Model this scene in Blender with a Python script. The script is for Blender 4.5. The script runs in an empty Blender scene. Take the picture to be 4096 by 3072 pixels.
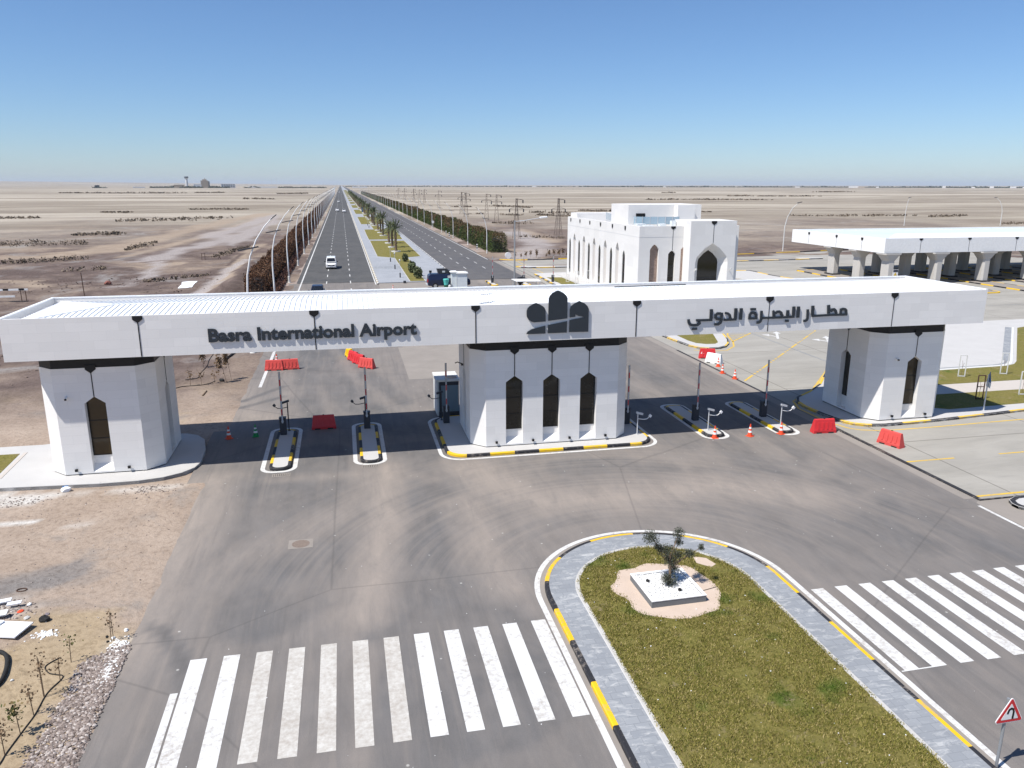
import bpy, bmesh, math, random
import numpy as np
from mathutils import Vector, Matrix, noise as mnoise
from mathutils.geometry import tessellate_polygon
random.seed(7)
RNG = np.random.default_rng(11)
scene = bpy.context.scene
COL = scene.collection
R = math.radians

# ------------------------------------------------------------------ camera
cam_data = bpy.data.cameras.new("camera")
cam = bpy.data.objects.new("camera", cam_data)
COL.objects.link(cam)
PITCH, YAW, ROLL = R(14.3294), R(12.0614), R(-0.0775)
fw = Vector((math.sin(YAW)*math.cos(PITCH), math.cos(YAW)*math.cos(PITCH), -math.sin(PITCH)))
rt = Vector((math.cos(YAW), -math.sin(YAW), 0.0))
dn = fw.cross(rt)
r2 = rt*math.cos(ROLL) + dn*math.sin(ROLL)
d2 = -rt*math.sin(ROLL) + dn*math.cos(ROLL)
m3 = Matrix((r2, -d2, -fw)).transposed()
cam.matrix_world = Matrix.Translation((0, 0, 14.5)) @ m3.to_4x4()
cam_data.sensor_width = 36.0
cam_data.lens = 36.0*3120.17/4096.0
cam_data.clip_start = 0.2
cam_data.clip_end = 60000
scene.camera = cam

# ------------------------------------------------------------------ sky, sun, exposure
LX, LY = 0.57, 0.24                       # sun rays run (LX, LY, -1)
SUN_EL = math.atan2(1.0, math.hypot(LX, LY))
world = bpy.data.worlds.new("World")
scene.world = world
world.use_nodes = True
wnt = world.node_tree
bg = wnt.nodes["Background"]
sky = wnt.nodes.new("ShaderNodeTexSky")
sky.sky_type = 'NISHITA'
sky.sun_disc = False
sky.sun_elevation = SUN_EL
sky.sun_rotation = math.atan2(-LX, -LY)
sky.air_density = 0.9
sky.dust_density = 0.25
sky.ozone_density = 10.0
sky.altitude = 0
wnt.links.new(sky.outputs[0], bg.inputs[0])
bg.inputs[1].default_value = 0.100
sun_data = bpy.data.lights.new("sun", 'SUN')
sun_data.energy = 5.0
sun_data.angle = R(0.53)
sun_data.color = (1.0, 0.955, 0.89)
sun = bpy.data.objects.new("sun", sun_data)
sun.rotation_euler = Vector((LX, LY, -1)).to_track_quat('-Z', 'Y').to_euler()
sun.location = (-30, -12, 60)
COL.objects.link(sun)
scene.view_settings.view_transform = 'Standard'
scene.view_settings.look = 'None'
scene.view_settings.exposure = 0.34
scene.view_settings.gamma = 1.0
scene.cycles.use_denoising = True
scene.cycles.max_bounces = 6
scene.cycles.transparent_max_bounces = 8
scene.cycles.volume_bounces = 0

# ------------------------------------------------------------------ node helper
class NT:
    def __init__(s, name, rough=0.8, spec=0.3, metal=0.0):
        s.m = bpy.data.materials.new(name); s.m.use_nodes = True
        s.t = s.m.node_tree; s.b = s.t.nodes["Principled BSDF"]
        s.b.inputs["Roughness"].default_value = rough
        s.b.inputs["Specular IOR Level"].default_value = spec
        s.b.inputs["Metallic"].default_value = metal
    def n(s, k, **kw):
        x = s.t.nodes.new(k)
        for a, v in kw.items(): setattr(x, a, v)
        return x
    def put(s, sock, v):
        if v is None: return
        if isinstance(v, (int, float)): sock.default_value = v
        elif isinstance(v, (tuple, list)):
            sock.default_value = tuple(v) + ((1.0,) if len(v) == 3 and sock.type == 'RGBA' else ())
        else: s.t.links.new(v, sock)
    def pos(s): return s.n("ShaderNodeNewGeometry").outputs["Position"]
    def island(s): return s.n("ShaderNodeNewGeometry").outputs["Random Per Island"]
    def objc(s): return s.n("ShaderNodeTexCoord").outputs["Object"]
    def attr(s, name): return s.n("ShaderNodeAttribute", attribute_name=name).outputs["Fac"]
    def scale(s, vec, sx, sy, sz, rz=0.0):
        x = s.n("ShaderNodeMapping"); s.put(x.inputs[0], vec)
        x.inputs["Scale"].default_value = (sx, sy, sz); x.inputs["Rotation"].default_value = (0, 0, rz)
        return x.outputs[0]
    def noise(s, vec, sc, det=4.0, rough=0.55, dist=0.0):
        x = s.n("ShaderNodeTexNoise"); s.put(x.inputs["Vector"], vec)
        x.inputs["Scale"].default_value = sc; x.inputs["Detail"].default_value = det
        x.inputs["Roughness"].default_value = rough; x.inputs["Distortion"].default_value = dist
        return x.outputs["Fac"]
    def voro(s, vec, sc, feature='F1'):
        x = s.n("ShaderNodeTexVoronoi", feature=feature); s.put(x.inputs["Vector"], vec)
        x.inputs["Scale"].default_value = sc
        return x
    def ramp(s, f, *stops):
        x = s.n("ShaderNodeValToRGB"); s.put(x.inputs[0], f)
        e = x.color_ramp.elements
        while len(e) < len(stops): e.new(0.5)
        for el, (p, c) in zip(e, stops):
            el.position = p
            el.color = (c, c, c, 1) if isinstance(c, (int, float)) else tuple(c) + (1,)
        return x.outputs[0]
    def mix(s, f, a, b, mode='MIX'):
        x = s.n("ShaderNodeMix", data_type='RGBA', blend_type=mode)
        s.put(x.inputs[0], f); s.put(x.inputs[6], a); s.put(x.inputs[7], b)
        return x.outputs[2]
    def math(s, op, a, b=0.0, clamp=False):
        x = s.n("ShaderNodeMath", operation=op, use_clamp=clamp)
        s.put(x.inputs[0], a); s.put(x.inputs[1], b); return x.outputs[0]
    def sep(s, v):
        x = s.n("ShaderNodeSeparateXYZ"); s.put(x.inputs[0], v); return x.outputs
    def col(s, v): s.put(s.b.inputs["Base Color"], v); return s
    def bump(s, h, strength=0.3, dist=0.02):
        x = s.n("ShaderNodeBump"); x.inputs["Strength"].default_value = strength
        x.inputs["Distance"].default_value = dist; s.put(x.inputs["Height"], h)
        s.t.links.new(x.outputs[0], s.b.inputs["Normal"]); return s

def plain(name, c, rough=0.6, spec=0.3, metal=0.0, var=0.12, sc=3.0):
    k = NT(name, rough, spec, metal)
    f = k.noise(k.objc(), sc, 5)
    k.col(k.mix(f, tuple(x*(1-var) for x in c), tuple(min(1, x*(1+var)) for x in c)))
    return k.m

M = {}
def cladding(name, c, w=1.2, h=0.45, joint=0.9):
    k = NT(name, 0.55, 0.3)
    g = k.n("ShaderNodeNewGeometry")
    p = k.sep(g.outputs["Position"]); nn = k.sep(g.outputs["Normal"])
    side = k.math('GREATER_THAN', k.math('ABSOLUTE', nn[0]), 0.75)
    u = k.math('ADD', k.math('MULTIPLY', p[0], k.math('SUBTRACT', 1.0, side)), k.math('MULTIPLY', p[1], side))
    cb = k.n("ShaderNodeCombineXYZ"); k.put(cb.inputs[0], u); k.put(cb.inputs[1], p[2])
    br = k.n("ShaderNodeTexBrick"); k.put(br.inputs["Vector"], cb.outputs[0])
    br.inputs["Scale"].default_value = 1.0
    br.inputs["Brick Width"].default_value = w; br.inputs["Row Height"].default_value = h
    br.inputs["Mortar Size"].default_value = 0.006; br.inputs["Mortar Smooth"].default_value = 0.3
    br.inputs["Color1"].default_value = tuple(x*0.94 for x in c)+(1,)
    br.inputs["Color2"].default_value = tuple(min(1, x*1.02) for x in c)+(1,)
    br.inputs["Mortar"].default_value = tuple(x*joint for x in c)+(1,)
    f = k.noise(k.scale(g.outputs["Position"], 1, 1, 2.5), 0.9, 5)
    k.col(k.mix(k.ramp(f, (0.35, 0.0), (0.75, 0.5)), br.outputs["Color"], tuple(x*0.93 for x in c)))
    return k.m
M['panel'] = cladding('white_stone_cladding', (0.78, 0.765, 0.74), joint=0.84)
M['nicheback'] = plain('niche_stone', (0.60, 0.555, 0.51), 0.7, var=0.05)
M['wall'] = cladding('white_wall_cladding', (0.76, 0.745, 0.72), 2.4, 1.4, 0.93)
M['roofwhite'] = plain('white_roof_metal', (0.86, 0.87, 0.88), 0.35, 0.5)
M['seam'] = plain('seam_metal', (0.62, 0.66, 0.69), 0.45, 0.5)
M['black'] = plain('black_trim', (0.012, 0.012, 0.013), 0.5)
M['letter'] = plain('dark_letter', (0.030, 0.037, 0.045), 0.5)
M['white'] = plain('white_paint', (0.78, 0.78, 0.77), 0.5)
M['offwhite'] = plain('off_white', (0.62, 0.62, 0.6), 0.6)
M['grey'] = plain('grey_metal', (0.30, 0.31, 0.32), 0.45, 0.5, 0.3)
M['lightgrey'] = plain('light_grey_metal', (0.5, 0.51, 0.52), 0.45, 0.5)
M['darkgrey'] = plain('dark_grey', (0.045, 0.047, 0.055), 0.45)
M['red'] = plain('red_plastic', (0.58, 0.030, 0.035), 0.45, 0.4)
M['fadedred'] = plain('faded_red_plastic', (0.58, 0.075, 0.065), 0.55)
M['orange'] = plain('orange_red', (0.75, 0.085, 0.03), 0.5)
M['green'] = plain('green_plastic', (0.01, 0.24, 0.06), 0.5)
M['yellow'] = plain('yellow_plastic', (0.80, 0.50, 0.01), 0.5)
M['teal'] = plain('teal_plastic', (0.10, 0.50, 0.45), 0.5)
M['navy'] = plain('navy_paint', (0.010, 0.016, 0.045), 0.3, 0.5)
M['rubber'] = plain('rubber', (0.02, 0.02, 0.02), 0.8)
M['chrome'] = plain('wheel_alloy', (0.5, 0.5, 0.5), 0.3, 0.5, 0.6)
M['carwhite'] = plain('car_white', (0.80, 0.80, 0.80), 0.2, 0.5)
M['blue'] = plain('blue_paint', (0.03, 0.12, 0.30), 0.5)
M['boothgrey'] = plain('booth_panel', (0.66, 0.70, 0.71), 0.5)
M['rust'] = plain('rusty_steel', (0.09, 0.05, 0.035), 0.9)
M['pylon'] = plain('weathered_steel', (0.17, 0.135, 0.115), 0.9)
M['wood'] = plain('bare_twig', (0.15, 0.105, 0.07), 0.9)
M['bark'] = plain('palm_bark', (0.17, 0.12, 0.08), 0.95)
M['canopywhite'] = plain('canopy_white', (0.80, 0.80, 0.79), 0.5)
M['canopyroof'] = plain('canopy_roof', (0.62, 0.70, 0.72), 0.4)
M['column'] = plain('column_stone', (0.50, 0.48, 0.45), 0.7, var=0.06)
M['tower'] = plain('tower_brown', (0.34, 0.28, 0.22), 0.8)
M['farwhite'] = plain('far_white', (0.6, 0.6, 0.6), 0.8)
M['fartree'] = plain('far_tree', (0.035, 0.05, 0.035), 0.9, var=0.4)
M['cloth'] = plain('board_white', (0.82, 0.83, 0.85), 0.6, var=0.05)
M['taillight'] = plain('tail_light', (0.5, 0.02, 0.02), 0.3)
def glass(name, c, rough=0.08):
    k = NT(name, rough, 0.5); k.col(k.mix(k.noise(k.objc(), 1.3, 3), tuple(x*0.6 for x in c), tuple(x*1.5 for x in c))); return k.m
M['glass'] = glass('dark_window_glass', (0.014, 0.013, 0.010))
M['bronze'] = glass('bronze_window_glass', (0.030, 0.020, 0.008))
M['carglass'] = glass('car_glass', (0.012, 0.015, 0.02), 0.05)
k = NT('balustrade_glass', 0.05, 0.5); k.col((0.27, 0.38, 0.46)); k.b.inputs["Alpha"].default_value = 0.9; M['bglass'] = k.m
k = NT('pierced_screen', 0.7)
v = k.voro(k.objc(), 7.0); k.col(k.mix(k.ramp(v.outputs["Distance"], (0.15, 0.0), (0.45, 1.0)), (0.10, 0.065, 0.045), (0.34, 0.25, 0.20))); M['screen'] = k.m
def worn_paint(name, c, wear=0.25):
    k = NT(name, 0.65); p = k.pos()
    f = k.noise(p, 6.0, 6, 0.7); f2 = k.noise(p, 0.7, 3)
    w = k.ramp(k.math('ADD', f, k.math('MULTIPLY', f2, 0.5)), (0.78-wear*0.2, 0.0), (0.98, 0.75))
    dirt = k.mix(k.noise(p, 1.7, 5), c, tuple(x*0.80 for x in c))
    k.col(k.mix(w, dirt, (0.30, 0.26, 0.22))); return k.m
M['mark_white'] = worn_paint('white_road_paint', (0.66, 0.66, 0.645), 0.15)
M['mark_dusty'] = worn_paint('dusty_road_paint', (0.60, 0.585, 0.545), 0.9)
M['mark_yellow'] = worn_paint('yellow_road_paint', (0.72, 0.47, 0.05), 0.3)
M['kerb_yellow'] = worn_paint('yellow_kerb_paint', (0.80, 0.50, 0.015), 0.1)
M['kerb_black'] = worn_paint('black_kerb_paint', (0.028, 0.028, 0.032), 0.0)
M['kerb_grey'] = plain('grey_kerb', (0.46, 0.45, 0.43), 0.85)

# asphalt with dust
def asphalt(name, base, dusty, amount, fine=True):
    k = NT(name, 0.85, 0.2); p = k.pos()
    big = k.noise(p, 0.12, 5, 0.6, 0.4)
    mid = k.noise(k.scale(p, 1, 0.45, 1), 0.9, 6, 0.65)
    gr = k.noise(p, 38.0, 2, 0.6)
    c = k.mix(k.ramp(mid, (0.3, 0.0), (0.7, 1.0)), tuple(x*0.86 for x in base), tuple(x*1.14 for x in base))
    c = k.mix(k.ramp(k.noise(k.scale(p, 1.5, 0.45, 1, 0.15), 0.55, 7, 0.7, 0.6), (0.44, 0.0), (0.74, amount*1.1)), c, tuple(x*0.8+y*0.2 for x, y in zip(dusty, base)))
    c = k.mix(k.ramp(big, (0.42, 0.0), (0.72, amount)), c, dusty)
    if fine:
        d = k.attr('dust'); n2 = k.noise(k.scale(p, 1.3, 0.35, 1, 0.1), 1.0, 8, 0.72, 0.5)
        n3 = k.noise(p, 5.0, 5, 0.65)
        # the dust attribute: 0.5 neutral, above = sand blown on, below = swept dark by tyres
        sand = k.math('MULTIPLY', k.math('SUBTRACT', d, 0.5), 2.0, True)
        dark = k.math('MULTIPLY', k.math('SUBTRACT', 0.5, d), 2.0, True)
        wob = k.ramp(n2, (0.30, 0.0), (0.68, 1.0))
        c = k.mix(k.math('MULTIPLY', sand, k.math('ADD', k.math('MULTIPLY', wob, 0.6), 0.4)), c, k.mix(n3, tuple(x*0.92 for x in dusty), tuple(x*1.08 for x in dusty)))
        c = k.mix(k.math('MULTIPLY', dark, k.math('ADD', k.math('MULTIPLY', wob, 0.3), 0.75)), c, tuple(x*0.50 for x in base))
        spots = k.voro(p, 0.9).outputs["Distance"]
        c = k.mix(k.ramp(spots, (0.025, 0.7), (0.05, 0.0)), c, (0.5, 0.49, 0.46))
    c = k.mix(k.ramp(gr, (0.35, 0.0), (0.65, 1.0)), k.mix(1.0, c, (0.90, 0.90, 0.90), 'MULTIPLY'), k.mix(1.0, c, (1.08, 1.08, 1.08), 'MULTIPLY'))
    if fine:
        q = k.n("ShaderNodeVectorMath", operation='SUBTRACT'); k.put(q.inputs[0], p); q.inputs[1].default_value = (11.1, 24.4, 0)
        xy = k.sep(q.outputs[0]); rr = k.math('SQRT', k.math('ADD', k.math('MULTIPLY', xy[0], xy[0]), k.math('MULTIPLY', xy[1], xy[1])))
        an = k.math('ARCTAN2', xy[0], xy[1])
        cb = k.n("ShaderNodeCombineXYZ"); k.put(cb.inputs[0], rr); k.put(cb.inputs[1], an)
        arc = k.noise(k.scale(cb.outputs[0], 2.6, 0.9, 1), 1.0, 6, 0.62, 0.15)
        zone = k.math('MULTIPLY', k.ramp(k.math('DIVIDE', rr, 20.0), (0.25, 0.0), (0.33, 1.0), (0.72, 1.0), (0.95, 0.0)), k.ramp(k.math('DIVIDE', xy[1], 10.0), (0.05, 0.0), (0.40, 1.0)))
        c = k.mix(k.math('MULTIPLY', zone, k.ramp(arc, (0.42, 0.0), (0.64, 0.30))), c, tuple(x*0.9 for x in dusty))
        c = k.mix(k.math('MULTIPLY', zone, k.ramp(arc, (0.34, 0.08), (0.46, 0.0))), c, tuple(x*0.72 for x in base))
        ln = k.noise(k.scale(p, 2.4, 0.10, 1, 0.03), 1.0, 6, 0.65, 0.25)
        lz = k.math('SUBTRACT', 1.0, zone, True)
        c = k.mix(k.math('MULTIPLY', lz, k.ramp(ln, (0.34, 0.26), (0.46, 0.0))), c, tuple(x*0.72 for x in base))
        c = k.mix(k.math('MULTIPLY', lz, k.ramp(ln, (0.54, 0.0), (0.68, 0.22))), c, tuple(x*0.9 for x in dusty))
        ck = k.voro(k.mix(0.25, p, k.n("ShaderNodeTexNoise").outputs["Color"]), 0.085, 'DISTANCE_TO_EDGE').outputs["Distance"]
        c = k.mix(k.ramp(ck, (0.0010, 0.30), (0.0035, 0.0)), c, tuple(x*0.5 for x in base))
    k.col(c).bump(gr, 0.25, 0.01); return k.m
M['asphalt'] = asphalt('dusty_asphalt', (0.128, 0.124, 0.123), (0.315, 0.272, 0.235), 0.25)
M['road'] = asphalt('road_asphalt', (0.080, 0.080, 0.080), (0.135, 0.13, 0.123), 0.35, False)
M['roadpale'] = asphalt('paler_road_asphalt', (0.098, 0.096, 0.100), (0.155, 0.147, 0.138), 0.35, False)
k = NT('concrete_paving', 0.85, 0.2); p = k.pos()
br = k.n("ShaderNodeTexBrick", offset=0.0); k.put(br.inputs["Vector"], p)
br.inputs["Scale"].default_value = 1.0; br.inputs["Brick Width"].default_value = 10.4; br.inputs["Row Height"].default_value = 12.5
br.inputs["Mortar Size"].default_value = 0.035; br.inputs["Color1"].default_value = (1, 1, 1, 1); br.inputs["Color2"].default_value = (0.95, 0.95, 0.94, 1); br.inputs["Mortar"].default_value = (0.45, 0.44, 0.43, 1)
c = k.mix(k.ramp(k.noise(k.scale(p, 0.35, 1, 1), 0.35, 6, 0.65, 0.5), (0.32, 0.0), (0.68, 1.0)), (0.28, 0.267, 0.240), (0.362, 0.345, 0.312))
c = k.mix(k.ramp(k.noise(k.scale(p, 0.3, 1.6, 1), 1.2, 6, 0.7), (0.55, 0.0), (0.8, 0.55)), c, (0.21, 0.205, 0.197))
k.col(k.mix(1.0, c, br.outputs["Color"], 'MULTIPLY')).bump(k.noise(p, 12, 4), 0.15, 0.01); M['concrete'] = k.m
k = NT('pale_concrete', 0.8, 0.2); p = k.pos()
k.col(k.mix(k.noise(p, 0.6, 7, 0.65), (0.42, 0.412, 0.40), (0.52, 0.512, 0.50))); M['pale'] = k.m
k = NT('beige_path', 0.85, 0.2); p = k.pos()
k.col(k.mix(k.noise(p, 1.2, 7, 0.65), (0.43, 0.39, 0.355), (0.52, 0.48, 0.435))); M['beige'] = k.m
k = NT('cement_patch', 0.9, 0.2); p = k.pos()
k.col(k.mix(k.noise(p, 0.5, 7, 0.7), (0.20, 0.182, 0.163), (0.32, 0.288, 0.258))); M['cement'] = k.m
# blue grey pavers
def pavers(name, c1, c2, white, bw=0.42, bh=0.28):
    k = NT(name, 0.8, 0.25); p = k.pos()
    br = k.n("ShaderNodeTexBrick"); k.put(br.inputs["Vector"], p)
    br.inputs["Scale"].default_value = 1.0; br.inputs["Brick Width"].default_value = bw; br.inputs["Row Height"].default_value = bh
    br.inputs["Mortar Size"].default_value = 0.012
    br.inputs["Color1"].default_value = c1+(1,); br.inputs["Color2"].default_value = c2+(1,); br.inputs["Mortar"].default_value = tuple(x*0.9 for x in c1)+(1,)
    w = k.ramp(k.noise(k.scale(p, 1, 2.2, 1, 0.5), 1.6, 7, 0.72, 0.8), (0.52, 0.0), (0.75, white))
    c = k.mix(w, br.outputs["Color"], (0.62, 0.62, 0.60))
    c = k.mix(k.ramp(k.noise(p, 0.5, 5), (0.5, 0.0), (0.8, 0.5)), c, tuple(x*0.75 for x in c1))
    k.col(c); return k.m
M['pavers'] = pavers('blue_grey_pavers', (0.235, 0.25, 0.27), (0.275, 0.29, 0.308), 0.75)
M['medianpave'] = pavers('median_pavers', (0.29, 0.305, 0.33), (0.32, 0.335, 0.36), 0.35, 2.0, 2.4)
# lawn
def lawn(name, amt=0.5):
    k = NT(name, 0.95, 0.1); p = k.pos()
    a = k.noise(p, 9.0, 6, 0.75); b = k.noise(p, 0.8, 5, 0.6, 0.4)
    c = k.mix(k.ramp(a, (0.30, 0.0), (0.70, 1.0)), (0.075, 0.080, 0.016), (0.26, 0.225, 0.070))
    c = k.mix(k.ramp(b, (0.40, 0.0), (0.68, 0.6)), c, (0.20, 0.165, 0.06))
    c = k.mix(k.ramp(k.noise(p, 0.55, 3, 0.5), (0.60, 0.0), (0.74, 0.8)), c, (0.055, 0.105, 0.015))
    c = k.mix(k.ramp(k.noise(p, 1.3, 7, 0.72), (0.57, 0.0), (0.68, 0.8)), c, (0.27, 0.215, 0.14))
    k.col(c).bump(k.noise(p, 30, 4, 0.8), 0.8, 0.05); return k.m
M['lawn'] = lawn('lawn_turf')
k = NT('grass_blade', 0.8, 0.15); p = k.pos(); i = k.island()
c = k.ramp(i, (0.0, (0.080, 0.095, 0.016)), (0.45, (0.205, 0.190, 0.042)), (0.8, (0.30, 0.25, 0.085)), (1.0, (0.42, 0.34, 0.16)))
c = k.mix(k.ramp(k.noise(p, 0.55, 3, 0.5), (0.58, 0.0), (0.74, 0.85)), c, (0.055, 0.115, 0.015))
k.col(c); M['blade'] = k.m
k = NT('olive_leaf', 0.7, 0.2); k.col(k.ramp(k.island(), (0.0, (0.028, 0.034, 0.022)), (0.7, (0.075, 0.084, 0.058)), (1.0, (0.16, 0.165, 0.12)))); M['olive'] = k.m
k = NT('palm_leaf', 0.6, 0.25); k.col(k.ramp(k.island(), (0.0, (0.035, 0.05, 0.02)), (0.7, (0.10, 0.12, 0.055)), (1.0, (0.20, 0.20, 0.10)))); M['palm'] = k.m
k = NT('sapling_leaf', 0.7, 0.2); k.col(k.ramp(k.island(), (0.0, (0.03, 0.05, 0.014)), (0.6, (0.09, 0.10, 0.03)), (1.0, (0.20, 0.14, 0.06)))); M['sapleaf'] = k.m
k = NT('dry_leaf', 0.8, 0.15); k.col(k.ramp(k.island(), (0.0, (0.10, 0.065, 0.04)), (1.0, (0.26, 0.18, 0.11)))); M['dryleaf'] = k.m
k = NT('brown_hedge', 0.9, 0.1); p = k.pos()
c = k.ramp(k.island(), (0.0, (0.040, 0.020, 0.013)), (0.6, (0.115, 0.060, 0.036)), (1.0, (0.22, 0.135, 0.085)))
k.col(c); M['brownhedge'] = k.m
k = NT('rust_hedge', 0.9, 0.1); k.col(k.ramp(k.island(), (0.0, (0.09, 0.045, 0.035)), (1.0, (0.19, 0.105, 0.08)))); M['rusthedge'] = k.m
k = NT('green_brown_hedge', 0.85, 0.15); p = k.pos()
a = k.ramp(k.island(), (0.0, (0.022, 0.038, 0.010)), (1.0, (0.075, 0.105, 0.028)))
b = k.ramp(k.island(), (0.0, (0.060, 0.035, 0.020)), (1.0, (0.17, 0.11, 0.06)))
f = k.math('ADD', k.noise(k.scale(p, 1, 1, 0.6), 0.22, 4, 0.6), k.math('MULTIPLY', k.sep(p)[2], 0.045))
k.col(k.mix(k.ramp(f, (0.57, 0.0), (0.70, 0.9)), a, b)); M['greenhedge'] = k.m
k = NT('scrub_twig', 0.9, 0.1); k.col(k.ramp(k.island(), (0.0, (0.105, 0.085, 0.064)), (1.0, (0.235, 0.188, 0.145)))); M['scrub'] = k.m
k = NT('gravel_stone', 0.9, 0.2); k.col(k.ramp(k.island(), (0.0, (0.14, 0.11, 0.096)), (0.7, (0.295, 0.245, 0.217)), (1.0, (0.50, 0.455, 0.42)))); M['stone'] = k.m
k = NT('white_pebble', 0.8, 0.2); k.col(k.ramp(k.island(), (0.0, (0.62, 0.62, 0.60)), (1.0, (0.86, 0.86, 0.85)))); M['pebble'] = k.m

# desert
k = NT('desert_soil', 0.95, 0.1); g = k.n("ShaderNodeNewGeometry"); p = g.outputs["Position"]; xyz = k.sep(p)
dist = k.math('SQRT', k.math('ADD', k.math('POWER', xyz[0], 2.0), k.math('POWER', xyz[1], 2.0)))
far = k.ramp(k.math('DIVIDE', k.math('ADD', dist, k.math('MULTIPLY', k.math('SUBTRACT', k.noise(p, 0.012, 5, 0.6), 0.5), 500.0)), 900.0), (0.22, 0.0), (0.46, 1.0))
n1 = k.noise(k.scale(p, 1.0, 1.5, 1), 0.010, 7, 0.62, 0.9)
n2 = k.noise(p, 0.045, 7, 0.65, 0.8)
n3 = k.noise(p, 0.35, 7, 0.7, 0.5)
n4 = k.noise(p, 4.0, 5, 0.7)
n5 = k.noise(k.scale(p, 0.35, 1.6, 1, 0.06), 0.0032, 6, 0.62, 0.7)
sandc = k.mix(k.ramp(n3, (0.34, 0.0), (0.66, 1.0)), (0.205, 0.158, 0.125), (0.315, 0.252, 0.198))
n3c = k.ramp(n3, (0.36, 0.0), (0.64, 1.0)); n4c = k.ramp(n4, (0.36, 0.0), (0.64, 1.0))
n6 = k.ramp(k.noise(k.scale(p, 1.5, 0.6, 1, -0.35), 0.16, 8, 0.72, 1.5), (0.40, 0.0), (0.62, 1.0))
mud = k.mix(k.math('MULTIPLY', k.math('ADD', n3c, n6), 0.5), (0.085, 0.063, 0.056), (0.195, 0.150, 0.130))
grey = k.mix(n4, (0.20, 0.187, 0.18), (0.31, 0.29, 0.275))
nearc = k.mix(k.ramp(n2, (0.36, 0.0), (0.52, 1.0)), sandc, mud)
nearc = k.mix(k.ramp(k.noise(k.scale(p, 1.3, 0.7, 1, 0.5), 0.055, 6, 0.65, 1.2), (0.56, 0.0), (0.66, 0.8)), nearc, grey)
farc = k.mix(k.ramp(n1, (0.40, 0.0), (0.62, 1.0)), (0.235, 0.200, 0.160), (0.335, 0.297, 0.240))
farc = k.mix(k.ramp(n5, (0.50, 0.0), (0.56, 0.8)), farc, (0.46, 0.415, 0.345))
farc = k.mix(k.ramp(k.noise(k.scale(p, 0.30, 1.5, 1, -0.05), 0.0045, 6, 0.66, 0.6), (0.54, 0.0), (0.62, 0.75)), farc, (0.225, 0.19, 0.16))
farc = k.mix(k.ramp(k.noise(k.scale(p, 0.22, 1.6, 1, 0.03), 0.02, 7, 0.7, 0.6), (0.54, 0.0), (0.66, 0.55)), farc, (0.235, 0.195, 0.16))
farc = k.mix(k.ramp(k.noise(k.scale(p, 0.25, 1.5, 1, -0.02), 0.017, 6, 0.68, 0.4), (0.58, 0.0), (0.66, 0.5)), farc, (0.52, 0.46, 0.39))
# close to the gate the strip is clean sand driven over by lorries
close = k.ramp(k.math('DIVIDE', xyz[1], 100.0), (0.50, 1.0), (0.62, 0.0))
clean = k.mix(k.ramp(n3, (0.3, 0.0), (0.7, 1.0)), (0.300, 0.235, 0.185), (0.385, 0.312, 0.253))
clean = k.mix(k.ramp(k.noise(p, 0.22, 6, 0.66, 0.7), (0.54, 0.0), (0.66, 0.75)), clean, (0.25, 0.222, 0.198))
clean = k.mix(k.ramp(k.noise(p, 0.16, 5, 0.6, 0.5), (0.62, 0.0), (0.70, 0.6)), clean, (0.375, 0.307, 0.212))
clean = k.mix(k.attr('soot'), clean, k.mix(n4, (0.13, 0.125, 0.125), (0.215, 0.207, 0.203)))
clean = k.mix(k.attr('lime'), clean, k.mix(n4, (0.40, 0.385, 0.36), (0.70, 0.685, 0.65)))
clean = k.mix(k.attr('ochre'), clean, k.mix(n4, (0.30, 0.228, 0.138), (0.40, 0.318, 0.205)))
c = k.mix(far, nearc, farc)
c = k.mix(k.math('MULTIPLY', k.attr('tan'), 0.8), c, k.mix(n3c, (0.30, 0.235, 0.178), (0.375, 0.305, 0.235)))
c = k.mix(k.math('MULTIPLY', k.attr('salt'), 0.85), c, k.mix(n4c, (0.27, 0.238, 0.225), (0.42, 0.385, 0.37)))
c = k.mix(k.math('MULTIPLY', k.attr('mud'), 0.9), c, k.mix(n4c, (0.062, 0.045, 0.040), (0.15, 0.112, 0.098)))
c = k.mix(close, c, clean)
c = k.mix(k.ramp(n4, (0.36, 0.55), (0.52, 0.0)), c, k.mix(1.0, c, (0.6, 0.58, 0.56), 'MULTIPLY'))
k.col(c)
h = k.math('ADD', k.math('MULTIPLY', n3, 2.2), k.math('MULTIPLY', k.noise(p, 2.2, 6, 0.75), 0.55))
k.bump(h, 0.55, 0.16); M['desert'] = k.m

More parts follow.
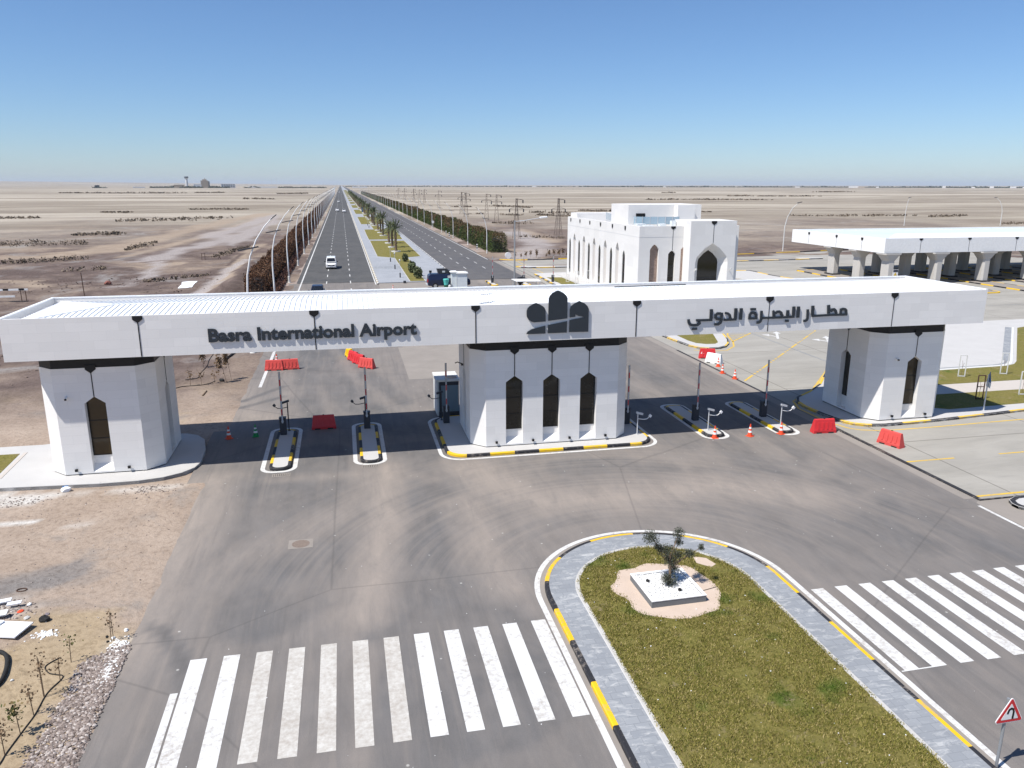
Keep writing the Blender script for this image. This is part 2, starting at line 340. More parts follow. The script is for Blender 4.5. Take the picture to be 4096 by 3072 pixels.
# ------------------------------------------------------------------ mesh helper
class MB:
    def __init__(s): s.v = []; s.f = []; s.mi = []
    def add(s, vs, fs, mi=0):
        o = len(s.v); s.v += [tuple(x) for x in vs]
        for f in fs: s.f.append(tuple(i+o for i in f)); s.mi.append(mi)
    def box(s, x0, y0, z0, x1, y1, z1, mi=0):
        s.add([(x0,y0,z0),(x1,y0,z0),(x1,y1,z0),(x0,y1,z0),(x0,y0,z1),(x1,y0,z1),(x1,y1,z1),(x0,y1,z1)],
              [(3,2,1,0),(4,5,6,7),(0,1,5,4),(1,2,6,5),(2,3,7,6),(3,0,4,7)], mi)
    def obox(s, c, ax, ay, az, mi=0):
        c = Vector(c); ax, ay, az = Vector(ax), Vector(ay), Vector(az)
        vs = [c+ax*i+ay*j+az*l for l in (-1,1) for i, j in ((-1,-1),(1,-1),(1,1),(-1,1))]
        s.add(vs, [(3,2,1,0),(4,5,6,7),(0,1,5,4),(1,2,6,5),(2,3,7,6),(3,0,4,7)], mi)
    def bar(s, a, b, w, mi=0, h=None):
        a, b = Vector(a), Vector(b); d = b-a
        if d.length < 1e-6: return
        up = Vector((0,0,1)) if abs(d.normalized().z) < 0.95 else Vector((0,1,0))
        x = d.cross(up).normalized(); y = x.cross(d).normalized()
        s.obox((a+b)/2, x*w/2, d/2, y*(h or w)/2, mi)
    def prism(s, poly, z0, z1, mi=0, bottom=False):
        n = len(poly)
        ar = sum(poly[i][0]*poly[(i+1)%n][1]-poly[(i+1)%n][0]*poly[i][1] for i in range(n))
        if ar < 0: poly = poly[::-1]
        vs = [(x,y,z0) for x,y in poly]+[(x,y,z1) for x,y in poly]
        fs = [(i,(i+1)%n,n+(i+1)%n,n+i) for i in range(n)]
        for t in tessellate_polygon([[Vector((x,y,0)) for x,y in poly]]):
            a, b, c = t
            cr = (poly[b][0]-poly[a][0])*(poly[c][1]-poly[a][1])-(poly[c][0]-poly[a][0])*(poly[b][1]-poly[a][1])
            if cr < 0: a, b, c = c, b, a
            fs.append((n+a, n+b, n+c))
            if bottom: fs.append((c, b, a))
        s.add(vs, fs, mi)
    def sheet(s, poly, z, mi=0):
        n = len(poly); vs = [(x,y,z) for x,y in poly]; fs = []
        for a, b, c in tessellate_polygon([[Vector((x,y,0)) for x,y in poly]]):
            cr = (poly[b][0]-poly[a][0])*(poly[c][1]-poly[a][1])-(poly[c][0]-poly[a][0])*(poly[b][1]-poly[a][1])
            fs.append((a,b,c) if cr > 0 else (c,b,a))
        s.add(vs, fs, mi)
    def plate(s, poly, y0, y1, mi=0):
        """poly in (x, z), solid between y0 (front) and y1 (back)"""
        n = len(poly)
        vs = [(x,y0,z) for x,z in poly]+[(x,y1,z) for x,z in poly]
        ar = sum(poly[i][0]*poly[(i+1)%n][1]-poly[(i+1)%n][0]*poly[i][1] for i in range(n))
        fs = []
        for i in range(n):
            q = (i,(i+1)%n,n+(i+1)%n,n+i); fs.append(q[::-1] if ar > 0 else q)
        for a, b, c in tessellate_polygon([[Vector((x,z,0)) for x,z in poly]]):
            cr = (poly[b][0]-poly[a][0])*(poly[c][1]-poly[a][1])-(poly[c][0]-poly[a][0])*(poly[b][1]-poly[a][1])
            if cr < 0: a, b, c = c, b, a
            fs.append((a,b,c)); fs.append((n+c,n+b,n+a))
        s.add(vs, fs, mi)
    def tube(s, pts, rad, n=8, mi=0, caps=True):
        pts = [Vector(p) for p in pts]
        if not isinstance(rad, (list, tuple)): rad = [rad]*len(pts)
        rings = []; px_ = None
        for i, p in enumerate(pts):
            d = (pts[min(i+1,len(pts)-1)]-pts[max(i-1,0)]).normalized()
            if px_ is None:
                up = Vector((0,0,1)) if abs(d.z) < 0.9 else Vector((1,0,0))
                x = d.cross(up).normalized()
            else:
                x = (px_-d*px_.dot(d)).normalized()
            px_ = x; y = d.cross(x)
            rings.append([p+(x*math.cos(2*math.pi*j/n)+y*math.sin(2*math.pi*j/n))*rad[i] for j in range(n)])
        vs = [q for r in rings for q in r]; fs = []
        for i in range(len(pts)-1):
            for j in range(n):
                fs.append((i*n+j, i*n+(j+1)%n, (i+1)*n+(j+1)%n, (i+1)*n+j))
        if caps:
            fs.append(tuple(range(n))[::-1]); fs.append(tuple((len(pts)-1)*n+j for j in range(n)))
        s.add(vs, fs, mi)
    def lathe(s, prof, c=(0,0,0), n=14, mi=0):
        vs = [(c[0]+r*math.cos(2*math.pi*j/n), c[1]+r*math.sin(2*math.pi*j/n), c[2]+z) for r, z in prof for j in range(n)]
        fs = [(i*n+j, i*n+(j+1)%n, (i+1)*n+(j+1)%n, (i+1)*n+j) for i in range(len(prof)-1) for j in range(n)]
        fs.append(tuple(range(n))[::-1]); fs.append(tuple((len(prof)-1)*n+j for j in range(n)))
        s.add(vs, fs, mi)
    def mesh(s, name, mats, smooth=False):
        me = bpy.data.meshes.new(name); me.from_pydata(s.v, [], s.f)
        for m in mats: me.materials.append(m)
        if len(mats) > 1: me.polygons.foreach_set("material_index", s.mi)
        if smooth: me.polygons.foreach_set("use_smooth", [True]*len(me.polygons))
        me.update(); return me
    def build(s, name, mats, parent=None, smooth=False, bevel=0.0):
        if not isinstance(mats, (list, tuple)): mats = [mats]
        o = bpy.data.objects.new(name, s.mesh(name, mats, smooth)); COL.objects.link(o)
        if parent is not None: o.parent = parent
        if bevel:
            b = o.modifiers.new("bevel", 'BEVEL'); b.width = bevel; b.segments = 2; b.limit_method = 'ANGLE'; b.angle_limit = R(40)
        return o

def tag(o, label=None, cat=None, group=None, kind=None):
    if label: o['label'] = label
    if cat: o['category'] = cat
    if group: o['group'] = group
    if kind: o['kind'] = kind
    return o
def struct(o, label=None, cat=None):
    return tag(o, label, cat, kind='structure')
def empty(name, loc=(0,0,0), rz=0.0, label=None, cat=None, group=None):
    o = bpy.data.objects.new(name, None); COL.objects.link(o); o.empty_display_size = 0.2
    o.location = loc; o.rotation_euler = (0,0,rz)
    return tag(o, label, cat, group)
def kids(o): return [c for c in bpy.data.objects if c.parent == o]
def copy_tree(root, loc, rz=0.0, label=None, scale=None, group=None):
    r = root.copy(); COL.objects.link(r); r.location = loc; r.rotation_euler = (0,0,rz)
    if scale: r.scale = (scale,)*3
    if label: r['label'] = label
    if group: r['group'] = group
    for c in TREE[root.name]:
        d = c.copy(); COL.objects.link(d); d.parent = r
        for e in TREE.get(c.name, ()):
            f = e.copy(); COL.objects.link(f); f.parent = d
    return r
TREE = {}
def remember(root):
    TREE[root.name] = kids(root)
    for c in TREE[root.name]:
        q = kids(c)
        if q: TREE[c.name] = q
ONES = "zeroth first second third fourth fifth sixth seventh eighth ninth tenth eleventh twelfth thirteenth fourteenth fifteenth sixteenth seventeenth eighteenth nineteenth".split()
TENS = {2: "twent", 3: "thirt", 4: "fort", 5: "fift", 6: "sixt"}
def nth(n):
    if n < 20: return ONES[n]
    t, o = divmod(n, 10)
    return TENS[t] + ("ieth" if o == 0 else "y-" + ONES[o])

def quads(name, cen, size, mat, parent=None, flat=0.0, asp=1.0):
    """a cloud of randomly turned leaf quads, one mesh"""
    cen = np.asarray(cen, float); n = len(cen)
    size = np.broadcast_to(np.asarray(size, float), (n,))
    a = RNG.normal(size=(n,3)); a /= np.linalg.norm(a, axis=1)[:,None]
    b = RNG.normal(size=(n,3)); b[:,2] += flat; b -= a*(a*b).sum(1)[:,None]; b /= np.linalg.norm(b, axis=1)[:,None]
    sa = (size*RNG.uniform(0.6,1.2,n))[:,None]*a/2; sb = asp*(size*RNG.uniform(0.6,1.2,n))[:,None]*b/2
    v = np.stack([cen-sa-sb*0.4, cen+sa*0.3-sb, cen+sa+sb*0.4, cen-sa*0.3+sb], 1).reshape(-1,3)
    me = bpy.data.meshes.new(name)
    me.vertices.add(4*n); me.vertices.foreach_set("co", v.ravel())
    me.loops.add(4*n); me.loops.foreach_set("vertex_index", np.arange(4*n, dtype=np.int32))
    me.polygons.add(n); me.polygons.foreach_set("loop_start", np.arange(0,4*n,4, dtype=np.int32))
    me.update(); me.validate()
    me.materials.append(mat)
    o = bpy.data.objects.new(name, me); COL.objects.link(o)
    if parent is not None: o.parent = parent
    return o

def resample(pts, step, closed=False):
    P_ = [Vector((p[0],p[1])) for p in pts]
    if closed: P_.append(P_[0].copy())
    L = [0.0]
    for a, b in zip(P_, P_[1:]): L.append(L[-1]+(b-a).length)
    n = max(1, round(L[-1]/step)); out = []
    for i in range(n+1):
        t = L[-1]*i/n; j = 0
        while j < len(L)-2 and L[j+1] < t: j += 1
        f = (t-L[j])/max(1e-9, L[j+1]-L[j]); out.append(P_[j].lerp(P_[j+1], f))
    return out
def offset(pts, d, closed=False):
    n = len(pts); out = []
    for i in range(n):
        a = pts[i-1] if (closed or i > 0) else pts[i]; c = pts[(i+1)%n] if (closed or i < n-1) else pts[i]
        b = pts[i]; t1 = (b-a); t2 = (c-b)
        n1 = Vector((-t1.y,t1.x)).normalized() if t1.length > 1e-9 else None
        n2 = Vector((-t2.y,t2.x)).normalized() if t2.length > 1e-9 else None
        if n1 is None: nn = n2
        elif n2 is None: nn = n1
        else:
            nn = (n1+n2).normalized(); nn = nn/max(0.5, nn.dot(n1))
        out.append(b+nn*d)
    return out
def rrect(x0, y0, x1, y1, r, n=8):
    """closed outline, counter-clockwise"""
    o = []
    for cx, cy, a0 in ((x1-r,y0+r,-90),(x1-r,y1-r,0),(x0+r,y1-r,90),(x0+r,y0+r,180)):
        for i in range(n+1):
            a = R(a0+90*i/n); o.append((cx+r*math.cos(a), cy+r*math.sin(a)))
    return o
def dense(pts, step, closed):
    """subdivide a polyline, keeping its corners"""
    P_ = [Vector((p[0],p[1])) for p in pts]; n = len(P_); out = []
    for i in range(n if closed else n-1):
        a, b = P_[i], P_[(i+1)%n]; m = max(1, int(math.ceil((b-a).length/step)))
        out += [a.lerp(b, j/m) for j in range(m)]
    if not closed: out.append(P_[-1])
    return out
def kerb_mb(pts, w, z0, z1, seg, closed=False, mb=None, phase=0.0, mis=(0,1), step=0.25):
    """kerb of alternating painted stones; the outline is the outer (left when walking clockwise) face, width goes to the left side of travel"""
    mb = mb or MB()
    q = dense(pts, step, closed); inn = offset(q, w, closed)
    n = len(q); s = 0.0; cham = min(0.03, w*0.25)
    ino = offset(q, cham, closed)
    for i in range(n if closed else n-1):
        j = (i+1)%n; L = (q[j]-q[i]).length
        k_ = int((s+L/2+phase)/seg) % len(mis); s += L
        a0, a1, b0, b1, c0, c1 = q[i], q[j], inn[i], inn[j], ino[i], ino[j]
        mb.add([(a0.x,a0.y,z0),(a1.x,a1.y,z0),(a0.x,a0.y,z1-cham),(a1.x,a1.y,z1-cham),(c0.x,c0.y,z1),(c1.x,c1.y,z1),(b0.x,b0.y,z1),(b1.x,b1.y,z1),(b0.x,b0.y,z0),(b1.x,b1.y,z0)],
               [(0,1,3,2),(2,3,5,4),(4,5,7,6),(6,7,9,8)], mis[k_])
    return mb
def ribbon(mb, pts, w, z, closed=False, mi=0, step=1.0):
    """flat painted line centred on the path"""
    q = dense(pts, step, closed); a = offset(q, w/2, closed); b = offset(q, -w/2, closed); n = len(q)
    for i in range(n if closed else n-1):
        j = (i+1)%n
        mb.add([(b[i].x,b[i].y,z),(b[j].x,b[j].y,z),(a[j].x,a[j].y,z),(a[i].x,a[i].y,z)], [(0,1,2,3)], mi)

# ================================================================== GROUND
def axis(spec):
    out = [spec[0][0]]
    for a, b, st in spec:
        x = a
        while x < b-1e-6:
            x = min(b, x+st); out.append(x)
    return out
def grow(a, b, st, f):
    out = []; x = a
    while x < b: x += st; st *= f; out.append(x)
    return out
xs = [-x for x in grow(60, 30000, 4, 1.25)][::-1] + axis([(-60,-30,1.5),(-30,-6,0.4),(-6,30,3.0),(30,60,2.5)]) + grow(60, 30000, 4, 1.22)
ys = [-200, -60, -20, 0, 6] + axis([(6,36,0.4),(36,70,0.7),(70,170,1.2)]) + grow(170, 40000, 2.0, 1.09)
def smooth(a, b, x):
    t = min(1, max(0, (x-a)/(b-a))); return t*t*(3-2*t)
def gz(x, y):
    inside = 0.0
    e_ = 0.16*mnoise.fractal((y*0.55, x*0.3, 2), 1.0, 2.0, 4)
    paved = max(min(smooth(-7.62+e_,-7.0+e_,x), 1-smooth(29.3,30.2,x)), min(smooth(28.0,28.6,x), 1-smooth(138,141,x), 1-smooth(150.2,151.6,y)))
    if x < -7 and 38.8 < y < 48.3: paved = max(paved, smooth(38.8,39.8,y)*(1-smooth(47.2,48.2,y)))
    z = 0.012*mnoise.noise((x*0.9, y*0.9, 1.0)) + 0.01*mnoise.noise((x*3, y*3, 4))
    d = math.hypot(x, y)
    if d < 2500:
        a = smooth(50, 90, d)
        z += a*(0.16*mnoise.fractal((x*0.11, y*0.11, 3), 1.0, 2.0, 4) + 0.04*mnoise.noise((x*0.7, y*0.7, 9)))
        z += smooth(120,500,d)*0.5*mnoise.noise((x*0.02, y*0.02, 7))*smooth(20,60,max(-x-15, x-40))
    if d > 4200 and y > 0:
        z += smooth(4200, 12000, d)*max(0.0, min(1.0, (0.02-math.atan2(x, y))/0.42))*48*d/12000
    if -22 < x < -12.5 and 90 < y < 175:      # spoil bank along the hedge
        z += 1.3*math.exp(-((x+16.2)/1.9)**2)*smooth(98,112,y)*(1-smooth(150,172,y))*(0.7+0.5*mnoise.noise((x*0.3,y*0.12,2)))
    if x < -7.5 and y < 30:                   # planted sandy verge in front
        z += 0.10*smooth(-8,-11,x)*smooth(29,26,y)*(0.6+mnoise.noise((x*0.45,y*0.45,5)))
    return (-0.055*paved + (1-paved)*(z+0.030)) if paved < 1 else -0.055
nx, ny = len(xs), len(ys)
gv = [(x, y, gz(x, y)) for y in ys for x in xs]
gf = [(j*nx+i, j*nx+i+1, (j+1)*nx+i+1, (j+1)*nx+i) for j in range(ny-1) for i in range(nx-1)]
gme = bpy.data.meshes.new("ground"); gme.from_pydata(gv, [], gf); gme.materials.append(M['desert'])
gme.polygons.foreach_set("use_smooth", [True]*len(gf))
def blobs(lst, x, y, fr=0.9):
    m = 0.0
    for cx, cy, rx, ry, s in lst:
        d = math.hypot((x-cx)/rx, (y-cy)/ry)
        if d < 2:
            d += 0.55*mnoise.fractal((x*fr, y*fr, cx), 1.0, 2.0, 4)
            m = max(m, s*(1-smooth(0.7, 1.15, d)))
    return m
SOOT = [(-12.18, 29.61)+(1.6,0.95,0.75), (-11.18, 30.20)+(1.1,0.9,0.7), (-12.86, 29.75)+(1.7,0.9,0.7), (-9.94, 29.57)+(0.8,0.5,0.35), (-12.67, 28.41)+(1.5,0.7,0.35)]
LIME = [(-16.15, 38.93)+(3.2,0.55,0.8), (-14.82, 39.17)+(1.9,0.35,0.8), (-15.30, 38.13)+(1.2,0.5,0.9), (-11.49, 39.14)+(0.9,0.4,0.6), (-9.81, 38.92)+(1.6,0.45,0.55), (-15.15, 35.72)+(1.5,0.22,0.95), (-11.95, 34.88)+(0.7,0.5,0.35),
        (-7.69, 24.35)+(0.75,0.55,0.9), (-12.24, 27.78)+(0.9,0.8,0.4), (-18.58, 40.97)+(3,1,0.7)]
OCHRE = [(-9.02, 24.16)+(2.3,2.0,0.75), (-9.71, 22.70)+(2.2,2.6,0.8), (-9.87, 21.31)+(2.0,2.5,0.8), (-10.03, 26.49)+(1.9,0.8,0.7), (-9.37, 19.54)+(1.8,2.0,0.8), (-11.37, 62.17)+(4.5,3.5,0.7), (-9.40, 61.39)+(4,3.5,0.6), (-30,62,14,6,0.5)]
for nm, lst in (("soot", SOOT), ("lime", LIME), ("ochre", OCHRE)):
    at = gme.attributes.new(nm, 'FLOAT', 'POINT')
    at.data.foreach_set("value", [blobs(lst, x, y) if (-60 < x < 0 and 5 < y < 80) else 0.0 for x, y, z in gv])
def bands(lst, x, y):
    m = 0.0
    for pts, w in lst:
        for (ax, ay), (bx, by) in zip(pts, pts[1:]):
            dx, dy = bx-ax, by-ay; t = max(0, min(1, ((x-ax)*dx+(y-ay)*dy)/(dx*dx+dy*dy))); d = math.hypot(x-ax-t*dx, y-ay-t*dy)/w
            if d < 2:
                d += 0.7*mnoise.fractal((x*.7/w, y*.35/w, ax), 1.0, 2.0, 5); m = max(m, 1-smooth(0.35, 1.0, d))
    return m
SALT = [([(-19.81, 110.07), (-19.40, 122.13), (-19.74, 145.40), (-18.62, 164.43)],1.4), ([(-36.75, 168.03), (-35.96, 196.67), (-31.65, 226.34), (-26.09, 328.73)],4.0), ([(-36.56, 237.86), (-35.39, 284.09), (-32.62, 353.06), (-32.34, 410.75)],6.0), ([(-32.46, 123.30), (-31.13, 132.48), (-34.43, 162.30)],2.0), ([(-40.04, 163.41), (-35.55, 167.79)],2.4), ([(-26.99, 206.91), (-28.02, 274.96), (-26.96, 352.04)],4), ([(27.57, 125.98), (47.51, 192.41), (56.65, 259.01)],5)]
TAN = [([(-67.94, 176.98), (-57.64, 180.75), (-52.96, 200.00), (-50.31, 240.50), (-41.69, 381.35), (-38.56, 492.35)],7.0), ([(-44.22, 175.14), (-41.16, 209.67), (-37.44, 269.42), (-35.17, 447.89)],2.2), ([(-18.91, 112.37), (-18.47, 128.25), (-21.13, 183.09), (-20.04, 205.56)],1.8), ([(-51.71, 133.33), (-48.61, 134.33), (-44.47, 127.21)],3.0), ([(-32.22, 154.56), (-30.45, 158.99)],2.0), ([(56.65, 259.01), (56.43, 231.73), (53.45, 200.18)],3.5)]
MUD = [([(-57.48, 148.84), (-50.70, 143.59)],4.0), ([(-53.04, 136.90), (-47.03, 134.85)],1.2), ([(-46.75, 146.69), (-42.13, 149.88)],2.5), ([(-30.35, 129.01), (-27.40, 137.04), (-21.72, 137.77)],2.2), ([(-32.28, 175.74), (-24.67, 165.63), (-22.88, 180.13)],2.5), ([(-34.64, 125.22), (-32.70, 126.34)],1.5), ([(-22.73, 150.37), (-21.06, 152.33), (-21.56, 179.87)],0.7), ([(-44.29, 131.83), (-39.71, 134.22)],2.0)]
for nm, lst in (("salt", SALT), ("tan", TAN), ("mud", MUD)):
    at = gme.attributes.new(nm, 'FLOAT', 'POINT')
    at.data.foreach_set("value", [bands(lst, x, y) if (-160 < x < 80 and 70 < y < 420) else 0.0 for x, y, z in gv])
ground = bpy.data.objects.new("ground", gme); COL.objects.link(ground); struct(ground)

# ------------------------------------------------------------------ forecourt asphalt with its dust
fx = np.arange(-8.25, 29.26, 0.3); fy = np.arange(3.0, 122.0, 0.35)
GX, GY = np.meshgrid(fx, fy)
def dline(pts, w):
    """soft 0..1 band around a path"""
    best = np.full(GX.shape, 1e9)
    for (ax, ay), (bx, by) in zip(pts, pts[1:]):
        dx, dy = bx-ax, by-ay; t = np.clip(((GX-ax)*dx+(GY-ay)*dy)/(dx*dx+dy*dy), 0, 1)
        best = np.minimum(best, np.hypot(GX-ax-t*dx, GY-ay-t*dy))
    return np.clip(1-best/w, 0, 1)**0.7
dust = np.full(GX.shape, 0.66)
def sandy(pts, w, s): 
    global dust; dust = np.maximum(dust, 0.5+0.5*s*dline(pts, w)) if s > 0 else dust
def swept(pts, w, s):
    global dust; b = dline(pts, w); dust = dust*(1-b)+b*(0.5-0.5*s)
nearroad = np.clip((24-GY)/6, 0, 1)
dust = dust*(1-nearroad) + nearroad*0.60
dust = np.where((GX > 17) & (GY < 36), dust*0.6+0.5*0.4, dust)
swept([(3.49, 40.87), (3.44, 34.55), (3.41, 29.13), (3.41, 24.07), (3.30, 19.68)], 2.7, 1.0)
swept([(2.99, 40.97), (2.27, 33.68), (1.60, 24.45), (1.44, 18.06)], 1.6, 1.0)
swept([(-1.89, 42.39), (-1.51, 35.59), (-2.41, 28.35), (-3.50, 25.53)], 1.8, 0.6)
swept([(-5.16, 43.07), (-4.62, 37.42), (-4.68, 30.41)], 1.6, 0.45)
swept([(-1.30, 25.06), (-3.10, 28.50), (-3.91, 29.84), (-5.15, 31.36)], 0.7, 0.25)
swept([(11.11, 37.42), (13.62, 37.25), (15.61, 36.33)], 1.4, 0.7)
swept([(21.61, 42.74), (20.83, 36.10), (21.51, 29.64), (22.99, 25.43)], 1.0, 0.6)
swept([(24.71, 42.09), (24.25, 35.39), (24.33, 30.16), (26.29, 23.89)], 0.8, 0.45)
swept([(-3.0,95),(-3.0,70),(-1.5,60),(0.5,52),(3.0,46)], 1.5, 0.45)
swept([(-0.2,95),(-0.3,72),(1.5,60),(3.6,52)], 0.8, 0.35)
swept([(-3.8,66),(-3.2,56),(-2.2,48)], 0.9, 0.2)
swept([(19.2,110),(19.0,70),(18.7,40)], 1.4, 0.30)
swept([(23.5,110),(23.4,70),(23.4,42)], 1.6, 0.25)
sandy([(6.07, 38.47), (7.00, 35.60), (8.74, 33.15), (12.57, 32.92), (17.59, 33.38), (21.42, 31.36)], 2.6, 0.95)
sandy([(5.07, 33.64), (5.18, 28.33), (5.38, 25.62)], 1.6, 0.8)
sandy([(7.49, 32.58), (6.04, 26.20), (5.84, 23.87)], 0.7, 0.45)
sandy([(1.71, 39.38), (1.27, 33.89), (0.62, 28.48), (0.11, 24.77)], 1.25, 1.0)
sandy([(0.20, 22.75), (-0.16, 20.41), (-0.34, 17.55)], 0.5, 0.55)
sandy([(0.79, 25.57), (-0.67, 25.24), (-1.29, 24.46)], 0.7, 0.6)
sandy([(1.56, 40.14), (-0.01, 34.71), (-2.60, 32.18), (-4.99, 30.07), (-5.93, 28.36)], 1.5, 0.5)
sandy([(21.20, 29.17), (25.48, 31.72), (24.98, 32.47)], 1.0, 0.45)
sandy([(-7.7,24),(-7.5,30),(-7.3,39)], 2.3, 1.0)
sandy([(-7.6,5),(-7.6,24)], 0.5, 0.5)
sandy([(-8.0,60),(-7.6,52),(-5.5,50),(-8,49)], 2.2, 0.9)
sandy([(5.6,36),(2,38.6),(-4,38.8)], 0.8, 0.45)
sandy([(5.0,75),(5.5,120)], 1.2, 0.6)
sandy([(21.87, 136.99), (21.21, 126.83), (20.51, 117.29)], 1.0, 0.8)
sandy([(29.2,29),(28.6,40),(28.4,60),(28.6,120)], 1.5, 0.4)
sandy([(26,36),(22,33),(18,31.5)], 1.3, 0.4)
# looping tyre marks
for r_ in (7.6, 9.2):
    pass
for off_ in (0, 1.9):
    swept([(-11.16, 52.80), (-9.26, 53.50), (-7.21, 54.67), (-4.81, 58.31)][:] if off_ == 0 else [(-10.93, 51.57), (-9.02, 51.95), (-7.03, 53.04), (-4.62, 55.34)][:], 0.35, 0.35)
    swept([(-7.04, 25.58), (-6.07, 24.03), (-5.50, 22.57), (-5.29, 21.60)] if off_ == 0 else [(-6.71, 25.51), (-5.83, 23.98), (-5.36, 22.80)], 0.25, 0.3)
fn = GX.shape
FV = np.stack([GX, GY, np.zeros(fn)], -1).reshape(-1,3)
keep = []
idx = np.arange(fn[0]*fn[1]).reshape(fn)
for j in range(fn[0]-1):
    for i in range(fn[1]-1): keep.append((int(idx[j,i]), int(idx[j,i+1]), int(idx[j+1,i+1]), int(idx[j+1,i])))
fme = bpy.data.meshes.new("forecourt_asphalt"); fme.from_pydata(FV.tolist(), [], keep)
at = fme.attributes.new("dust", 'FLOAT', 'POINT'); at.data.foreach_set("value", dust.ravel().astype(np.float32))
fme.materials.append(M['asphalt'])
fo = bpy.data.objects.new("forecourt_asphalt", fme); COL.objects.link(fo); struct(fo)

FAR = 9000.0
mb = MB(); mb.sheet([(-7.2,121.9),(4.85,121.9),(4.85,FAR),(-7.2,FAR)], 0.0)
struct(mb.build("road_outbound", M['road']))
mb = MB(); mb.sheet([(17.35,121.9),(29.2,121.9),(29.0,156),(28.75,170),(28.75,FAR),(17.35,FAR)], 0.0)
struct(mb.build("road_inbound", M['roadpale']))
# shoulders of the two roads
k = NT('road_shoulder', 0.95, 0.1); p = k.pos()
k.col(k.mix(k.noise(p, 0.8, 6, 0.7), (0.25, 0.20, 0.175), (0.36, 0.298, 0.262))).bump(k.noise(p, 8, 4), 0.5, 0.05); M['shoulder'] = k.m
mb = MB(); mb.sheet([(-10.2,74),(-7.0,74),(-7.0,FAR),(-10.2,FAR)], -0.012); mb.sheet([(28.6,156),(31.3,156),(31.3,FAR),(28.6,FAR)], -0.012)
struct(mb.build("road_shoulder", M['shoulder']))
# right hand concrete, pale aprons
mb = MB(); mb.sheet([(29.2,29.28),(138,29.28),(138,160),(108,160),(84,154.9),(60,152.6),(29.2,152.6)], 0.002)
struct(mb.build("concrete_pavement", M['concrete']))
mb = MB(); mb.sheet([(28.55,3),(70,3),(70,29.27),(29.05,29.27),(28.55,28.9)], 0.003); struct(mb.build("concrete_apron", M['cement']))
mb = MB(); mb.sheet([(4.42,58.5),(17.2,58.1),(17.2,71),(4.45,71)], 0.004); mb.sheet([(4.86,71.01),(17.3,71.01),(17.3,120.2),(4.86,119.6)], 0.004)
struct(mb.build("cement_apron", M['cement']))
# pale strip along the joint between asphalt and concrete
mb = MB(); ribbon(mb, [(28.72,71),(28.70,29.4)], 0.72, 0.004, step=50); ribbon(mb, [(28.95,152.5),(28.85,72)], 0.9, 0.004, step=50)
struct(mb.build("joint_strip", M['cement']))
mb = MB()
for a, b, w in (((29.1,64.6),(29.1,49.0),0.22),((29.1,41.6),(29.06,29.4),0.26),((29.25,110.4),(29.9,125.9),0.12),((29.9,125.9),(29.85,151),0.12)): ribbon(mb, [a,b], w, 0.010, step=50)
struct(mb.build("drain_slot", M['kerb_black']))

# ================================================================== ROAD MARKINGS
mw = MB()
for x in (-6.5, 4.47): ribbon(mw, [(x, 71 if x < 0 else 118.5),(x,FAR)], 0.16 if x > 0 else 0.2, 0.006, step=4000)
ribbon(mw, [(-6.54,58.3),(-6.52,71)], 0.24, 0.006, step=50)
for x in (17.62, 28.1): ribbon(mw, [(x,122 if x < 20 else 155),(x,FAR)], 0.17, 0.006, step=4000)
ribbon(mw, [(28.42,28.6),(28.41,4)], 0.17, 0.006, step=50)
struct(mw.build("lane_edge_line", M['mark_white']))
mw = MB()
y = 111.4
while y < 2600:
    for x in (-2.78, 0.79): ribbon(mw, [(x,y),(x,y+3.2)], 0.14, 0.006, step=50)
    y += 9.3
y = 138.2
while y < 2600:
    for x in (21.15, 24.65): ribbon(mw, [(x,y),(x,y+3.4)], 0.14, 0.006, step=50)
    y += 9.3
struct(mw.build("lane_dash", M['mark_white']))
def stripes(name, xs_, y0, y1, w=0.5):
    m = MB()
    for i, x in enumerate(xs_):
        dusty = 1 if name == 'left' and i in (2,3,4,5,6) else 0
        j = [0.04*mnoise.noise((x, t, 3)) for t in (0, 1, 2, 3)]
        q = dense([(x+j[0]*.3,y0+j[1]),(x+j[2]*.3,y1+j[3])], 0.3, False)
        a = offset(q, w/2), offset(q, -w/2)
        for i2 in range(len(q)-1):
            e = [0.012*mnoise.noise((x*3, i2*1.7+o, 8)) for o in (0, 1)]
            m.add([(a[1][i2].x,a[1][i2].y,.006),(a[1][i2+1].x,a[1][i2+1].y,.006),(a[0][i2+1].x,a[0][i2+1].y,.006),(a[0][i2].x,a[0][i2].y,.006)], [(0,1,2,3)], dusty)
    return m
struct(stripes('left', [-5.11+1.0*i for i in range(12)], 18.15, 23.25).build("crosswalk", [M['mark_white'], M['mark_dusty']]))
struct(stripes('right', [16.52+0.99*i for i in range(12)], 18.1, 23.2).build("crosswalk", [M['mark_white'], M['mark_dusty']]))
mw = MB(); ribbon(mw, [(-5.53,4),(-5.53,21.58)], 0.22, 0.006, step=30); ribbon(mw, [(16.15,18.1),(17.7,18.12)], 0.05, 0.0055)
struct(mw.build("edge_line", M['mark_white']))
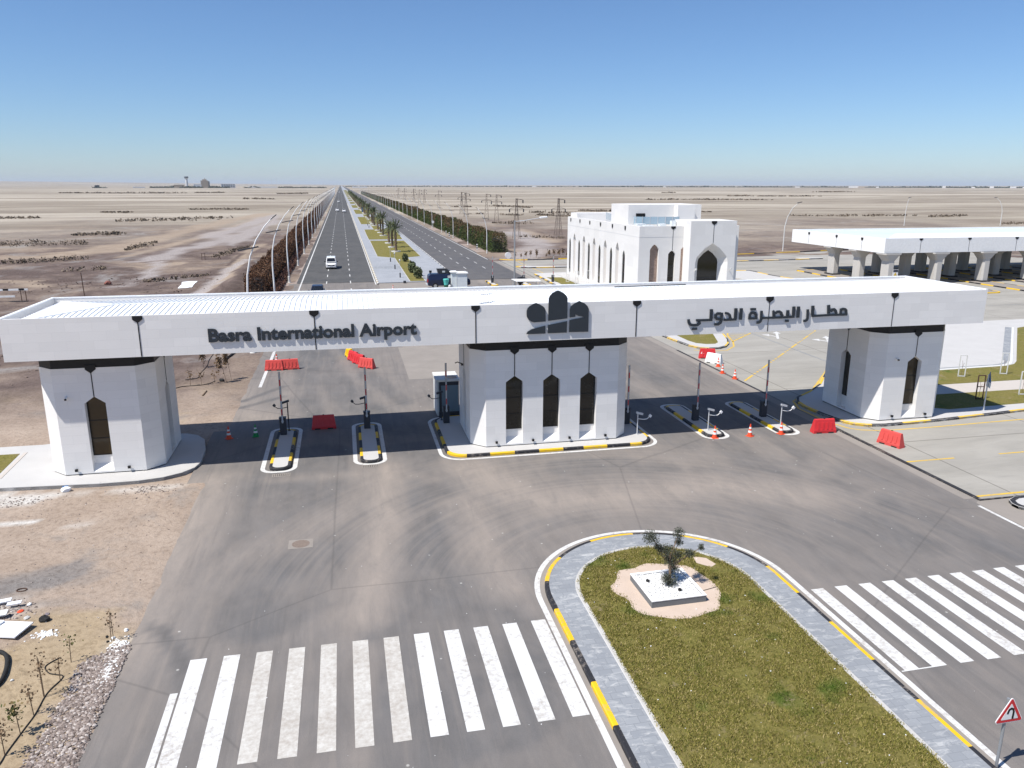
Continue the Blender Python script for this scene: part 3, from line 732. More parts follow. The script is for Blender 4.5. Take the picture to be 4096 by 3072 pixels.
# concrete-side yellow markings
my = MB()
ribbon(my, [(31.83, 48.13), (30.58, 47.37), (29.92, 46.84), (29.27, 45.08), (29.32, 42.87), (29.56, 41.37), (29.86, 40.54), (30.37, 40.05), (31.41, 39.71), (32.64, 39.63), (35.30, 39.66), (42.05, 39.93)], 0.13, 0.008, step=0.5)
ribbon(my, [(33.4,49.75),(37.3,54.2),(41,59)], 0.22, 0.008)
for a in [(29.18, 34.50)]: ribbon(my, [a,(32.2,34.51)], 0.13, 0.008)
for x in (35.15, 41.2, 47.2): ribbon(my, [(x,34.58),(x+3.0,34.6)], 0.13, 0.008)
ribbon(my, [(29.2,29.58),(60,29.75)], 0.16, 0.008, step=10)
A_, B_ = Vector((29.45,52.8)), Vector((47.1,70.9)); L_ = (B_-A_).length; s = 0.0; i = 0
while s < L_:
    ln = 2.2 if i % 4 == 0 else 0.35
    ribbon(my, [A_.lerp(B_, s/L_), A_.lerp(B_, min(1,(s+ln)/L_))], 0.16, 0.008); s += ln+0.42; i += 1
ribbon(my, [(37.6,71.5),(36.9,70.2),(35.95,67.2),(34.95,65.1),(33.5,63.6),(32,63.5),(30.6,64.3)], 0.16, 0.008, step=0.4)
ribbon(my, [(35.9,67.2),(39.9,71.0)], 0.16, 0.008)
for t in (0.3, 0.55, 0.8): ribbon(my, [Vector((35.95,67.3)).lerp(Vector((37.3,70.9)), t), Vector((35.95,67.2)).lerp(Vector((39.9,71)), t)], 0.10, 0.008)
ribbon(my, [(33.04,152.2),(32.9,128.1)], 0.16, 0.008, step=9)
struct(my.build("yellow_line", M['mark_yellow']))
def arrow(mb, c, ang, s, fork=True):
    ca, sa = math.cos(ang), math.sin(ang)
    def T(q): return [(c[0]+(x*ca-y*sa)*s, c[1]+(x*sa+y*ca)*s) for x, y in q]
    mb.sheet(T([(-2.0,-.13),(1.0,-.13),(1.0,.13),(-2.0,.13)]), 0.009)
    mb.sheet(T([(1.01,-.42),(2.1,0),(1.01,.42)]), 0.009)
    if fork:
        mb.sheet(T([(-0.9,.14),(-0.55,.14),(-0.1,.75),(-0.4,.75)]), 0.009); mb.sheet(T([(-0.75,.76),(0.35,.76),(-0.1,1.5)]), 0.009)
mw = MB(); arrow(mw, (41.82, 69.31), R(62), 1.0); arrow(mw, (45.32, 66.09), R(62), 1.0)
struct(mw.build("lane_arrow", M['mark_white']))
# expansion joints seen as thin dark lines
mk = MB()
for a, b in (((39.87,71),(39.57,56)),((78,82.1),(120,81.6)),((37.3,124.9),(64,124.7)),((68,141),(118,141.6))): ribbon(mk, [a,b], 0.10, 0.009, step=40)
struct(mk.build("expansion_joint", M['grey']))
mk = MB()
for c in [(-3.74, 39.38), (0.80, 39.80)]:
    pass

# ================================================================== ISLANDS, KERBS, SLABS
YB = [M['kerb_yellow'], M['kerb_black']]
def island(out, line_w, label, kerb_w=0.16, seg=1.0, phase=0.0, slab='pale', line_off=(0.32, 0.24), h=0.15, rim=True):
    """a raised traffic island: painted kerb, slab; the white line round it is a road marking"""
    root = empty("traffic_island", (0,0,0), 0, label, "traffic island", "barrier islands under the gate")
    per = sum((Vector(out[i])-Vector(out[i-1])).length for i in range(len(out)))
    if seg is None: seg = per/11; phase = seg
    kb = kerb_mb(out, kerb_w, -0.02, h, seg, True, phase=phase, step=0.2); kb.build("kerb", YB, root)
    inn = offset(dense(out, 0.2, True), kerb_w-0.004, True)
    s_ = MB(); s_.prism([(q.x,q.y) for q in inn], 0, h-0.006); s_.build("slab", M[slab], root)
    return root
wl = MB()
def outline(x0, y0, x1, y1, r, w=0.23): ribbon(wl, rrect(x0+w/2, y0+w/2, x1-w/2, y1-w/2, r-w/2), w, 0.006, True, step=0.6)
outline(-4.86, 39.78, -2.98, 47.65, 0.75); outline(-0.06, 40.02, 1.75, 47.78, 0.75)
outline(20.28, 40.2, 22.02, 47.85, 0.75); outline(24.92, 40.02, 26.55, 47.65, 0.75)
outline(4.62, 39.72, 17.40, 48.1, 1.25, 0.2)
# the big planted median in front: white ring outside its kerb
ring = [(16.08,3.0)] + [(11.14+4.94*math.cos(R(t)), 24.45+4.96*math.sin(R(t))) for t in range(0, 181, 4)] + [(6.20,3.0)]
ring[1] = (16.08, 24.45); ring[-2] = (6.20, 24.45)
ribbon(wl, offset([Vector(q) for q in ring], 0.10), 0.20, 0.006, False, step=0.6)
struct(wl.build("island_outline", M['mark_white']))
gy = MB(); ring2 = [(15.92,3.0)] + [(11.11+4.66*math.cos(R(t)), 24.42+4.62*math.sin(R(t))) for t in range(0, 181, 4)] + [(6.48,3.0)]
ribbon(gy, ring2, 0.24, 0.005, False, step=0.6); struct(gy.build("gutter_strip", M['cement']))

island(rrect(-4.40, 40.02, -3.30, 46.9, 0.5), 0, "island with rounded white outline, nearest to the left pillar of the gate", seg=None)
island(rrect(0.32, 40.2, 1.46, 47.0, 0.5), 0, "island with rounded white outline, next left of the wide middle pillar", seg=None)
island(rrect(20.5, 40.5, 21.72, 47.2, 0.5), 0, "island with rounded white outline, next right of the wide middle pillar", seg=None)
island(rrect(25.1, 40.35, 26.2, 47.1, 0.5), 0, "island with rounded white outline, nearest to the right pillar of the gate", seg=None)
island(rrect(5.0, 40.08, 17.06, 47.75, 1.15), 0, "wide yellow and black kerbed island carrying the middle pillar", phase=1.0, seg=1.36)

# --- front median: kerb, pavers, inner kerb, lawn
def ushape(cx, hw, y0, cy, n=4):
    return [(cx+hw, y0)] + [(cx+hw*math.cos(R(t)), cy+hw*math.sin(R(t))) for t in range(0, 181, n)] + [(cx-hw, y0)]
MED = empty("planted_median", (0,0,0), 0, "rounded planted median with paved rim and lawn in front of the gate", "median")
kerb_mb(ushape(11.09, 4.53, 3.0, 24.35), 0.16, -0.02, 0.15, 2.06, False, phase=0.75, step=0.25).build("kerb", YB, MED)
mb = MB(); mb.prism(ushape(11.09, 4.375, 3.0, 24.35), 0, 0.143); mb.build("paved_rim", M['pavers'], MED)
kerb_mb(ushape(11.06, 3.42, 3.0, 24.2), 0.17, 0.1, 0.165, 1.2, False, mis=(0,), step=0.3).build("inner_kerb", M['kerb_grey'], MED)
mb = MB(); mb.prism(ushape(11.06, 3.255, 3.0, 24.2), 0.1, 0.155); mb.build("lawn", M['lawn'], MED)
mb = MB(); pat = []
for i in range(40):
    t = 2*math.pi*i/40; r_ = 1.95+0.35*mnoise.noise((math.cos(t)*2.2, math.sin(t)*2.2, 1))
    pat.append((10.95+r_*0.98*math.cos(t), 24.05+r_*1.02*math.sin(t)))
mb.sheet(pat, 0.160); mb.sheet([(13.0,26.3),(13.45,26.05),(13.6,25.5),(13.3,25.3),(12.9,25.75)], 0.160)
k = NT('planter_sand', 0.95, 0.1); p = k.pos(); k.col(k.mix(k.noise(p, 3, 6, 0.7), (0.44, 0.35, 0.28), (0.58, 0.475, 0.395))).bump(k.noise(p, 15, 4), 0.4, 0.02); M['psand'] = k.m
mb.build("bare_sand", M['psand'], MED)

# --- left slab
LS = empty("paved_corner", (0,0,0), 0, "white paved corner with grey kerb carrying the left pillar", "pavement")
lk = [(-34,40.5),(-24,40.25),(-17,40.02),(-12.4,39.66),(-10.6,39.70),(-9.5,39.95),(-8.7,40.45),(-8.2,41.1),(-8.02,41.9),(-8.1,44.0),(-8.45,45.9),(-9.0,46.85),(-9.7,47.3),(-10.5,47.42),(-15.1,47.42),(-17.2,46.75),(-34,46.75)]
mb = MB(); mb.prism(lk[::-1], -0.05, 0.142); mb.build("slab", M['pale'], LS)
kerb_mb(lk[:4], 0.2, -0.05, 0.15, 1.0, False, mis=(0,), step=0.5).build("white_kerb", M['pale'], LS)
kerb_mb(lk[3:15], 0.22, -0.05, 0.15, 1.0, False, mis=(0,), step=0.3).build("grey_kerb", M['kerb_grey'], LS)
mb = MB(); mb.prism([(-17.75,41.55),(-17.95,45.3),(-34,45.35),(-34,42.0)], 0.1, 0.156); mb.build("lawn", M['lawn'], LS)
mb = MB(); mb.prism([(-17.6,41.35),(-17.42,41.35),(-17.62,45.45),(-17.8,45.45)], 0.1, 0.160); mb.build("edging", M['beige'], LS)

# --- right slab and its lawns
RS = empty("paved_corner", (0,0,0), 0, "paved corner with yellow and black kerb carrying the right pillar", "pavement")
rk = [(52.0,71.3),(37.3,54.2),(34.2,50.4),(32.2,48.6),(30.5,47.4),(29.9,46.4),(29.72,45.2),(29.85,43.3),(30.15,41.6),(30.5,41.0),(31.2,40.55),(32.3,40.36),(34.4,40.45),(36.5,40.6),(40.9,41.08),(43.1,41.36),(60,43.3),(80,45.6)]
mb = MB(); mb.prism(rk+[(80,72.2)], -0.02, 0.130); mb.build("slab", M['pale'], RS)
kerb_mb(rk[0:], 0.17, -0.02, 0.15, 2.13, False, phase=0.35, step=0.3).build("kerb", YB, RS)
mb = MB(); mb.prism([(37.8,45.96),(37.8,48.2),(80,48.55),(80,46.1)], 0.1, 0.136); mb.build("beige_path", M['beige'], RS)
mb = MB(); mb.prism([(37.9,43.0),(38.7,42.5),(44.7,42.75),(60,44.3),(80,46.2),(80,46.08),(60,45.95),(37.9,45.92)], 0.1, 0.146)
mb.prism([(37.8,48.25),(46,48.35),(80,48.6),(80,74),(70,68),(68.2,67.4),(55.0,53.9),(54.0,53.1),(52.8,52.62),(46.4,52.35),(37.9,52.05),(37.9,51.9)], 0.1, 0.146)
mb.build("lawn", M['lawn'], RS)
gl = [(38,52.6),(46.4,52.95),(52.6,53.2),(53.6,53.6),(54.4,54.35),(67.6,67.9)]
kerb_mb(offset([Vector(q) for q in gl], -0.50), 0.22, 0.1, 0.17, 2.0, False, mis=(0,), step=0.6).build("lawn_edging", M['offwhite'], RS)
mb = MB(); ribbon(mb, gl[:5], 0.22, 0.139, step=0.6); ribbon(mb, gl[4:], 0.62, 0.139, step=0.6); mb.build("grey_strip", M['pavers'], RS)

# --- island with a bed on the concrete behind the gate
FI = empty("traffic_island", (0,0,0), 0, "kerbed island with a dry planted bed on the concrete behind the gate", "traffic island")
fk = [(30.35,86),(30.35,70.8),(30.46,68.9),(30.8,66.0),(31.3,64.8),(32.1,64.3),(33.1,64.25),(34.0,64.8),(34.9,66.0),(35.75,67.7),(36.75,70.8),(37.5,74),(39,86)]
mb = MB(); mb.prism(fk, -0.02, 0.142); mb.build("slab", M['pale'], FI)
kerb_mb(fk, 0.17, -0.02, 0.15, 2.1, False, phase=0.9, step=0.3).build("kerb", YB, FI)
mb = MB(); mb.prism([(31.9,84),(31.65,68),(31.9,66.6),(32.6,66.0),(33.5,65.95),(34.1,66.6),(35.6,70.8),(37.2,76),(38,84)], 0.1, 0.15); mb.build("planted_bed", M['lawn'], FI)

# --- building forecourt
BF = empty("paved_apron", (0,0,0), 0, "white paved apron with small lawn along the arched office building", "pavement")
bk = [(30.5,90),(30.4,111.3),(30.3,113.5),(30.5,118.3),(30.66,123.6),(30.75,126.6),(31.2,127.5),(36.4,128.2),(52,128.2),(54,126),(54,90)]
mb = MB(); mb.prism(bk, -0.02, 0.142); mb.build("slab", M['pale'], BF)
kerb_mb(bk[:6][::-1], 0.3, -0.02, 0.16, 1.85, False, phase=0.0, step=0.4).build("kerb", YB, BF)
mb = MB(); mb.prism([(31.55,121.3),(33.95,120.9),(33.95,100),(31.5,100)], 0.1, 0.150); mb.build("lawn", M['lawn'], BF)
mb = MB(); mb.prism([(34.2,125),(34.5,125),(34.5,98),(34.2,98)], 0.1, 0.20); mb.build("edging", M['kerb_grey'], BF)

def kerbline(pts, label, seg=2.9, phase=0.0, w=0.3):
    o = kerb_mb(pts, w, -0.02, 0.19, seg, False, phase=phase, step=0.7).build("painted_kerb", YB)
    return struct(o)
kerbline([(30.2,153.6),(31.0,152.4),(32.1,151.8),(34.2,151.5),(44,152.5),(60,152.9),(83,155.2),(95.5,157.7),(108.4,160.8),(128,166)], "", 6.4)
kerbline([(46,71.6),(54,71.8),(60,72)], "", 2.4) if False else None
# long raised strip with a bed between the two service lanes
ST = empty("traffic_island", (0,0,0), 0, "long kerbed strip with dry grass between service lanes behind the office building", "traffic island")
mb = MB(); mb.prism([(31.8,140.6),(30.4,139.3),(30.6,138.2),(32.3,136.9),(39.2,136.7),(75,141.2),(85,141.6),(95,142.9),(96,144.6),(92,145.6),(77.5,145.6),(41,142.6)], -0.02, 0.12); mb.build("slab", M['pale'], ST)
mb = MB(); mb.prism([(32.6,140.4),(39.8,138.7),(75,142.6),(90,143.6),(90,145.2),(77.5,145.2),(41,142.1)], 0.05, 0.16); mb.build("dry_bed", M['cement'], ST)
kerb_mb([(31.8,140.6),(30.4,139.3),(30.6,138.2),(32.3,136.9),(39.2,136.7),(75,141.2),(85,141.6),(95,142.9)], 0.3, -0.02, 0.17, 3.4, False, step=0.7).build("kerb", YB, ST)
K3 = empty("traffic_island", (0,0,0), 0, "flat white paved island between the office building and the columned canopy", "traffic island")
mb = MB(); mb.prism([(58,125.5),(68.6,124.4),(68.7,117),(69.3,112),(71,100),(66,100),(60,118)], -0.02, 0.12); mb.build("slab", M['pale'], K3)
kerb_mb([(58,125.5),(66.5,124.9),(68.6,124.3),(68.5,117),(69.3,112),(71,100)], 0.3, -0.02, 0.17, 3.4, False, step=0.6).build("kerb", YB, K3)
KI = empty("traffic_island", (0,0,0), 0, "black kerbed white island tip cut by the photo's right edge", "traffic island")
ko = [(45,24.5),(45,29.0),(31.2,28.95),(30.6,28.9),(30.1,28.65),(29.9,28.25),(29.9,27.9),(30.2,27.5),(31,27.1),(33,26.6)]
mb = MB(); mb.prism(ko, -0.02, 0.145); mb.build("slab", M['pale'], KI)
kerb_mb(ko[1:], 0.24, -0.02, 0.155, 2.0, False, mis=(0,), step=0.2).build("kerb", M['kerb_black'], KI)
struct(kerb_mb([(29.05,41.4),(29.02,29.2),(60,29.4)][::-1], 0.12, -0.02, 0.05, 2.0, False, mis=(0,), step=2).build("low_kerb", M['kerb_black']))

# --- central reservation between the carriageways
CR_ = empty("central_reservation", (0,0,0), 0, "long paved central reservation with lawns and palms between the two carriageways", "median")
mb = MB(); mb.prism([(4.88,119.8),(17.3,120.6),(17.3,FAR),(4.88,FAR)], -0.02, 0.10); mb.build("paving", M['medianpave'], CR_)
kerb_mb([(4.72,FAR),(4.72,119.5)], 0.3, -0.02, 0.15, 1.45, False, mis=(0,1), step=9000).build("edge", M['kerb_grey'], CR_) if False else None
kc = [worn_paint('pale_yellow_kerb', (0.50, 0.40, 0.22), 0.2), M['offwhite']]
kerb_mb([(4.66,118.5),(4.66,640)][::-1], 0.24, -0.02, 0.17, 1.35, False, step=1.35).build("kerb", kc, CR_)
kerb_mb([(17.45,121),(17.45,640)], 0.13, -0.02, 0.15, 2.0, False, mis=(0,1), step=2.0).build("kerb", [M['kerb_grey'], M['darkgrey']], CR_)
lw = MB(); ed = MB()
def bed(mb_, ed_, poly, z=0.13):
    mb_.prism(poly, 0.0, z)
    ed_.prism([(q.x,q.y) for q in offset([Vector(q) for q in poly], -0.12 if sum(poly[i][0]*poly[(i+1)%len(poly)][1]-poly[(i+1)%len(poly)][0]*poly[i][1] for i in range(len(poly)))>0 else 0.12, True)], 0.0, z-0.01)
bed(lw, ed, [(9.8,120.7),(12.05,120.7),(12.7,161.8),(15.5,163.9),(15.75,210.8),(6.95,212.4),(6.8,164.9),(10.1,160.9)])
bed(lw, ed, [(6.83,216.7),(15.8,216.7),(17.0,267.5),(7.0,266),(6.85,240)])
y = 267.0; i = 0
while y < 2200:
    bed(lw, ed, [(10.1,y+0.3),(12.7,y+0.3),(12.7,y+33),(10.1,y+33)])
    bed(lw, ed, [(6.9,y+36),(15.8,y+36),(15.8,y+104),(6.9,y+104)]); y += 108
lw.build("lawn", M['lawn'], CR_); ed.build("lawn_edging", M['kerb_grey'], CR_)
mb = MB()
for a in [(6.9,146.5,10.0,147.6),(6.0,140.5,9.2,144.5)]: mb.box(5.2, a[1], 0, 9.9, a[3], 0.104)
mb.build("dark_paving_band", M['pavers'], CR_)

# ================================================================== GATE
GATE = empty("airport_gate", (11.1,43.95,0), 0, "long white entrance gate of one beam over three pillars with dark lettering", "gate")
G0 = Vector((11.1,43.95,0))
def gpart(mb, name, mats, parent=GATE, **kw):
    """geometry is written in world coordinates; move it into the gate's frame"""
    off = G0
    mb.v = [(x-off.x, y-off.y, z-off.z) for x, y, z in mb.v]
    return mb.build(name, mats, parent, **kw)
BX0, BX1, BY0, BY1, BZ0, BZ1 = -16.0, 38.2, 40.3, 47.6, 6.31, 8.35
mb = MB()
mb.box(BX0, BY0, BZ0, BX1, BY1, 7.98)                       # body
mb.box(BX0, BY0, 7.98, BX1, BY0+0.12, BZ1)                  # upstands
mb.box(BX0, BY1-0.14, 7.98, BX1, BY1, BZ1)
mb.box(BX0, BY0+0.12, 7.98, BX0+0.14, BY1-0.14, BZ1); mb.box(BX1-0.14, BY0+0.12, 7.98, BX1, BY1-0.14, BZ1)
gpart(mb, "beam", M['panel'])
mb = MB()                                                    # coping on three sides
mb.box(BX0-0.02, BY1-0.16, BZ1, BX1+0.02, BY1+0.02, BZ1+0.05)
mb.box(BX0-0.02, BY0+0.0, BZ1, BX0+0.16, BY1-0.16, BZ1+0.05); mb.box(BX1-0.16, BY0+0.0, BZ1, BX1+0.02, BY1-0.16, BZ1+0.05)
gpart(mb, "coping", M['roofwhite'])
# hipped sheet roof with standing seams
ex0, ex1, ey0, ey1 = BX0+0.62, BX1-0.62, BY0+0.13, BY1-0.50
ze, zr, ym = 8.19, 8.41, 43.9
rx0, rx1 = ex0+3.5, ex1-3.5
mb = MB(); mb.add([(ex0,ey0,ze),(ex1,ey0,ze),(ex1,ey1,ze),(ex0,ey1,ze),(rx0,ym,zr),(rx1,ym,zr),(ex0,ey0,7.985),(ex1,ey0,7.985),(ex1,ey1,7.985),(ex0,ey1,7.985)], [(0,1,5,4),(2,3,4,5),(1,2,5),(3,0,4),(1,7,8,2),(2,8,9,3),(3,9,6,0)], 0)
def zroof(x, y):
    fy_ = (y-ey0)/(ym-ey0) if y < ym else (ey1-y)/(ey1-ym)
    fx_ = min((x-ex0)/3.5, (ex1-x)/3.5)
    return ze+(zr-ze)*max(0, min(1, fy_, fx_))
x = ex0+0.3
while x < ex1:
    for ya, yb in ((ey0, ym), (ey1, ym)):
        f = min(1.0, min((x-ex0)/3.5, (ex1-x)/3.5)); yb_ = ya+(yb-ya)*f
        a, b = Vector((x,ya,ze+0.012)), Vector((x,yb_,zroof(x,yb_)+0.012))
        mb.bar(a, b, 0.028, 1, 0.045)
    x += 0.27
y = ey0+0.4
while y < ey1:
    for xa, xr in ((ex0, rx0), (ex1, rx1)):
        f = (y-ey0)/(ym-ey0) if y < ym else (ey1-y)/(ey1-ym)
        xb = xa+(xr-xa)*min(1, f); mb.bar((xa,y,ze+0.012), (xb,y,zroof(xb,y)+0.012), 0.05, 0, 0.05)
    y += 0.30
for a, b in (((rx0,ym,zr+.02),(rx1,ym,zr+.02)),((ex0,ey0,ze+.02),(rx0,ym,zr+.02)),((ex0,ey1,ze+.02),(rx0,ym,zr+.02)),((ex1,ey0,ze+.02),(rx1,ym,zr+.02)),((ex1,ey1,ze+.02),(rx1,ym,zr+.02))): mb.bar(a, b, 0.16, 0, 0.03)
roof = gpart(mb, "roof", [M['roofwhite'], M['seam']])
mb = MB()                                                    # a left-over strip and a folded grille on the roof
mb.bar((16.2,45.6,8.42),(21.0,45.9,8.42), 0.10, 0, 0.05); gpart(mb, "roof_strip", M['darkgrey'], GATE)
mb = MB(); c_ = (7.35,41.4,8.55)
for i in range(6): mb.bar((7.0+i*0.12,41.3+i*0.05,8.3),(7.15+i*0.12,41.6+i*0.05,8.72), 0.035)
mb.bar((7.0,41.3,8.30),(7.66,41.6,8.30),0.04); mb.bar((7.15,41.6,8.72),(7.8,41.9,8.72),0.04)
gpart(mb, "roof_grille", M['lightgrey'], GATE)

def drop(mb, cx, y, ztop, hw, h1, h2, zline, lw=0.05, axis_='x'):
    """black pentagon drop ornament with the thin joint below it"""
    poly = [(cx-hw,ztop),(cx+hw,ztop),(cx+hw,ztop-h1),(cx,ztop-h2),(cx-hw,ztop-h1)]
    mb.plate(poly, y-0.035, y-0.002)
    mb.box(cx-lw/2, y-0.02, zline, cx+lw/2, y-0.002, ztop-h2+0.02)
for cx in (-9.93, -1.63, 6.64, 15.63, 23.66, 31.78):
    mb = MB(); drop(mb, cx, BY0, BZ1-0.02, 0.23, 0.17, 0.34, BZ0+0.02, 0.045 if cx < 20 else 0.03); gpart(mb, "drop_ornament", M['black'])

# ---- pillars
def holed_wall(mb, o, u, n, L, z0, z1, holes, depth, mi=0):
    """a vertical wall with niches cut in it; o origin, u along, n outward normal"""
    o, u, n = Vector(o), Vector(u), Vector(n); up = Vector((0,0,1))
    rings = [[(0,z0),(L,z0),(L,z1),(0,z1)]] + holes
    flat = [q for r in rings for q in r]
    tri = tessellate_polygon([[Vector((a,b,0)) for a, b in r] for r in rings])
    mb.add([o+u*a+up*b for a, b in flat], [tuple(t) for t in tri], mi)
    for hi, h in enumerate(holes):
        dd = depth[hi] if isinstance(depth, list) else depth
        m = len(h); vs = [o+u*a+up*b for a, b in h]+[o+u*a+up*b-n*dd for a, b in h]
        mb.add(vs, [(i,(i+1)%m,m+(i+1)%m,m+i) for i in range(m)], mi)
def niche(c, hw, zb, zs, zt): return [(c-hw,zb),(c+hw,zb),(c+hw,zs),(c,zt),(c-hw,zs)]
def pillar(cx, hx, fronts, yb=46.8, c=0.78, label=None):
    zb, zt = 0.19, 5.70; y0 = 41.12; x0, x1 = cx-hx, cx+hx
    mb = MB(); dp = 0.34
    fh = [niche(f-(x0+c), 0.49, 0.27, 3.87, 4.22) for f in fronts]
    holed_wall(mb, (x0+c,y0,0), (1,0,0), (0,-1,0), x1-x0-2*c, zb, zt, fh, dp)
    sl = yb-y0-2*c; sh = [niche(sl/2, 0.49, 0.27, 3.87, 4.22)]
    holed_wall(mb, (x0,yb-c,0), (0,-1,0), (-1,0,0), sl, zb, zt, sh, dp)
    holed_wall(mb, (x1,y0+c,0), (0,1,0), (1,0,0), sl, zb, zt, sh, dp)
    holed_wall(mb, (x1-c,yb,0), (-1,0,0), (0,1,0), x1-x0-2*c, zb, zt, [], dp)
    for a, b in (((x0,y0+c),(x0+c,y0)),((x1-c,y0),(x1,y0+c)),((x1,yb-c),(x1-c,yb)),((x0+c,yb),(x0,yb-c))):
        mb.add([(a[0],a[1],zb),(b[0],b[1],zb),(b[0],b[1],zt),(a[0],a[1],zt)], [(0,1,2,3)])
    oct_ = [(x0+c,y0),(x1-c,y0),(x1,y0+c),(x1,yb-c),(x1-c,yb),(x0+c,yb),(x0,yb-c),(x0,y0+c)]
    mb.sheet(oct_, zt)
    # panel below each window, leaning out to the sill
    for f in fronts:
        mb.add([(f-.49,y0+dp,1.04),(f+.49,y0+dp,1.04),(f+.49,y0+dp-0.02,0.62),(f-.49,y0+dp-0.02,0.62),(f+.49,y0+0.01,0.275),(f-.49,y0+0.01,0.275)], [(0,1,2,3),(3,2,4,5)])
    pl = gpart(mb, "pillar", M['panel'])
    # black base joint and black collar under the beam
    ins = lambda d: [(q.x,q.y) for q in offset([Vector(q) for q in oct_], d, True)]
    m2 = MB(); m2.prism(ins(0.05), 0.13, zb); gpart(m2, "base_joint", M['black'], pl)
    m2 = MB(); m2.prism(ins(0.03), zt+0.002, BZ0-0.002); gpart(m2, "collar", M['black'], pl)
    for f in fronts:
        m2 = MB(); m2.plate([(a+x0+c, b) for a, b in niche(f-x0-c, 0.488, 1.04, 3.87, 4.215)], y0+dp-0.012, y0+dp+0.03)
        w = gpart(m2, "window", M['bronze'] if len(fronts) == 1 else M['glass'], pl)
        m3_ = MB()
        for zz in (1.06, 1.95, 2.9): m3_.box(f-.485, y0+dp-0.03, zz-0.02, f+.485, y0+dp-0.013, zz+0.02)
        for sx in (-.47, .47): m3_.box(f+sx-.018, y0+dp-0.028, 1.08, f+sx+.018, y0+dp-0.0135, 3.86)
        m3_.v = [(a, b, c2) for a, b, c2 in m3_.v]
        fr = gpart(m3_, "window_frame", M['black'], pl)
        m2 = MB(); drop(m2, f, y0, zt+0.14, 0.245, 0.22, 0.42, 4.22, 0.04); gpart(m2, "drop_ornament", M['black'], pl)
    for sx, nx_ in ((x0,-1), (x1,1)):
        m2 = MB(); yc = (y0+yb)/2
        poly = [(yc-.488,1.04),(yc+.488,1.04),(yc+.488,3.87),(yc,4.215),(yc-.488,3.87)]
        xa = sx-nx_*(dp-0.012)
        m2.add([(xa,a,b) for a, b in poly], [(0,1,2,3,4)]); gpart(m2, "window", M['glass'], pl)
        m2 = MB(); m2.add([(sx-nx_*dp,yc-.49,1.04),(sx-nx_*dp,yc+.49,1.04),(sx-nx_*dp,yc+.49,0.27),(sx-nx_*dp,yc-.49,0.27)], [(0,1,2,3)]); gpart(m2, "window_apron", M['panel'], pl)
        m2 = MB()
        for q in [(yc-.2,5.84),]:
            m2.add([(sx+nx_*0.03,yc-.24,5.84),(sx+nx_*0.03,yc+.24,5.84),(sx+nx_*0.03,yc+.24,5.62),(sx+nx_*0.03,yc,5.42),(sx+nx_*0.03,yc-.24,5.62)], [(0,1,2,3,4)])
            m2.box(min(sx,sx+nx_*0.02)+0.001*nx_, yc-.02, 4.22, max(sx,sx+nx_*0.02)+0.001*nx_, yc+.02, 5.44)
        gpart(m2, "drop_ornament", M['black'], pl)
    return pl
PL_L = pillar(-12.44, 2.70, [-12.56])
PL_M = pillar(11.15, 4.62, [8.93, 11.07, 13.24])
PL_R = pillar(34.30, 2.70, [34.43])
def spot(x, y, z, pl, nz=-1):
    m = MB(); m.box(x-.06, y-.16, z-.05, x+.06, y-.04, z+.07); m.box(x-.03, y-.04, z-.03, x+.03, y-.001, z+.03); gpart(m, "spotlight", M['black'], pl)
for x in (7.89, 10.0, 12.15, 14.31): spot(x, 41.12, 0.42, PL_M)
for x in [(-13.809, 0.318), (-11.326, 0.329)]: spot(x[0], 41.12, 0.42, PL_L)
for x in [(33.208, 0.381), (35.598, 0.400)]: spot(x[0], 41.12, 0.42, PL_R)
def camera_dome(q, pl):
    m = MB(); m.box(q[0]-.05, 40.95, q[1]-.05, q[0]+.05, 41.119, q[1]+.05, 0); m.box(q[0]-.04, 40.86, q[1]-.09, q[0]+.04, 40.949, q[1]-.01, 1); gpart(m, "camera", [M['white'], M['black']], pl)
camera_dome((-13.81, 4.23), PL_L); camera_dome((33.09, 4.12), PL_R)
m = MB(); m.box(6.42, 44.3, 4.2, 6.52, 44.4, 4.3); m.tube([(6.53,44.35,4.28),(6.2,44.35,4.42),(6.05,44.35,4.36)], 0.03, 6); gpart(m, "wall_camera", M['black'], PL_M)

# ---- lettering
def text_mesh(body, x0, x1, z0, cap, y0, y1, off):
    cu = bpy.data.curves.new("sign_text", 'FONT'); cu.body = body; cu.size = 1.0; cu.offset = off; cu.resolution_u = 3
    ob = bpy.data.objects.new("sign_text", cu); COL.objects.link(ob)
    dg = bpy.context.evaluated_depsgraph_get(); me = bpy.data.meshes.new_from_object(ob.evaluated_get(dg))
    vs = [v.co.copy() for v in me.vertices]; fs = [tuple(p.vertices) for p in me.polygons]
    bpy.data.objects.remove(ob); bpy.data.curves.remove(cu); bpy.data.meshes.remove(me)
    ax0 = min(v.x for v in vs); ax1 = max(v.x for v in vs)
    base = 0.0; caph = 0.727
    mb = MB(); sx = (x1-x0)/(ax1-ax0); sz = cap/caph
    f = [(x0+(v.x-ax0)*sx, z0+(v.y-base)*sz) for v in vs]; n = len(f)
    V = [(a,y0,b) for a, b in f]+[(a,y1,b) for a, b in f]
    cnt = {}
    for p in fs:
        for i in range(len(p)):
            e = (p[i], p[(i+1)%len(p)]); cnt[frozenset(e)] = cnt.get(frozenset(e), [])+[e]
    F_ = [p for p in fs]+[tuple(i+n for i in p[::-1]) for p in fs]
    for es in cnt.values():
        if len(es) == 1: a, b = es[0]; F_.append((b,a,a+n,b+n))
    mb.add(V, F_); return mb
try:
    gpart(text_mesh("Basra International Airport", -6.76, 3.52, 6.945, 0.655, BY0-0.088, BY0-0.02, 0.036), "english_lettering", M['letter'])
except Exception as ex:
    print("text", ex)
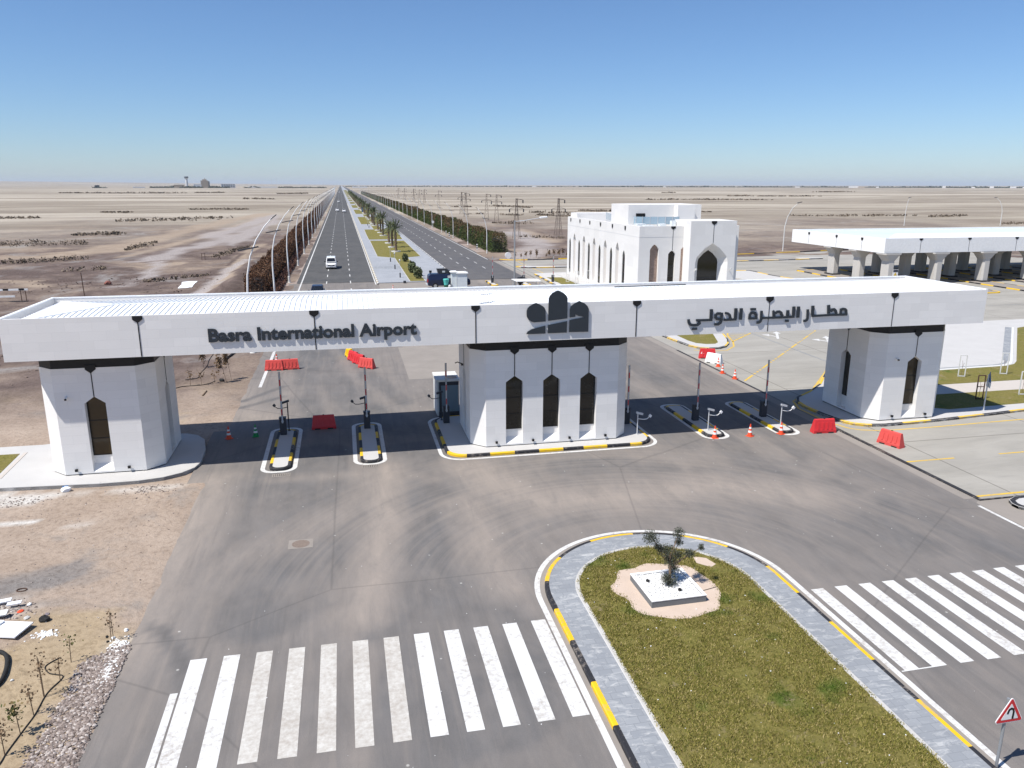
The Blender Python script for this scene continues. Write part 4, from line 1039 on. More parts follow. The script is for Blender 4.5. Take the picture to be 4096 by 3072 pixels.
STROKES = [
 [(28.695, 7.154), (27.565, 7.163), (26.399, 7.141)], [(28.624, 7.222), (28.605, 7.386), (28.522, 7.468), (28.395, 7.491), (28.264, 7.457), (28.259, 7.327), (28.261, 7.224)],
 [(27.421, 7.748), (27.473, 7.250)], [(27.605, 7.357), (27.684, 7.476), (27.811, 7.486), (27.920, 7.394), (27.980, 7.234)],
 [(26.406, 7.737), (26.431, 7.219)], [(26.102, 7.534), (26.132, 7.016), (26.086, 6.915), (26.010, 6.872), (25.888, 6.866)],
 [(25.491, 7.719), (25.507, 7.074)], [(25.193, 7.728), (25.206, 7.195)], [(25.273, 7.137), (24.269, 7.124), (23.262, 7.131)],
 [(24.831, 7.528), (24.828, 7.207)], [(24.721, 6.907), (24.937, 6.908)],
 [(23.977, 7.198), (23.947, 7.465), (23.985, 7.491)], [(24.055, 7.379), (24.157, 7.458), (24.297, 7.463), (24.413, 7.395), (24.452, 7.302), (24.522, 7.199)],
 [(23.166, 7.544), (23.180, 7.051), (23.131, 6.934), (23.056, 6.882), (22.928, 6.877)],
 [(22.373, 7.133), (22.926, 7.124)], [(22.446, 7.204), (22.454, 7.340), (22.524, 7.447), (22.641, 7.461), (22.771, 7.430), (22.840, 7.318), (22.860, 7.199)], [(22.467, 7.657), (22.802, 7.651)],
 [(21.893, 7.729), (21.892, 7.077)], [(21.561, 7.740), (21.568, 7.151)], [(21.640, 7.104), (20.861, 7.103)], [(20.910, 7.490), (21.097, 7.457), (21.211, 7.363), (21.276, 7.152)],
 [(20.650, 7.471), (20.447, 7.478), (20.347, 7.391), (20.347, 7.265), (20.450, 7.171), (20.625, 7.156)], [(20.715, 7.514), (20.717, 7.090), (20.660, 6.938), (20.521, 6.861), (20.307, 6.869)],
 [(20.063, 7.732), (20.074, 7.166)], [(20.154, 7.127), (19.615, 7.127), (19.175, 7.134)], [(19.361, 7.064), (19.387, 6.955), (19.278, 6.869), (19.039, 6.860), (18.856, 6.893), (18.744, 7.005), (18.713, 7.203)], [(18.957, 6.646), (19.263, 6.653)]]
def stroke_mb(mb, pts, w, y0, y1):
    """ribbon with mitred corners in the x-z plane, solid"""
    P_ = [Vector(p) for p in pts]; a = offset(P_, w/2); b = offset(P_, -w/2)
    poly = [(q.x,q.y) for q in a]+[(q.x,q.y) for q in b[::-1]]
    n = len(a); vs = [(q.x,y0,q.y) for q in a]+[(q.x,y0,q.y) for q in b]+[(q.x,y1,q.y) for q in a]+[(q.x,y1,q.y) for q in b]; fs = []
    for i in range(n-1):
        fs += [(i,i+1,n+i+1,n+i),(2*n+i,3*n+i,3*n+i+1,2*n+i+1),(i,2*n+i,2*n+i+1,i+1),(n+i,n+i+1,3*n+i+1,3*n+i)]
    fs += [(0,n,3*n,2*n),(n-1,3*n-1,4*n-1,2*n-1)]
    mb.add(vs, fs)
mb = MB()
for i, st_ in enumerate(STROKES):
    d = Vector(st_[-1])-Vector(st_[0]); w = 0.175 if abs(d.y) > abs(d.x) else 0.125
    if len(st_) > 4: w = 0.14
    stroke_mb(mb, st_, w, BY0-0.088-0.0012*(i%5), BY0-0.02)
gpart(mb, "arabic_lettering", M['letter'])
E1 = [[(9.397, 7.762), (9.396, 7.976), (9.444, 8.110), (9.552, 8.223), (9.769, 8.343), (9.918, 8.391), (10.048, 8.335), (10.248, 8.222), (10.369, 8.121), (10.434, 7.982), (10.446, 7.374), (9.818, 7.346), (9.658, 7.381), (9.498, 7.504), (9.417, 7.644)],
      [(10.588, 7.398), (10.602, 8.600), (10.660, 8.744), (10.798, 8.885), (10.996, 8.996), (11.116, 9.024), (11.216, 8.991), (11.439, 8.868), (11.583, 8.728), (11.646, 8.590), (11.651, 7.500)],
      [(11.788, 7.545), (11.789, 7.998), (11.847, 8.154), (12.016, 8.286), (12.317, 8.430), (12.606, 8.288), (12.773, 8.135), (12.849, 7.985), (12.851, 6.727), (11.768, 6.740), (11.781, 7.391), (11.913, 7.422), (12.279, 7.479), (12.625, 7.521), (12.480, 7.581), (12.276, 7.608), (12.110, 7.702), (12.093, 7.570)],
      [(9.383, 6.718), (9.452, 6.848), (9.661, 6.968), (9.881, 7.023), (10.431, 7.142), (10.434, 6.710)],
      [(10.577, 7.168), (11.640, 7.342), (11.636, 6.723), (10.579, 6.721)]]
mb = MB()
for e in E1: mb.plate(e, BY0-0.09, BY0-0.03)
for x, z in ((9.7,7.6),(10.1,7.6),(10.9,7.9),(11.4,7.9),(12.1,7.9),(12.5,7.1),(10.9,6.9),(11.3,6.9),(10.2,6.85)): mb.box(x-.03, BY0-0.03, z-.03, x+.03, BY0-0.001, z+.03)
gpart(mb, "emblem", M['letter'])

# ================================================================== OFFICE BUILDING
OB = empty("office_building", (43.2,110.5,0), 0, "white two storey building with pointed arch portal and tall slit windows", "building")
G0 = Vector((43.2,110.5,0))
ox0, ox1, oy0, oy1, oz = 36.5, 50.1, 94.2, 126.8, 9.45
def arch(c, hw, zb, zs, zt): return [(c-hw,zb),(c+hw,zb),(c+hw,zs),(c+hw*0.55,zs+(zt-zs)*0.62),(c,zt),(c-hw*0.55,zs+(zt-zs)*0.62),(c-hw,zs)]
mb = MB()
wins = [125.25-5.12*i for i in range(6)]; nich = [122.75-5.12*i for i in range(5)]
L = oy1-oy0
lh = [arch(oy1-y, 0.50, 0.5, 5.35, 6.1) for y in wins]+[arch(oy1-y, 0.62, 0.3, 6.1, 6.95) for y in nich]
holed_wall(mb, (ox0,oy1,0), (0,-1,0), (-1,0,0), L, 0.1, oz, lh, [0.07]*len(wins)+[0.42]*len(nich))
fh = [arch(38.6-ox0, 0.59, 0.6, 6.55, 7.2), arch(40.98-ox0, 0.48, 0.6, 5.95, 6.4)]
holed_wall(mb, (ox0,oy0,0), (1,0,0), (0,-1,0), 42.55-ox0, 0.1, oz, fh, 0.38)
holed_wall(mb, (48.65,oy0,0), (1,0,0), (0,-1,0), ox1-48.65, 0.1, oz, [], 0.3)
mb.add([(ox1,oy0,.1),(ox1,oy1,.1),(ox1,oy1,oz),(ox1,oy0,oz)], [(0,1,2,3)]); mb.add([(ox1,oy1,.1),(ox0,oy1,.1),(ox0,oy1,oz),(ox1,oy1,oz)], [(0,1,2,3)])
# parapet and roof deck
pw = 0.35
for a in ((ox0,oy0,ox0+pw,oy1),(ox1-pw,oy0,ox1,oy1),(ox0+pw,oy0,ox1-pw,oy0+pw),(ox0+pw,oy1-pw,ox1-pw,oy1)):
    mb.add([(a[0],a[1],oz),(a[2],a[1],oz),(a[2],a[3],oz),(a[0],a[3],oz)], [(0,1,2,3)])
mb.add([(ox0+pw,oy0+pw,oz),(ox0+pw,oy1-pw,oz),(ox0+pw,oy1-pw,8.6),(ox0+pw,oy0+pw,8.6)], [(0,1,2,3)]); mb.add([(ox1-pw,oy0+pw,oz),(ox1-pw,oy1-pw,oz),(ox1-pw,oy1-pw,8.6),(ox1-pw,oy0+pw,8.6)], [(0,1,2,3)])
mb.add([(ox0+pw,oy0+pw,oz),(ox1-pw,oy0+pw,oz),(ox1-pw,oy0+pw,8.6),(ox0+pw,oy0+pw,8.6)], [(0,1,2,3)]); mb.add([(ox0+pw,oy1-pw,oz),(ox1-pw,oy1-pw,oz),(ox1-pw,oy1-pw,8.6),(ox0+pw,oy1-pw,8.6)], [(0,1,2,3)])
mb.sheet([(ox0+pw,oy0+pw),(ox1-pw,oy0+pw),(ox1-pw,oy1-pw),(ox0+pw,oy1-pw)], 8.6)
# shadow joint round the building
gpart(mb, "wall", M['wall'], OB)
mb = MB(); mb.box(ox0-0.012, oy0-0.012, 8.08, ox0-0.001, oy1, 8.11); mb.box(ox0-0.012, oy0-0.012, 8.08, 42.4, oy0-0.001, 8.11); gpart(mb, "cornice_joint", M['lightgrey'], OB)
for y in wins:
    m = MB(); pts = arch(y, 0.495, 0.6, 5.35, 6.09); m.add([(ox0+0.06,a,b) for a, b in pts], [tuple(range(7))])
    w = gpart(m, "window", M['glass'], OB)
    m = MB()
    for zz in (0.7,1.9,3.1,4.3): m.box(ox0+0.03, y-.49, zz-.03, ox0+0.055, y+.49, zz+.03)
    gpart(m, "window_frame", M['darkgrey'], w)
for y in nich:
    m = MB(); pts = arch(y, 0.615, 0.31, 6.1, 6.94); m.add([(ox0+0.41,a,b) for a, b in pts], [tuple(range(7))]); gpart(m, "niche_back", M['nicheback'], OB)
for y in (125.0, 119.9, 114.8, 109.7, 104.5, 99.4):
    m = MB(); m.box(ox0-0.03, y-.26, 8.85, ox0-0.002, y+.26, 9.25)
    m.add([(ox0-0.03,y-.26,8.85),(ox0-0.03,y+.26,8.85),(ox0-0.03,y,8.60)], [(0,1,2)]); gpart(m, "drop_ornament", M['black'], OB)
m = MB(); m.plate(arch(38.6, 0.585, 0.6, 6.55, 7.19), oy0+0.33, oy0+0.37); gpart(m, "pierced_screen", M['screen'], OB)
m = MB(); m.plate(arch(40.98, 0.475, 0.6, 5.95, 6.39), oy0+0.33, oy0+0.37); w = gpart(m, "window", M['glass'], OB)
m = MB()
for zz in (1.9,3.1,4.4): m.box(40.51, oy0+.29, zz-.03, 41.45, oy0+.325, zz+.03)
gpart(m, "window_frame", M['darkgrey'], w)
m = MB(); m.plate([(42.2,0.6),(42.55,0.6),(42.55,6.9),(42.2,6.5)], oy0-0.02, oy0-0.004); gpart(m, "pierced_screen", M['screen'], OB)
m = MB(); drop(m, 41.02, oy0, oz-0.03, 0.3, 0.22, 0.42, 6.42, 0.045); gpart(m, "drop_ornament", M['black'], OB)
# portal
pyf = 92.2; px0, px1, pz = 42.5, 48.7, 10.15; pc = 45.55
mb = MB()
def parch(hw, zs, zt, k1=0.8, k2=0.45): return [(pc-hw,0.15),(pc+hw,0.15),(pc+hw,zs),(pc+hw*0.93,zs+(zt-zs)*0.28),(pc+hw*k1*0.88,zs+(zt-zs)*0.5),(pc+hw*k2,zs+(zt-zs)*0.74),(pc,zt),(pc-hw*k2,zs+(zt-zs)*0.74),(pc-hw*k1*0.88,zs+(zt-zs)*0.5),(pc-hw*0.93,zs+(zt-zs)*0.28),(pc-hw,zs)]
outer = parch(2.22, 5.0, 7.40); inner = parch(1.38, 4.9, 6.45)
holed_wall(mb, (px0,pyf,0), (1,0,0), (0,-1,0), px1-px0, 0.1, pz, [[(a-px0,b) for a, b in outer]], 0.02)
n = len(outer); mb.add([(a,pyf+0.02,b) for a, b in outer]+[(a,pyf+1.15,b) for a, b in inner], [(i,(i+1)%n,n+(i+1)%n,n+i) for i in range(1,n)])
mb.add([(px0,pyf,.1),(px0,oy0+3,.1),(px0,oy0+3,pz),(px0,pyf,pz)], [(0,1,2,3)]); mb.add([(px1,pyf,.1),(px1,oy0+3,.1),(px1,oy0+3,pz),(px1,pyf,pz)], [(0,1,2,3)])
mb.sheet([(px0,pyf),(px1,pyf),(px1,oy0+3),(px0,oy0+3)], pz); mb.add([(px0,oy0+3,8),(px1,oy0+3,8),(px1,oy0+3,pz),(px0,oy0+3,pz)], [(0,1,2,3)])
po = gpart(mb, "portal", M['wall'], OB)
m = MB(); m.plate(inner, pyf+1.16, pyf+1.2); gpart(m, "entrance_glazing", M['glass'], po)
m = MB()
for zz in (2.6, 2.9): m.box(pc-1.35, pyf+1.1, zz-.03, pc+1.35, pyf+1.155, zz+.03)
for xx in (-0.9,-0.02,0.9): m.box(pc+xx-.03, pyf+1.1, .15, pc+xx+.03, pyf+1.155, 2.57)
gpart(m, "entrance_frame", M['darkgrey'], po)
m = MB(); drop(m, 45.6, pyf, pz-0.02, 0.35, 0.25, 0.50, 7.45, 0.05); gpart(m, "drop_ornament", M['black'], po)
for x in (43.3, 48.1):
    m = MB(); m.tube([(x,pyf-0.02,3.9),(x,pyf-0.35,4.15)], 0.04, 6); m.box(x-.1, pyf-.5, 4.1, x+.1, pyf-.3, 4.3); gpart(m, "wall_camera", M['offwhite'], po)
# roof block, rear parapet, glass balustrade, roof kit
mb = MB(); mb.box(38.0, 102.5, 8.6, 48.6, 109.5, 11.9); mb.box(44.6, 101.2, 8.6, 47.1, 102.49, 11.87); gpart(mb, "roof_block", M['wall'], OB)
m = MB(); m.box(39.1, 102.46, 9.3, 40.4, 102.499, 10.75); gpart(m, "roof_opening", M['black'], OB)
mb = MB(); mb.box(36.9, 122.9, 8.6, 43.5, 126.4, 10.1); gpart(mb, "rear_parapet", M['wall'], OB)
k_ = [(40.3,118.5),(39.0,112.5),(38.6,104.0),(38.9,101.9),(39.6,101.3),(42.6,100.6),(44.6,100.6)]
m = MB(); q = dense(k_, 0.6, False)
for a, b in zip(q, q[1:]): m.add([(a.x,a.y,9.35),(b.x,b.y,9.35),(b.x,b.y,10.35),(a.x,a.y,10.35)], [(0,1,2,3)])
q2 = dense([(46.8,98.6),(49.6,98.6)], 0.6, False)
for a, b in zip(q2, q2[1:]): m.add([(a.x,a.y,9.3),(b.x,b.y,9.3),(b.x,b.y,10.1),(a.x,a.y,10.1)], [(0,1,2,3)])
gb = gpart(m, "glass_balustrade", M['bglass'], OB)
m = MB()
for a in q[::2]: m.box(a.x-.03, a.y-.03, 8.6, a.x+.03, a.y+.03, 10.37)
gpart(m, "balustrade_post", M['lightgrey'], gb)
mb = MB()
for a in ((38.4,97.2,39.6,98.2,9.4),(40.4,97.0,41.2,97.8,9.6),(41.8,96.6,42.4,97.2,10.0),(43.0,96.2,44.0,97.0,9.7),(38.2,99.5,39.4,100.6,9.5)): mb.box(a[0],a[1],8.6,a[2],a[3],a[4])
gpart(mb, "roof_unit", M['boothgrey'], OB)

# ================================================================== CHECKPOINT CANOPY
G0 = Vector((98,115,0))
CN = empty("checkpoint_canopy", (98,115,0), 0, "flat white canopy on rows of flared columns over the inspection lanes", "canopy")
mb = MB(); cx0, cx1, cy0, cy1, cz0, cz1 = 78.0, 150.0, 102.3, 127.2, 4.75, 6.92
mb.box(cx0, cy0, cz0, cx1, cy1, 6.5)
mb.box(cx0, cy0, 6.5, cx1, cy0+0.25, cz1); mb.box(cx0, cy1-0.25, 6.5, cx1, cy1, cz1); mb.box(cx0, cy0+0.25, 6.5, cx0+0.25, cy1-0.25, cz1); mb.box(cx1-0.25, cy0+0.25, 6.5, cx1, cy1-0.25, cz1)
mb.add([(cx0+.25,cy0+.25,6.7),(cx1-.25,cy0+.25,6.7),(cx1-.25,112,6.95),(cx0+9,112,6.95)], [(0,1,2,3)])
gpart(mb, "deck", M['canopywhite'], CN)
mb = MB(); mb.add([(cx0+9,112.05,6.95),(cx1-.25,112.05,6.95),(cx1-.25,cy1-.25,6.6),(cx0+.25,cy1-.25,6.6)], [(0,1,2,3)]); mb.add([(cx0+.25,cy0+.3,6.68),(cx0+9,112,6.94),(cx0+.25,cy1-.3,6.6)], [(0,1,2)])
gpart(mb, "roof_sheet", M['canopyroof'], CN)
for x in (84.0, 92.4, 100.8, 109.2):
    m = MB(); drop(m, x, cy0, cz1-0.06, 0.30, 0.16, 0.36, cz0+0.05, 0.04); gpart(m, "drop_ornament", M['black'], CN)
for y in (107.7, 114.2, 122.0):
    m = MB(); m.box(cx0-.04, y-.26, 6.45, cx0-.003, y+.26, 6.72); m.add([(cx0-.04,y-.26,6.45),(cx0-.04,y+.26,6.45),(cx0-.04,y,6.22)], [(0,1,2)]); m.box(cx0-.015, y-.02, 4.85, cx0-.004, y+.02, 6.3); gpart(m, "drop_ornament", M['black'], CN)
def column_mb(x, y):
    m = MB(); w, d, fl = 0.62, 0.85, 0.85
    c_ = 0.22
    def o8(hw, hd): return [(-hw+c_,-hd),(hw-c_,-hd),(hw,-hd+c_),(hw,hd-c_),(hw-c_,hd),(-hw+c_,hd),(-hw,hd-c_),(-hw,-hd+c_)]
    secs = [(o8(w,d),0.35),(o8(w,d),3.55),(o8(w+fl*.62,d+fl*.25),4.35),(o8(w+fl,d+fl*.35),4.55),(o8(w+fl,d+fl*.35),4.749)]
    for (a, za), (b, zb) in zip(secs, secs[1:]):
        vs = [(x+p[0],y+p[1],za) for p in a]+[(x+p[0],y+p[1],zb) for p in b]
        m.add(vs, [(i,(i+1)%8,8+(i+1)%8,8+i) for i in range(8)])
    return m
for x in (79.5, 87.8, 96.2, 104.6, 113.0, 121.4):
    for y in (103.2, 109.9, 116.6):
        c = gpart(column_mb(x, y), "column", M['column'], CN)
        m = MB(); m.box(x-.78, y-1.1, 0.1, x+.78, y+1.1, 0.349); gpart(m, "plinth", M['kerb_black'], c)
mb = MB(); mb.box(82.9, 102.1, 1.4, 83.7, 102.15, 2.2) if False else None
for i, x in enumerate((79.4, 87.8, 96.1, 104.5, 112.9, 121.3)):
    ki = empty("inspection_island", (0,0,0), 0, "long black and yellow kerbed island under the canopy, %s from the canopy's left end" % nth(i+1), "traffic island", "inspection islands under the canopy")
    out = rrect(x-2.35, 91.5, x+1.6, 124.0, 1.0, 5)
    q = offset([Vector(a) for a in out], 0.2, True); m = MB(); m.prism([(a.x,a.y) for a in q], 0, 0.14); m.build("slab", M['cement'], ki)
    kerb_mb(out, 0.22, -0.02, 0.16, 2.3, True, step=0.4).build("kerb", YB, ki)
wf = empty("warning_sign", (80.15,102.15,0), 0, "small warning sign with yellow triangle on the canopy's corner column", "sign")
m = MB(); m.box(-.45,-.04,1.35,.45,0,2.35); m.build("sign_plate", M['white'], wf)
m = MB(); m.box(-.4,-.06,2.0,.4,-.041,2.3); m.build("header", M['navy'], wf)
m = MB(); m.plate([(-.3,1.45),(.3,1.45),(0,1.95)], -.06, -.041); m.build("triangle", M['mark_yellow'], wf)
m = MB(); m.bar((0,-.0,0.12),(0,-.0,1.36),0.07); m.build("post", M['grey'], wf)

# ================================================================== BOOM BARRIERS, CAMERA POSTS
def boom(loc, rz, label, h=3.1, group="raised boom barriers at the gate", cab=True):
    t = empty("boom_barrier", loc, rz, label, "barrier", group)
    m = MB(); m.box(-.19,-.16,0.0,.19,.16,1.0); m.box(-.21,-.18,1.0,.21,.18,1.06); m.build("cabinet", M['darkgrey'], t, bevel=0.02)
    m = MB(); n = 7; z0 = 0.75
    for i in range(n):
        a, b = z0+h*i/n, z0+h*(i+1)/n
        m.box(-.045,-.24,a,.045,-.19,b, 0)
        if i % 2 == 1 : m.box(-.03,-.247,a+.05,.03,-.241,b-.02, 1)
    m.build("boom_arm", [M['lightgrey'], M['red']], t)
    m = MB(); m.box(.0451,-.235,z0,.055,-.195,z0+h); m.box(-.055,-.235,z0,-.0451,-.195,z0+h); m.build("rubber_edge", M['rubber'], t)
    m = MB(); m.tube([(0,-.188,0.86),(0,-.26,0.86)], 0.07, 10); m.build("pivot", M['lightgrey'], t)
    return t
boom((-4.02,45.95,0.144), 0, "raised red and white boom with cabinet on the island nearest the left pillar")
boom((0.87,46.2,0.144), 0, "raised red and white boom with cabinet on the island just left of the middle pillar")
boom((5.72,46.3,0.144), 0, "raised red and white boom with cabinet beside the left face of the middle pillar")
boom((16.62,43.85,0.144), 0, "raised red and white boom with cabinet beside the right face of the middle pillar", 3.0)
boom((21.13,43.65,0.144), 0, "raised red and white boom with cabinet on the island just right of the middle pillar", 3.0)
boom((25.72,43.5,0.144), 0, "raised red and white boom with cabinet on the island nearest the right pillar", 3.0)
def campost(loc, rz, label, mat='lightgrey', h=1.25):
    t = empty("camera_post", loc, rz, label, "camera post", "slim posts with cameras at the barrier lanes")
    m = MB(); m.tube([(0,0,0),(0,0,h)], 0.035, 8); m.tube([(0,0,0),(0,0,0.02)], 0.10, 8); m.build("post", M[mat], t)
    m = MB(); m.obox((0.10,-0.02,h+.05), (0.20,0,-.06), (0,.07,0), (0.015,0,.055)); m.build("camera", M[mat], t)
    m = MB(); m.tube([(0,0,h-.28),(.35,0,h-.34),(.58,0,h-.33),(.72,0,h-.20)], 0.022, 6); m.build("side_arm", M['white' if mat == 'lightgrey' else mat], t)
    m = MB(); m.obox((.76,-.03,h-.14), (.05,0,.06), (0,.06,0), (.05,0,-.05)); m.build("lamp_head", M['white' if mat == 'lightgrey' else mat], t)
    return t
campost((16.5,41.64,0.146), 0, "slim grey camera post on the right end of the wide island")
campost((20.98,41.52,0.146), 0, "slim grey camera post on the island just right of the middle pillar")
campost((25.78,41.48,0.146), 0, "slim grey camera post on the island nearest the right pillar")
campost((-3.75,46.6,0.146), R(180), "dark camera post with side arm on the island nearest the left pillar", 'darkgrey', 1.75)
campost((0.80,46.6,0.146), R(180), "dark camera post with side arm on the island just left of the middle pillar", 'darkgrey', 1.75)
campost((5.5,46.9,0.146), R(180), "dark camera post with side arm at the middle pillar's left corner", 'darkgrey', 1.75)
# small far barriers on the inbound road
def far_island(x0, y0, x1, y1, label):
    t = empty("traffic_island", (0,0,0), 0, label, "traffic island", "small islands with booms on the inbound road")
    o = rrect(x0,y0,x1,y1,0.45,5); kerb_mb(o, 0.2, -0.02, 0.15, 1.5, True, step=0.3).build("kerb", YB, t)
    q = offset([Vector(a) for a in o], 0.19, True); m = MB(); m.prism([(a.x,a.y) for a in q], 0, 0.14); m.build("slab", M['pale'], t)
far_island(21.15, 113.3, 22.2, 119.2, "small kerbed island with a boom on the inbound road, beside the white booth")
far_island(25.9, 112.4, 27.0, 118.4, "small kerbed island with a boom on the inbound road, behind the white shelter")
boom((21.75,116.1,0.144), 0, "raised boom on the inbound road island beside the white booth", 3.2, "raised booms on the inbound road")
boom((26.55,115.9,0.144), 0, "raised boom on the inbound road island behind the white shelter", 3.2, "raised booms on the inbound road")
boom((30.95,115.2,0.144), 0, "raised boom at the kerb beside the office building's lawn", 3.2, "raised booms on the inbound road")

# ================================================================== CONES AND WATER BARRIERS
def cone_root(label, mat, band=True):
    t = empty("traffic_cone", (0,0,0), 0, label, "traffic cone", "traffic cones at the gate")
    m = MB(); m.box(-.19,-.19,0,.19,.19,.035); m.build("base", M[mat], t, bevel=0.012)
    m = MB(); r = lambda z: 0.15-0.125*(z-.035)/0.72
    m.lathe([(r(.0351),.0351),(r(.22),.22),(r(.45),.45),(r(.62),.62),(r(.755),.755)], n=16); m.build("cone_body", M[mat], t)
    m = MB()
    for a, b in ((.24,.36),(.47,.57)): m.lathe([(r(a)+.004,a),(r(b)+.004,b)], n=16)
    m.build("reflective_band", M['white'], t); return t
c0 = cone_root("", 'orange'); remember(c0)
cs = [((20.9,40.45,0.002), "orange and white cone against the kerb nose of the island right of the middle pillar"),
      ((23.12,40.35,0.002), "orange and white cone standing alone between the two right islands"),
      ((25.16,40.35,0.002), "orange and white cone against the kerb nose of the island nearest the right pillar"),
      ((29.72,57.75,0.004), "orange and white cone next to the white plastic barrier"),
      ((28.94,55.45,0.012), "orange and white cone in the middle of the line along the concrete joint"),
      ((29.02,53.55,0.012), "orange and white cone nearest the gate along the concrete joint"),
      ((-7.15,46.2,0.002), "orange and white cone in the gate's shadow beside the left pillar"),
      ((-5.95,66.6,0.002), "orange and white cone hidden behind the pair of red barriers"),
      ((6.58,111.5,0.008), "orange and white cone on the bare ground left of the armoured vehicle"),
      ((0.99,65.05,0.002), "orange and white cone behind the line of red and yellow barriers")]
for i, (l, lab) in enumerate(cs):
    if i == 0: c0.location = l; c0['label'] = lab
    else: copy_tree(c0, l, random.uniform(0,1.5), lab)
gc = cone_root("green cone in the gate's shadow left of the first island", 'green'); gc.location = (-5.65,46.3,0.002)

def barrier_mesh():
    m = MB(); L, w0, w1, H = 0.76, 0.24, 0.09, 0.84
    # two faces with recessed panels: a profiled body
    prof = [(w0,0.0),(w0,0.16),(w0*0.80,0.30),(w1,H-0.03),(w1-0.03,H)]
    xs_ = [-L,-L+.02,L-.02,L]
    for s in (1,-1):
        vs = []; fs = []
        for z_ in range(len(prof)):
            y_, z = prof[z_]
            inset = 0.03+0.11*(z/H)
            for x in (-L+inset, -0.36,-0.24,-0.06,0.06,0.24,0.36, L-inset):
                d = 0.0
                if 0 < z_ < 4 and x in (-0.24,-0.06,0.06,0.24): d = 0.0
                vs.append((x, s*(y_-d), z))
        n = 8
        for a in range(len(prof)-1):
            for b in range(n-1):
                q = (a*n+b, a*n+b+1, (a+1)*n+b+1, (a+1)*n+b); fs.append(q if s < 0 else q[::-1])
        m.add(vs, fs)
    ends = []
    for sx in (-1,1):
        vs = []
        for y_, z in prof: vs.append((sx*(L-(0.03+0.11*(z/H))), y_, z))
        for y_, z in prof[::-1]: vs.append((sx*(L-(0.03+0.11*(z/H))), -y_, z))
        m.add(vs, [tuple(range(len(vs)))])
    y_, z = prof[-1]; m.add([(-L+.14,-y_,z),(L-.14,-y_,z),(L-.14,y_,z),(-L+.14,y_,z)], [(0,1,2,3)])
    return m
def barrier_root(mat, label):
    t = empty("water_barrier", (0,0,0), 0, label, "barrier", "plastic water filled barriers")
    barrier_mesh().build("barrier_body", M[mat], t, bevel=0.012)
    m = MB()
    for s in (-1,1):
        for x in (-.42,-.14,.14,.42):
            m.obox((x,s*(0.178),.44), (.055,0,0), (0,.02,.0), (0,-s*.045,.20))
    m.build("rib", M[mat], t)
    m = MB()
    for x in (-.38,.38): m.box(x-.17,-.25,-0.002,x+.17,.25,.07)
    m.build("fork_slot", M['rubber'], t)
    m = MB(); m.lathe([(.05,0),(.05,.03)], (0,0,.84), 8); m.build("filler_cap", M['rubber'], t)
    return t
b0 = barrier_root('fadedred', ""); remember(b0)
b1 = barrier_root('red', "glossy red plastic barrier on the asphalt left of the right pillar"); b1.location = (27.85,40.15,0.004); b1.rotation_euler.z = R(-4); remember(b1)
rb = [((30.25,37.2,0.004), R(-72), "faded red plastic barrier standing askew on the concrete in front of the right pillar"),
      ((-5.95,63.85,0.002), R(-3), "faded red barrier half across the white edge line, left of a pair"),
      ((-4.72,63.95,0.002), R(4), "faded red barrier right of a pair behind the english lettering's side of the gate")]
for i, (l, rz, lab) in enumerate(rb):
    if i == 0: b0.location = l; b0.rotation_euler.z = rz; b0['label'] = lab
    else: copy_tree(b0, l, rz, lab)
copy_tree(b1, (-1.72,47.15,0.004), R(0), "dark looking red barrier in the gate's shadow between the two left islands")
copy_tree(b1, (0.38,66.0,0.004), R(-62), "red barrier next to the yellow one in the line under the gate")
copy_tree(b1, (0.82,64.75,0.004), R(-55), "red barrier in the middle of the line under the gate")
copy_tree(b0, (1.38,63.1,0.004), R(-38), "red barrier nearest the gate in the line beside the small cone")
copy_tree(b1, (30.25,60.9,0.004), R(-18), "red barrier with white arrow marks beside the planted island's kerb")
ab = [o for o in bpy.data.objects if o.get('label','').startswith("red barrier with white arrow marks")][0]
m = MB(); stroke_mb(m, [(-.62,.25),(-.45,.55),(-.28,.25)], .07, -.232, -.222); stroke_mb(m, [(-.45,.2),(-.45,.5)], .06, -.2335, -.2232)
o = m.build("arrow_mark", M['white'], ab); o.rotation_euler.x = R(-9)
by_ = barrier_root('yellow', "yellow plastic barrier at the far end of the red barrier line"); by_.location = (0.05,67.6,0.004); by_.rotation_euler.z = R(-75)
bw = barrier_root('white', "white plastic barrier between the red barrier and the cones"); bw.location = (29.95,59.0,0.004); bw.rotation_euler.z = R(-55)

# ================================================================== SIGNS, TREE GUARDS
ws = empty("bend_sign", (15.68,13.97,0.14), 0, "red bordered triangular sign with curved arrow on a grey post at the median's edge", "road sign")
m = MB(); m.tube([(0,0,-.1),(0,0,1.95)], 0.038, 10); m.build("post", M['grey'], ws)
def tri(cx, zc, s, r):
    o = []
    for a in (90,210,330):
        px_, pz_ = cx+s*math.cos(R(a)), zc+s*math.sin(R(a))
        for b in range(-60,61,20): o.append((px_+r*math.cos(R(a+b)), pz_+r*math.sin(R(a+b))))
    return o
zc = 1.535
m = MB(); m.plate(tri(0.06,zc,0.385,0.055), -0.062, -0.045); m.build("sign_plate", M['white'], ws)
m = MB(); m.plate(tri(0.06,zc,0.385,0.035), -0.066, -0.0625); m.build("red_border", M['red'], ws)
m = MB(); m.plate(tri(0.06,zc,0.265,0.018), -0.070, -0.0665); m.build("sign_face", M['white'], ws)
m = MB(); c_ = [(0.155,1.42),(0.16,1.62),(0.135,1.70),(0.075,1.725),(0.02,1.695),(-0.005,1.62),(-0.01,1.575)]
stroke_mb(m, [(a-0.01,b-0.03) for a, b in c_], 0.055, -0.074, -0.0705); m.build("arrow", M['black'], ws)
s2 = empty("road_sign", (40.66,41.76,0.13), R(64), "triangular road sign seen edge on, on a grey post beside the right pillar", "road sign")
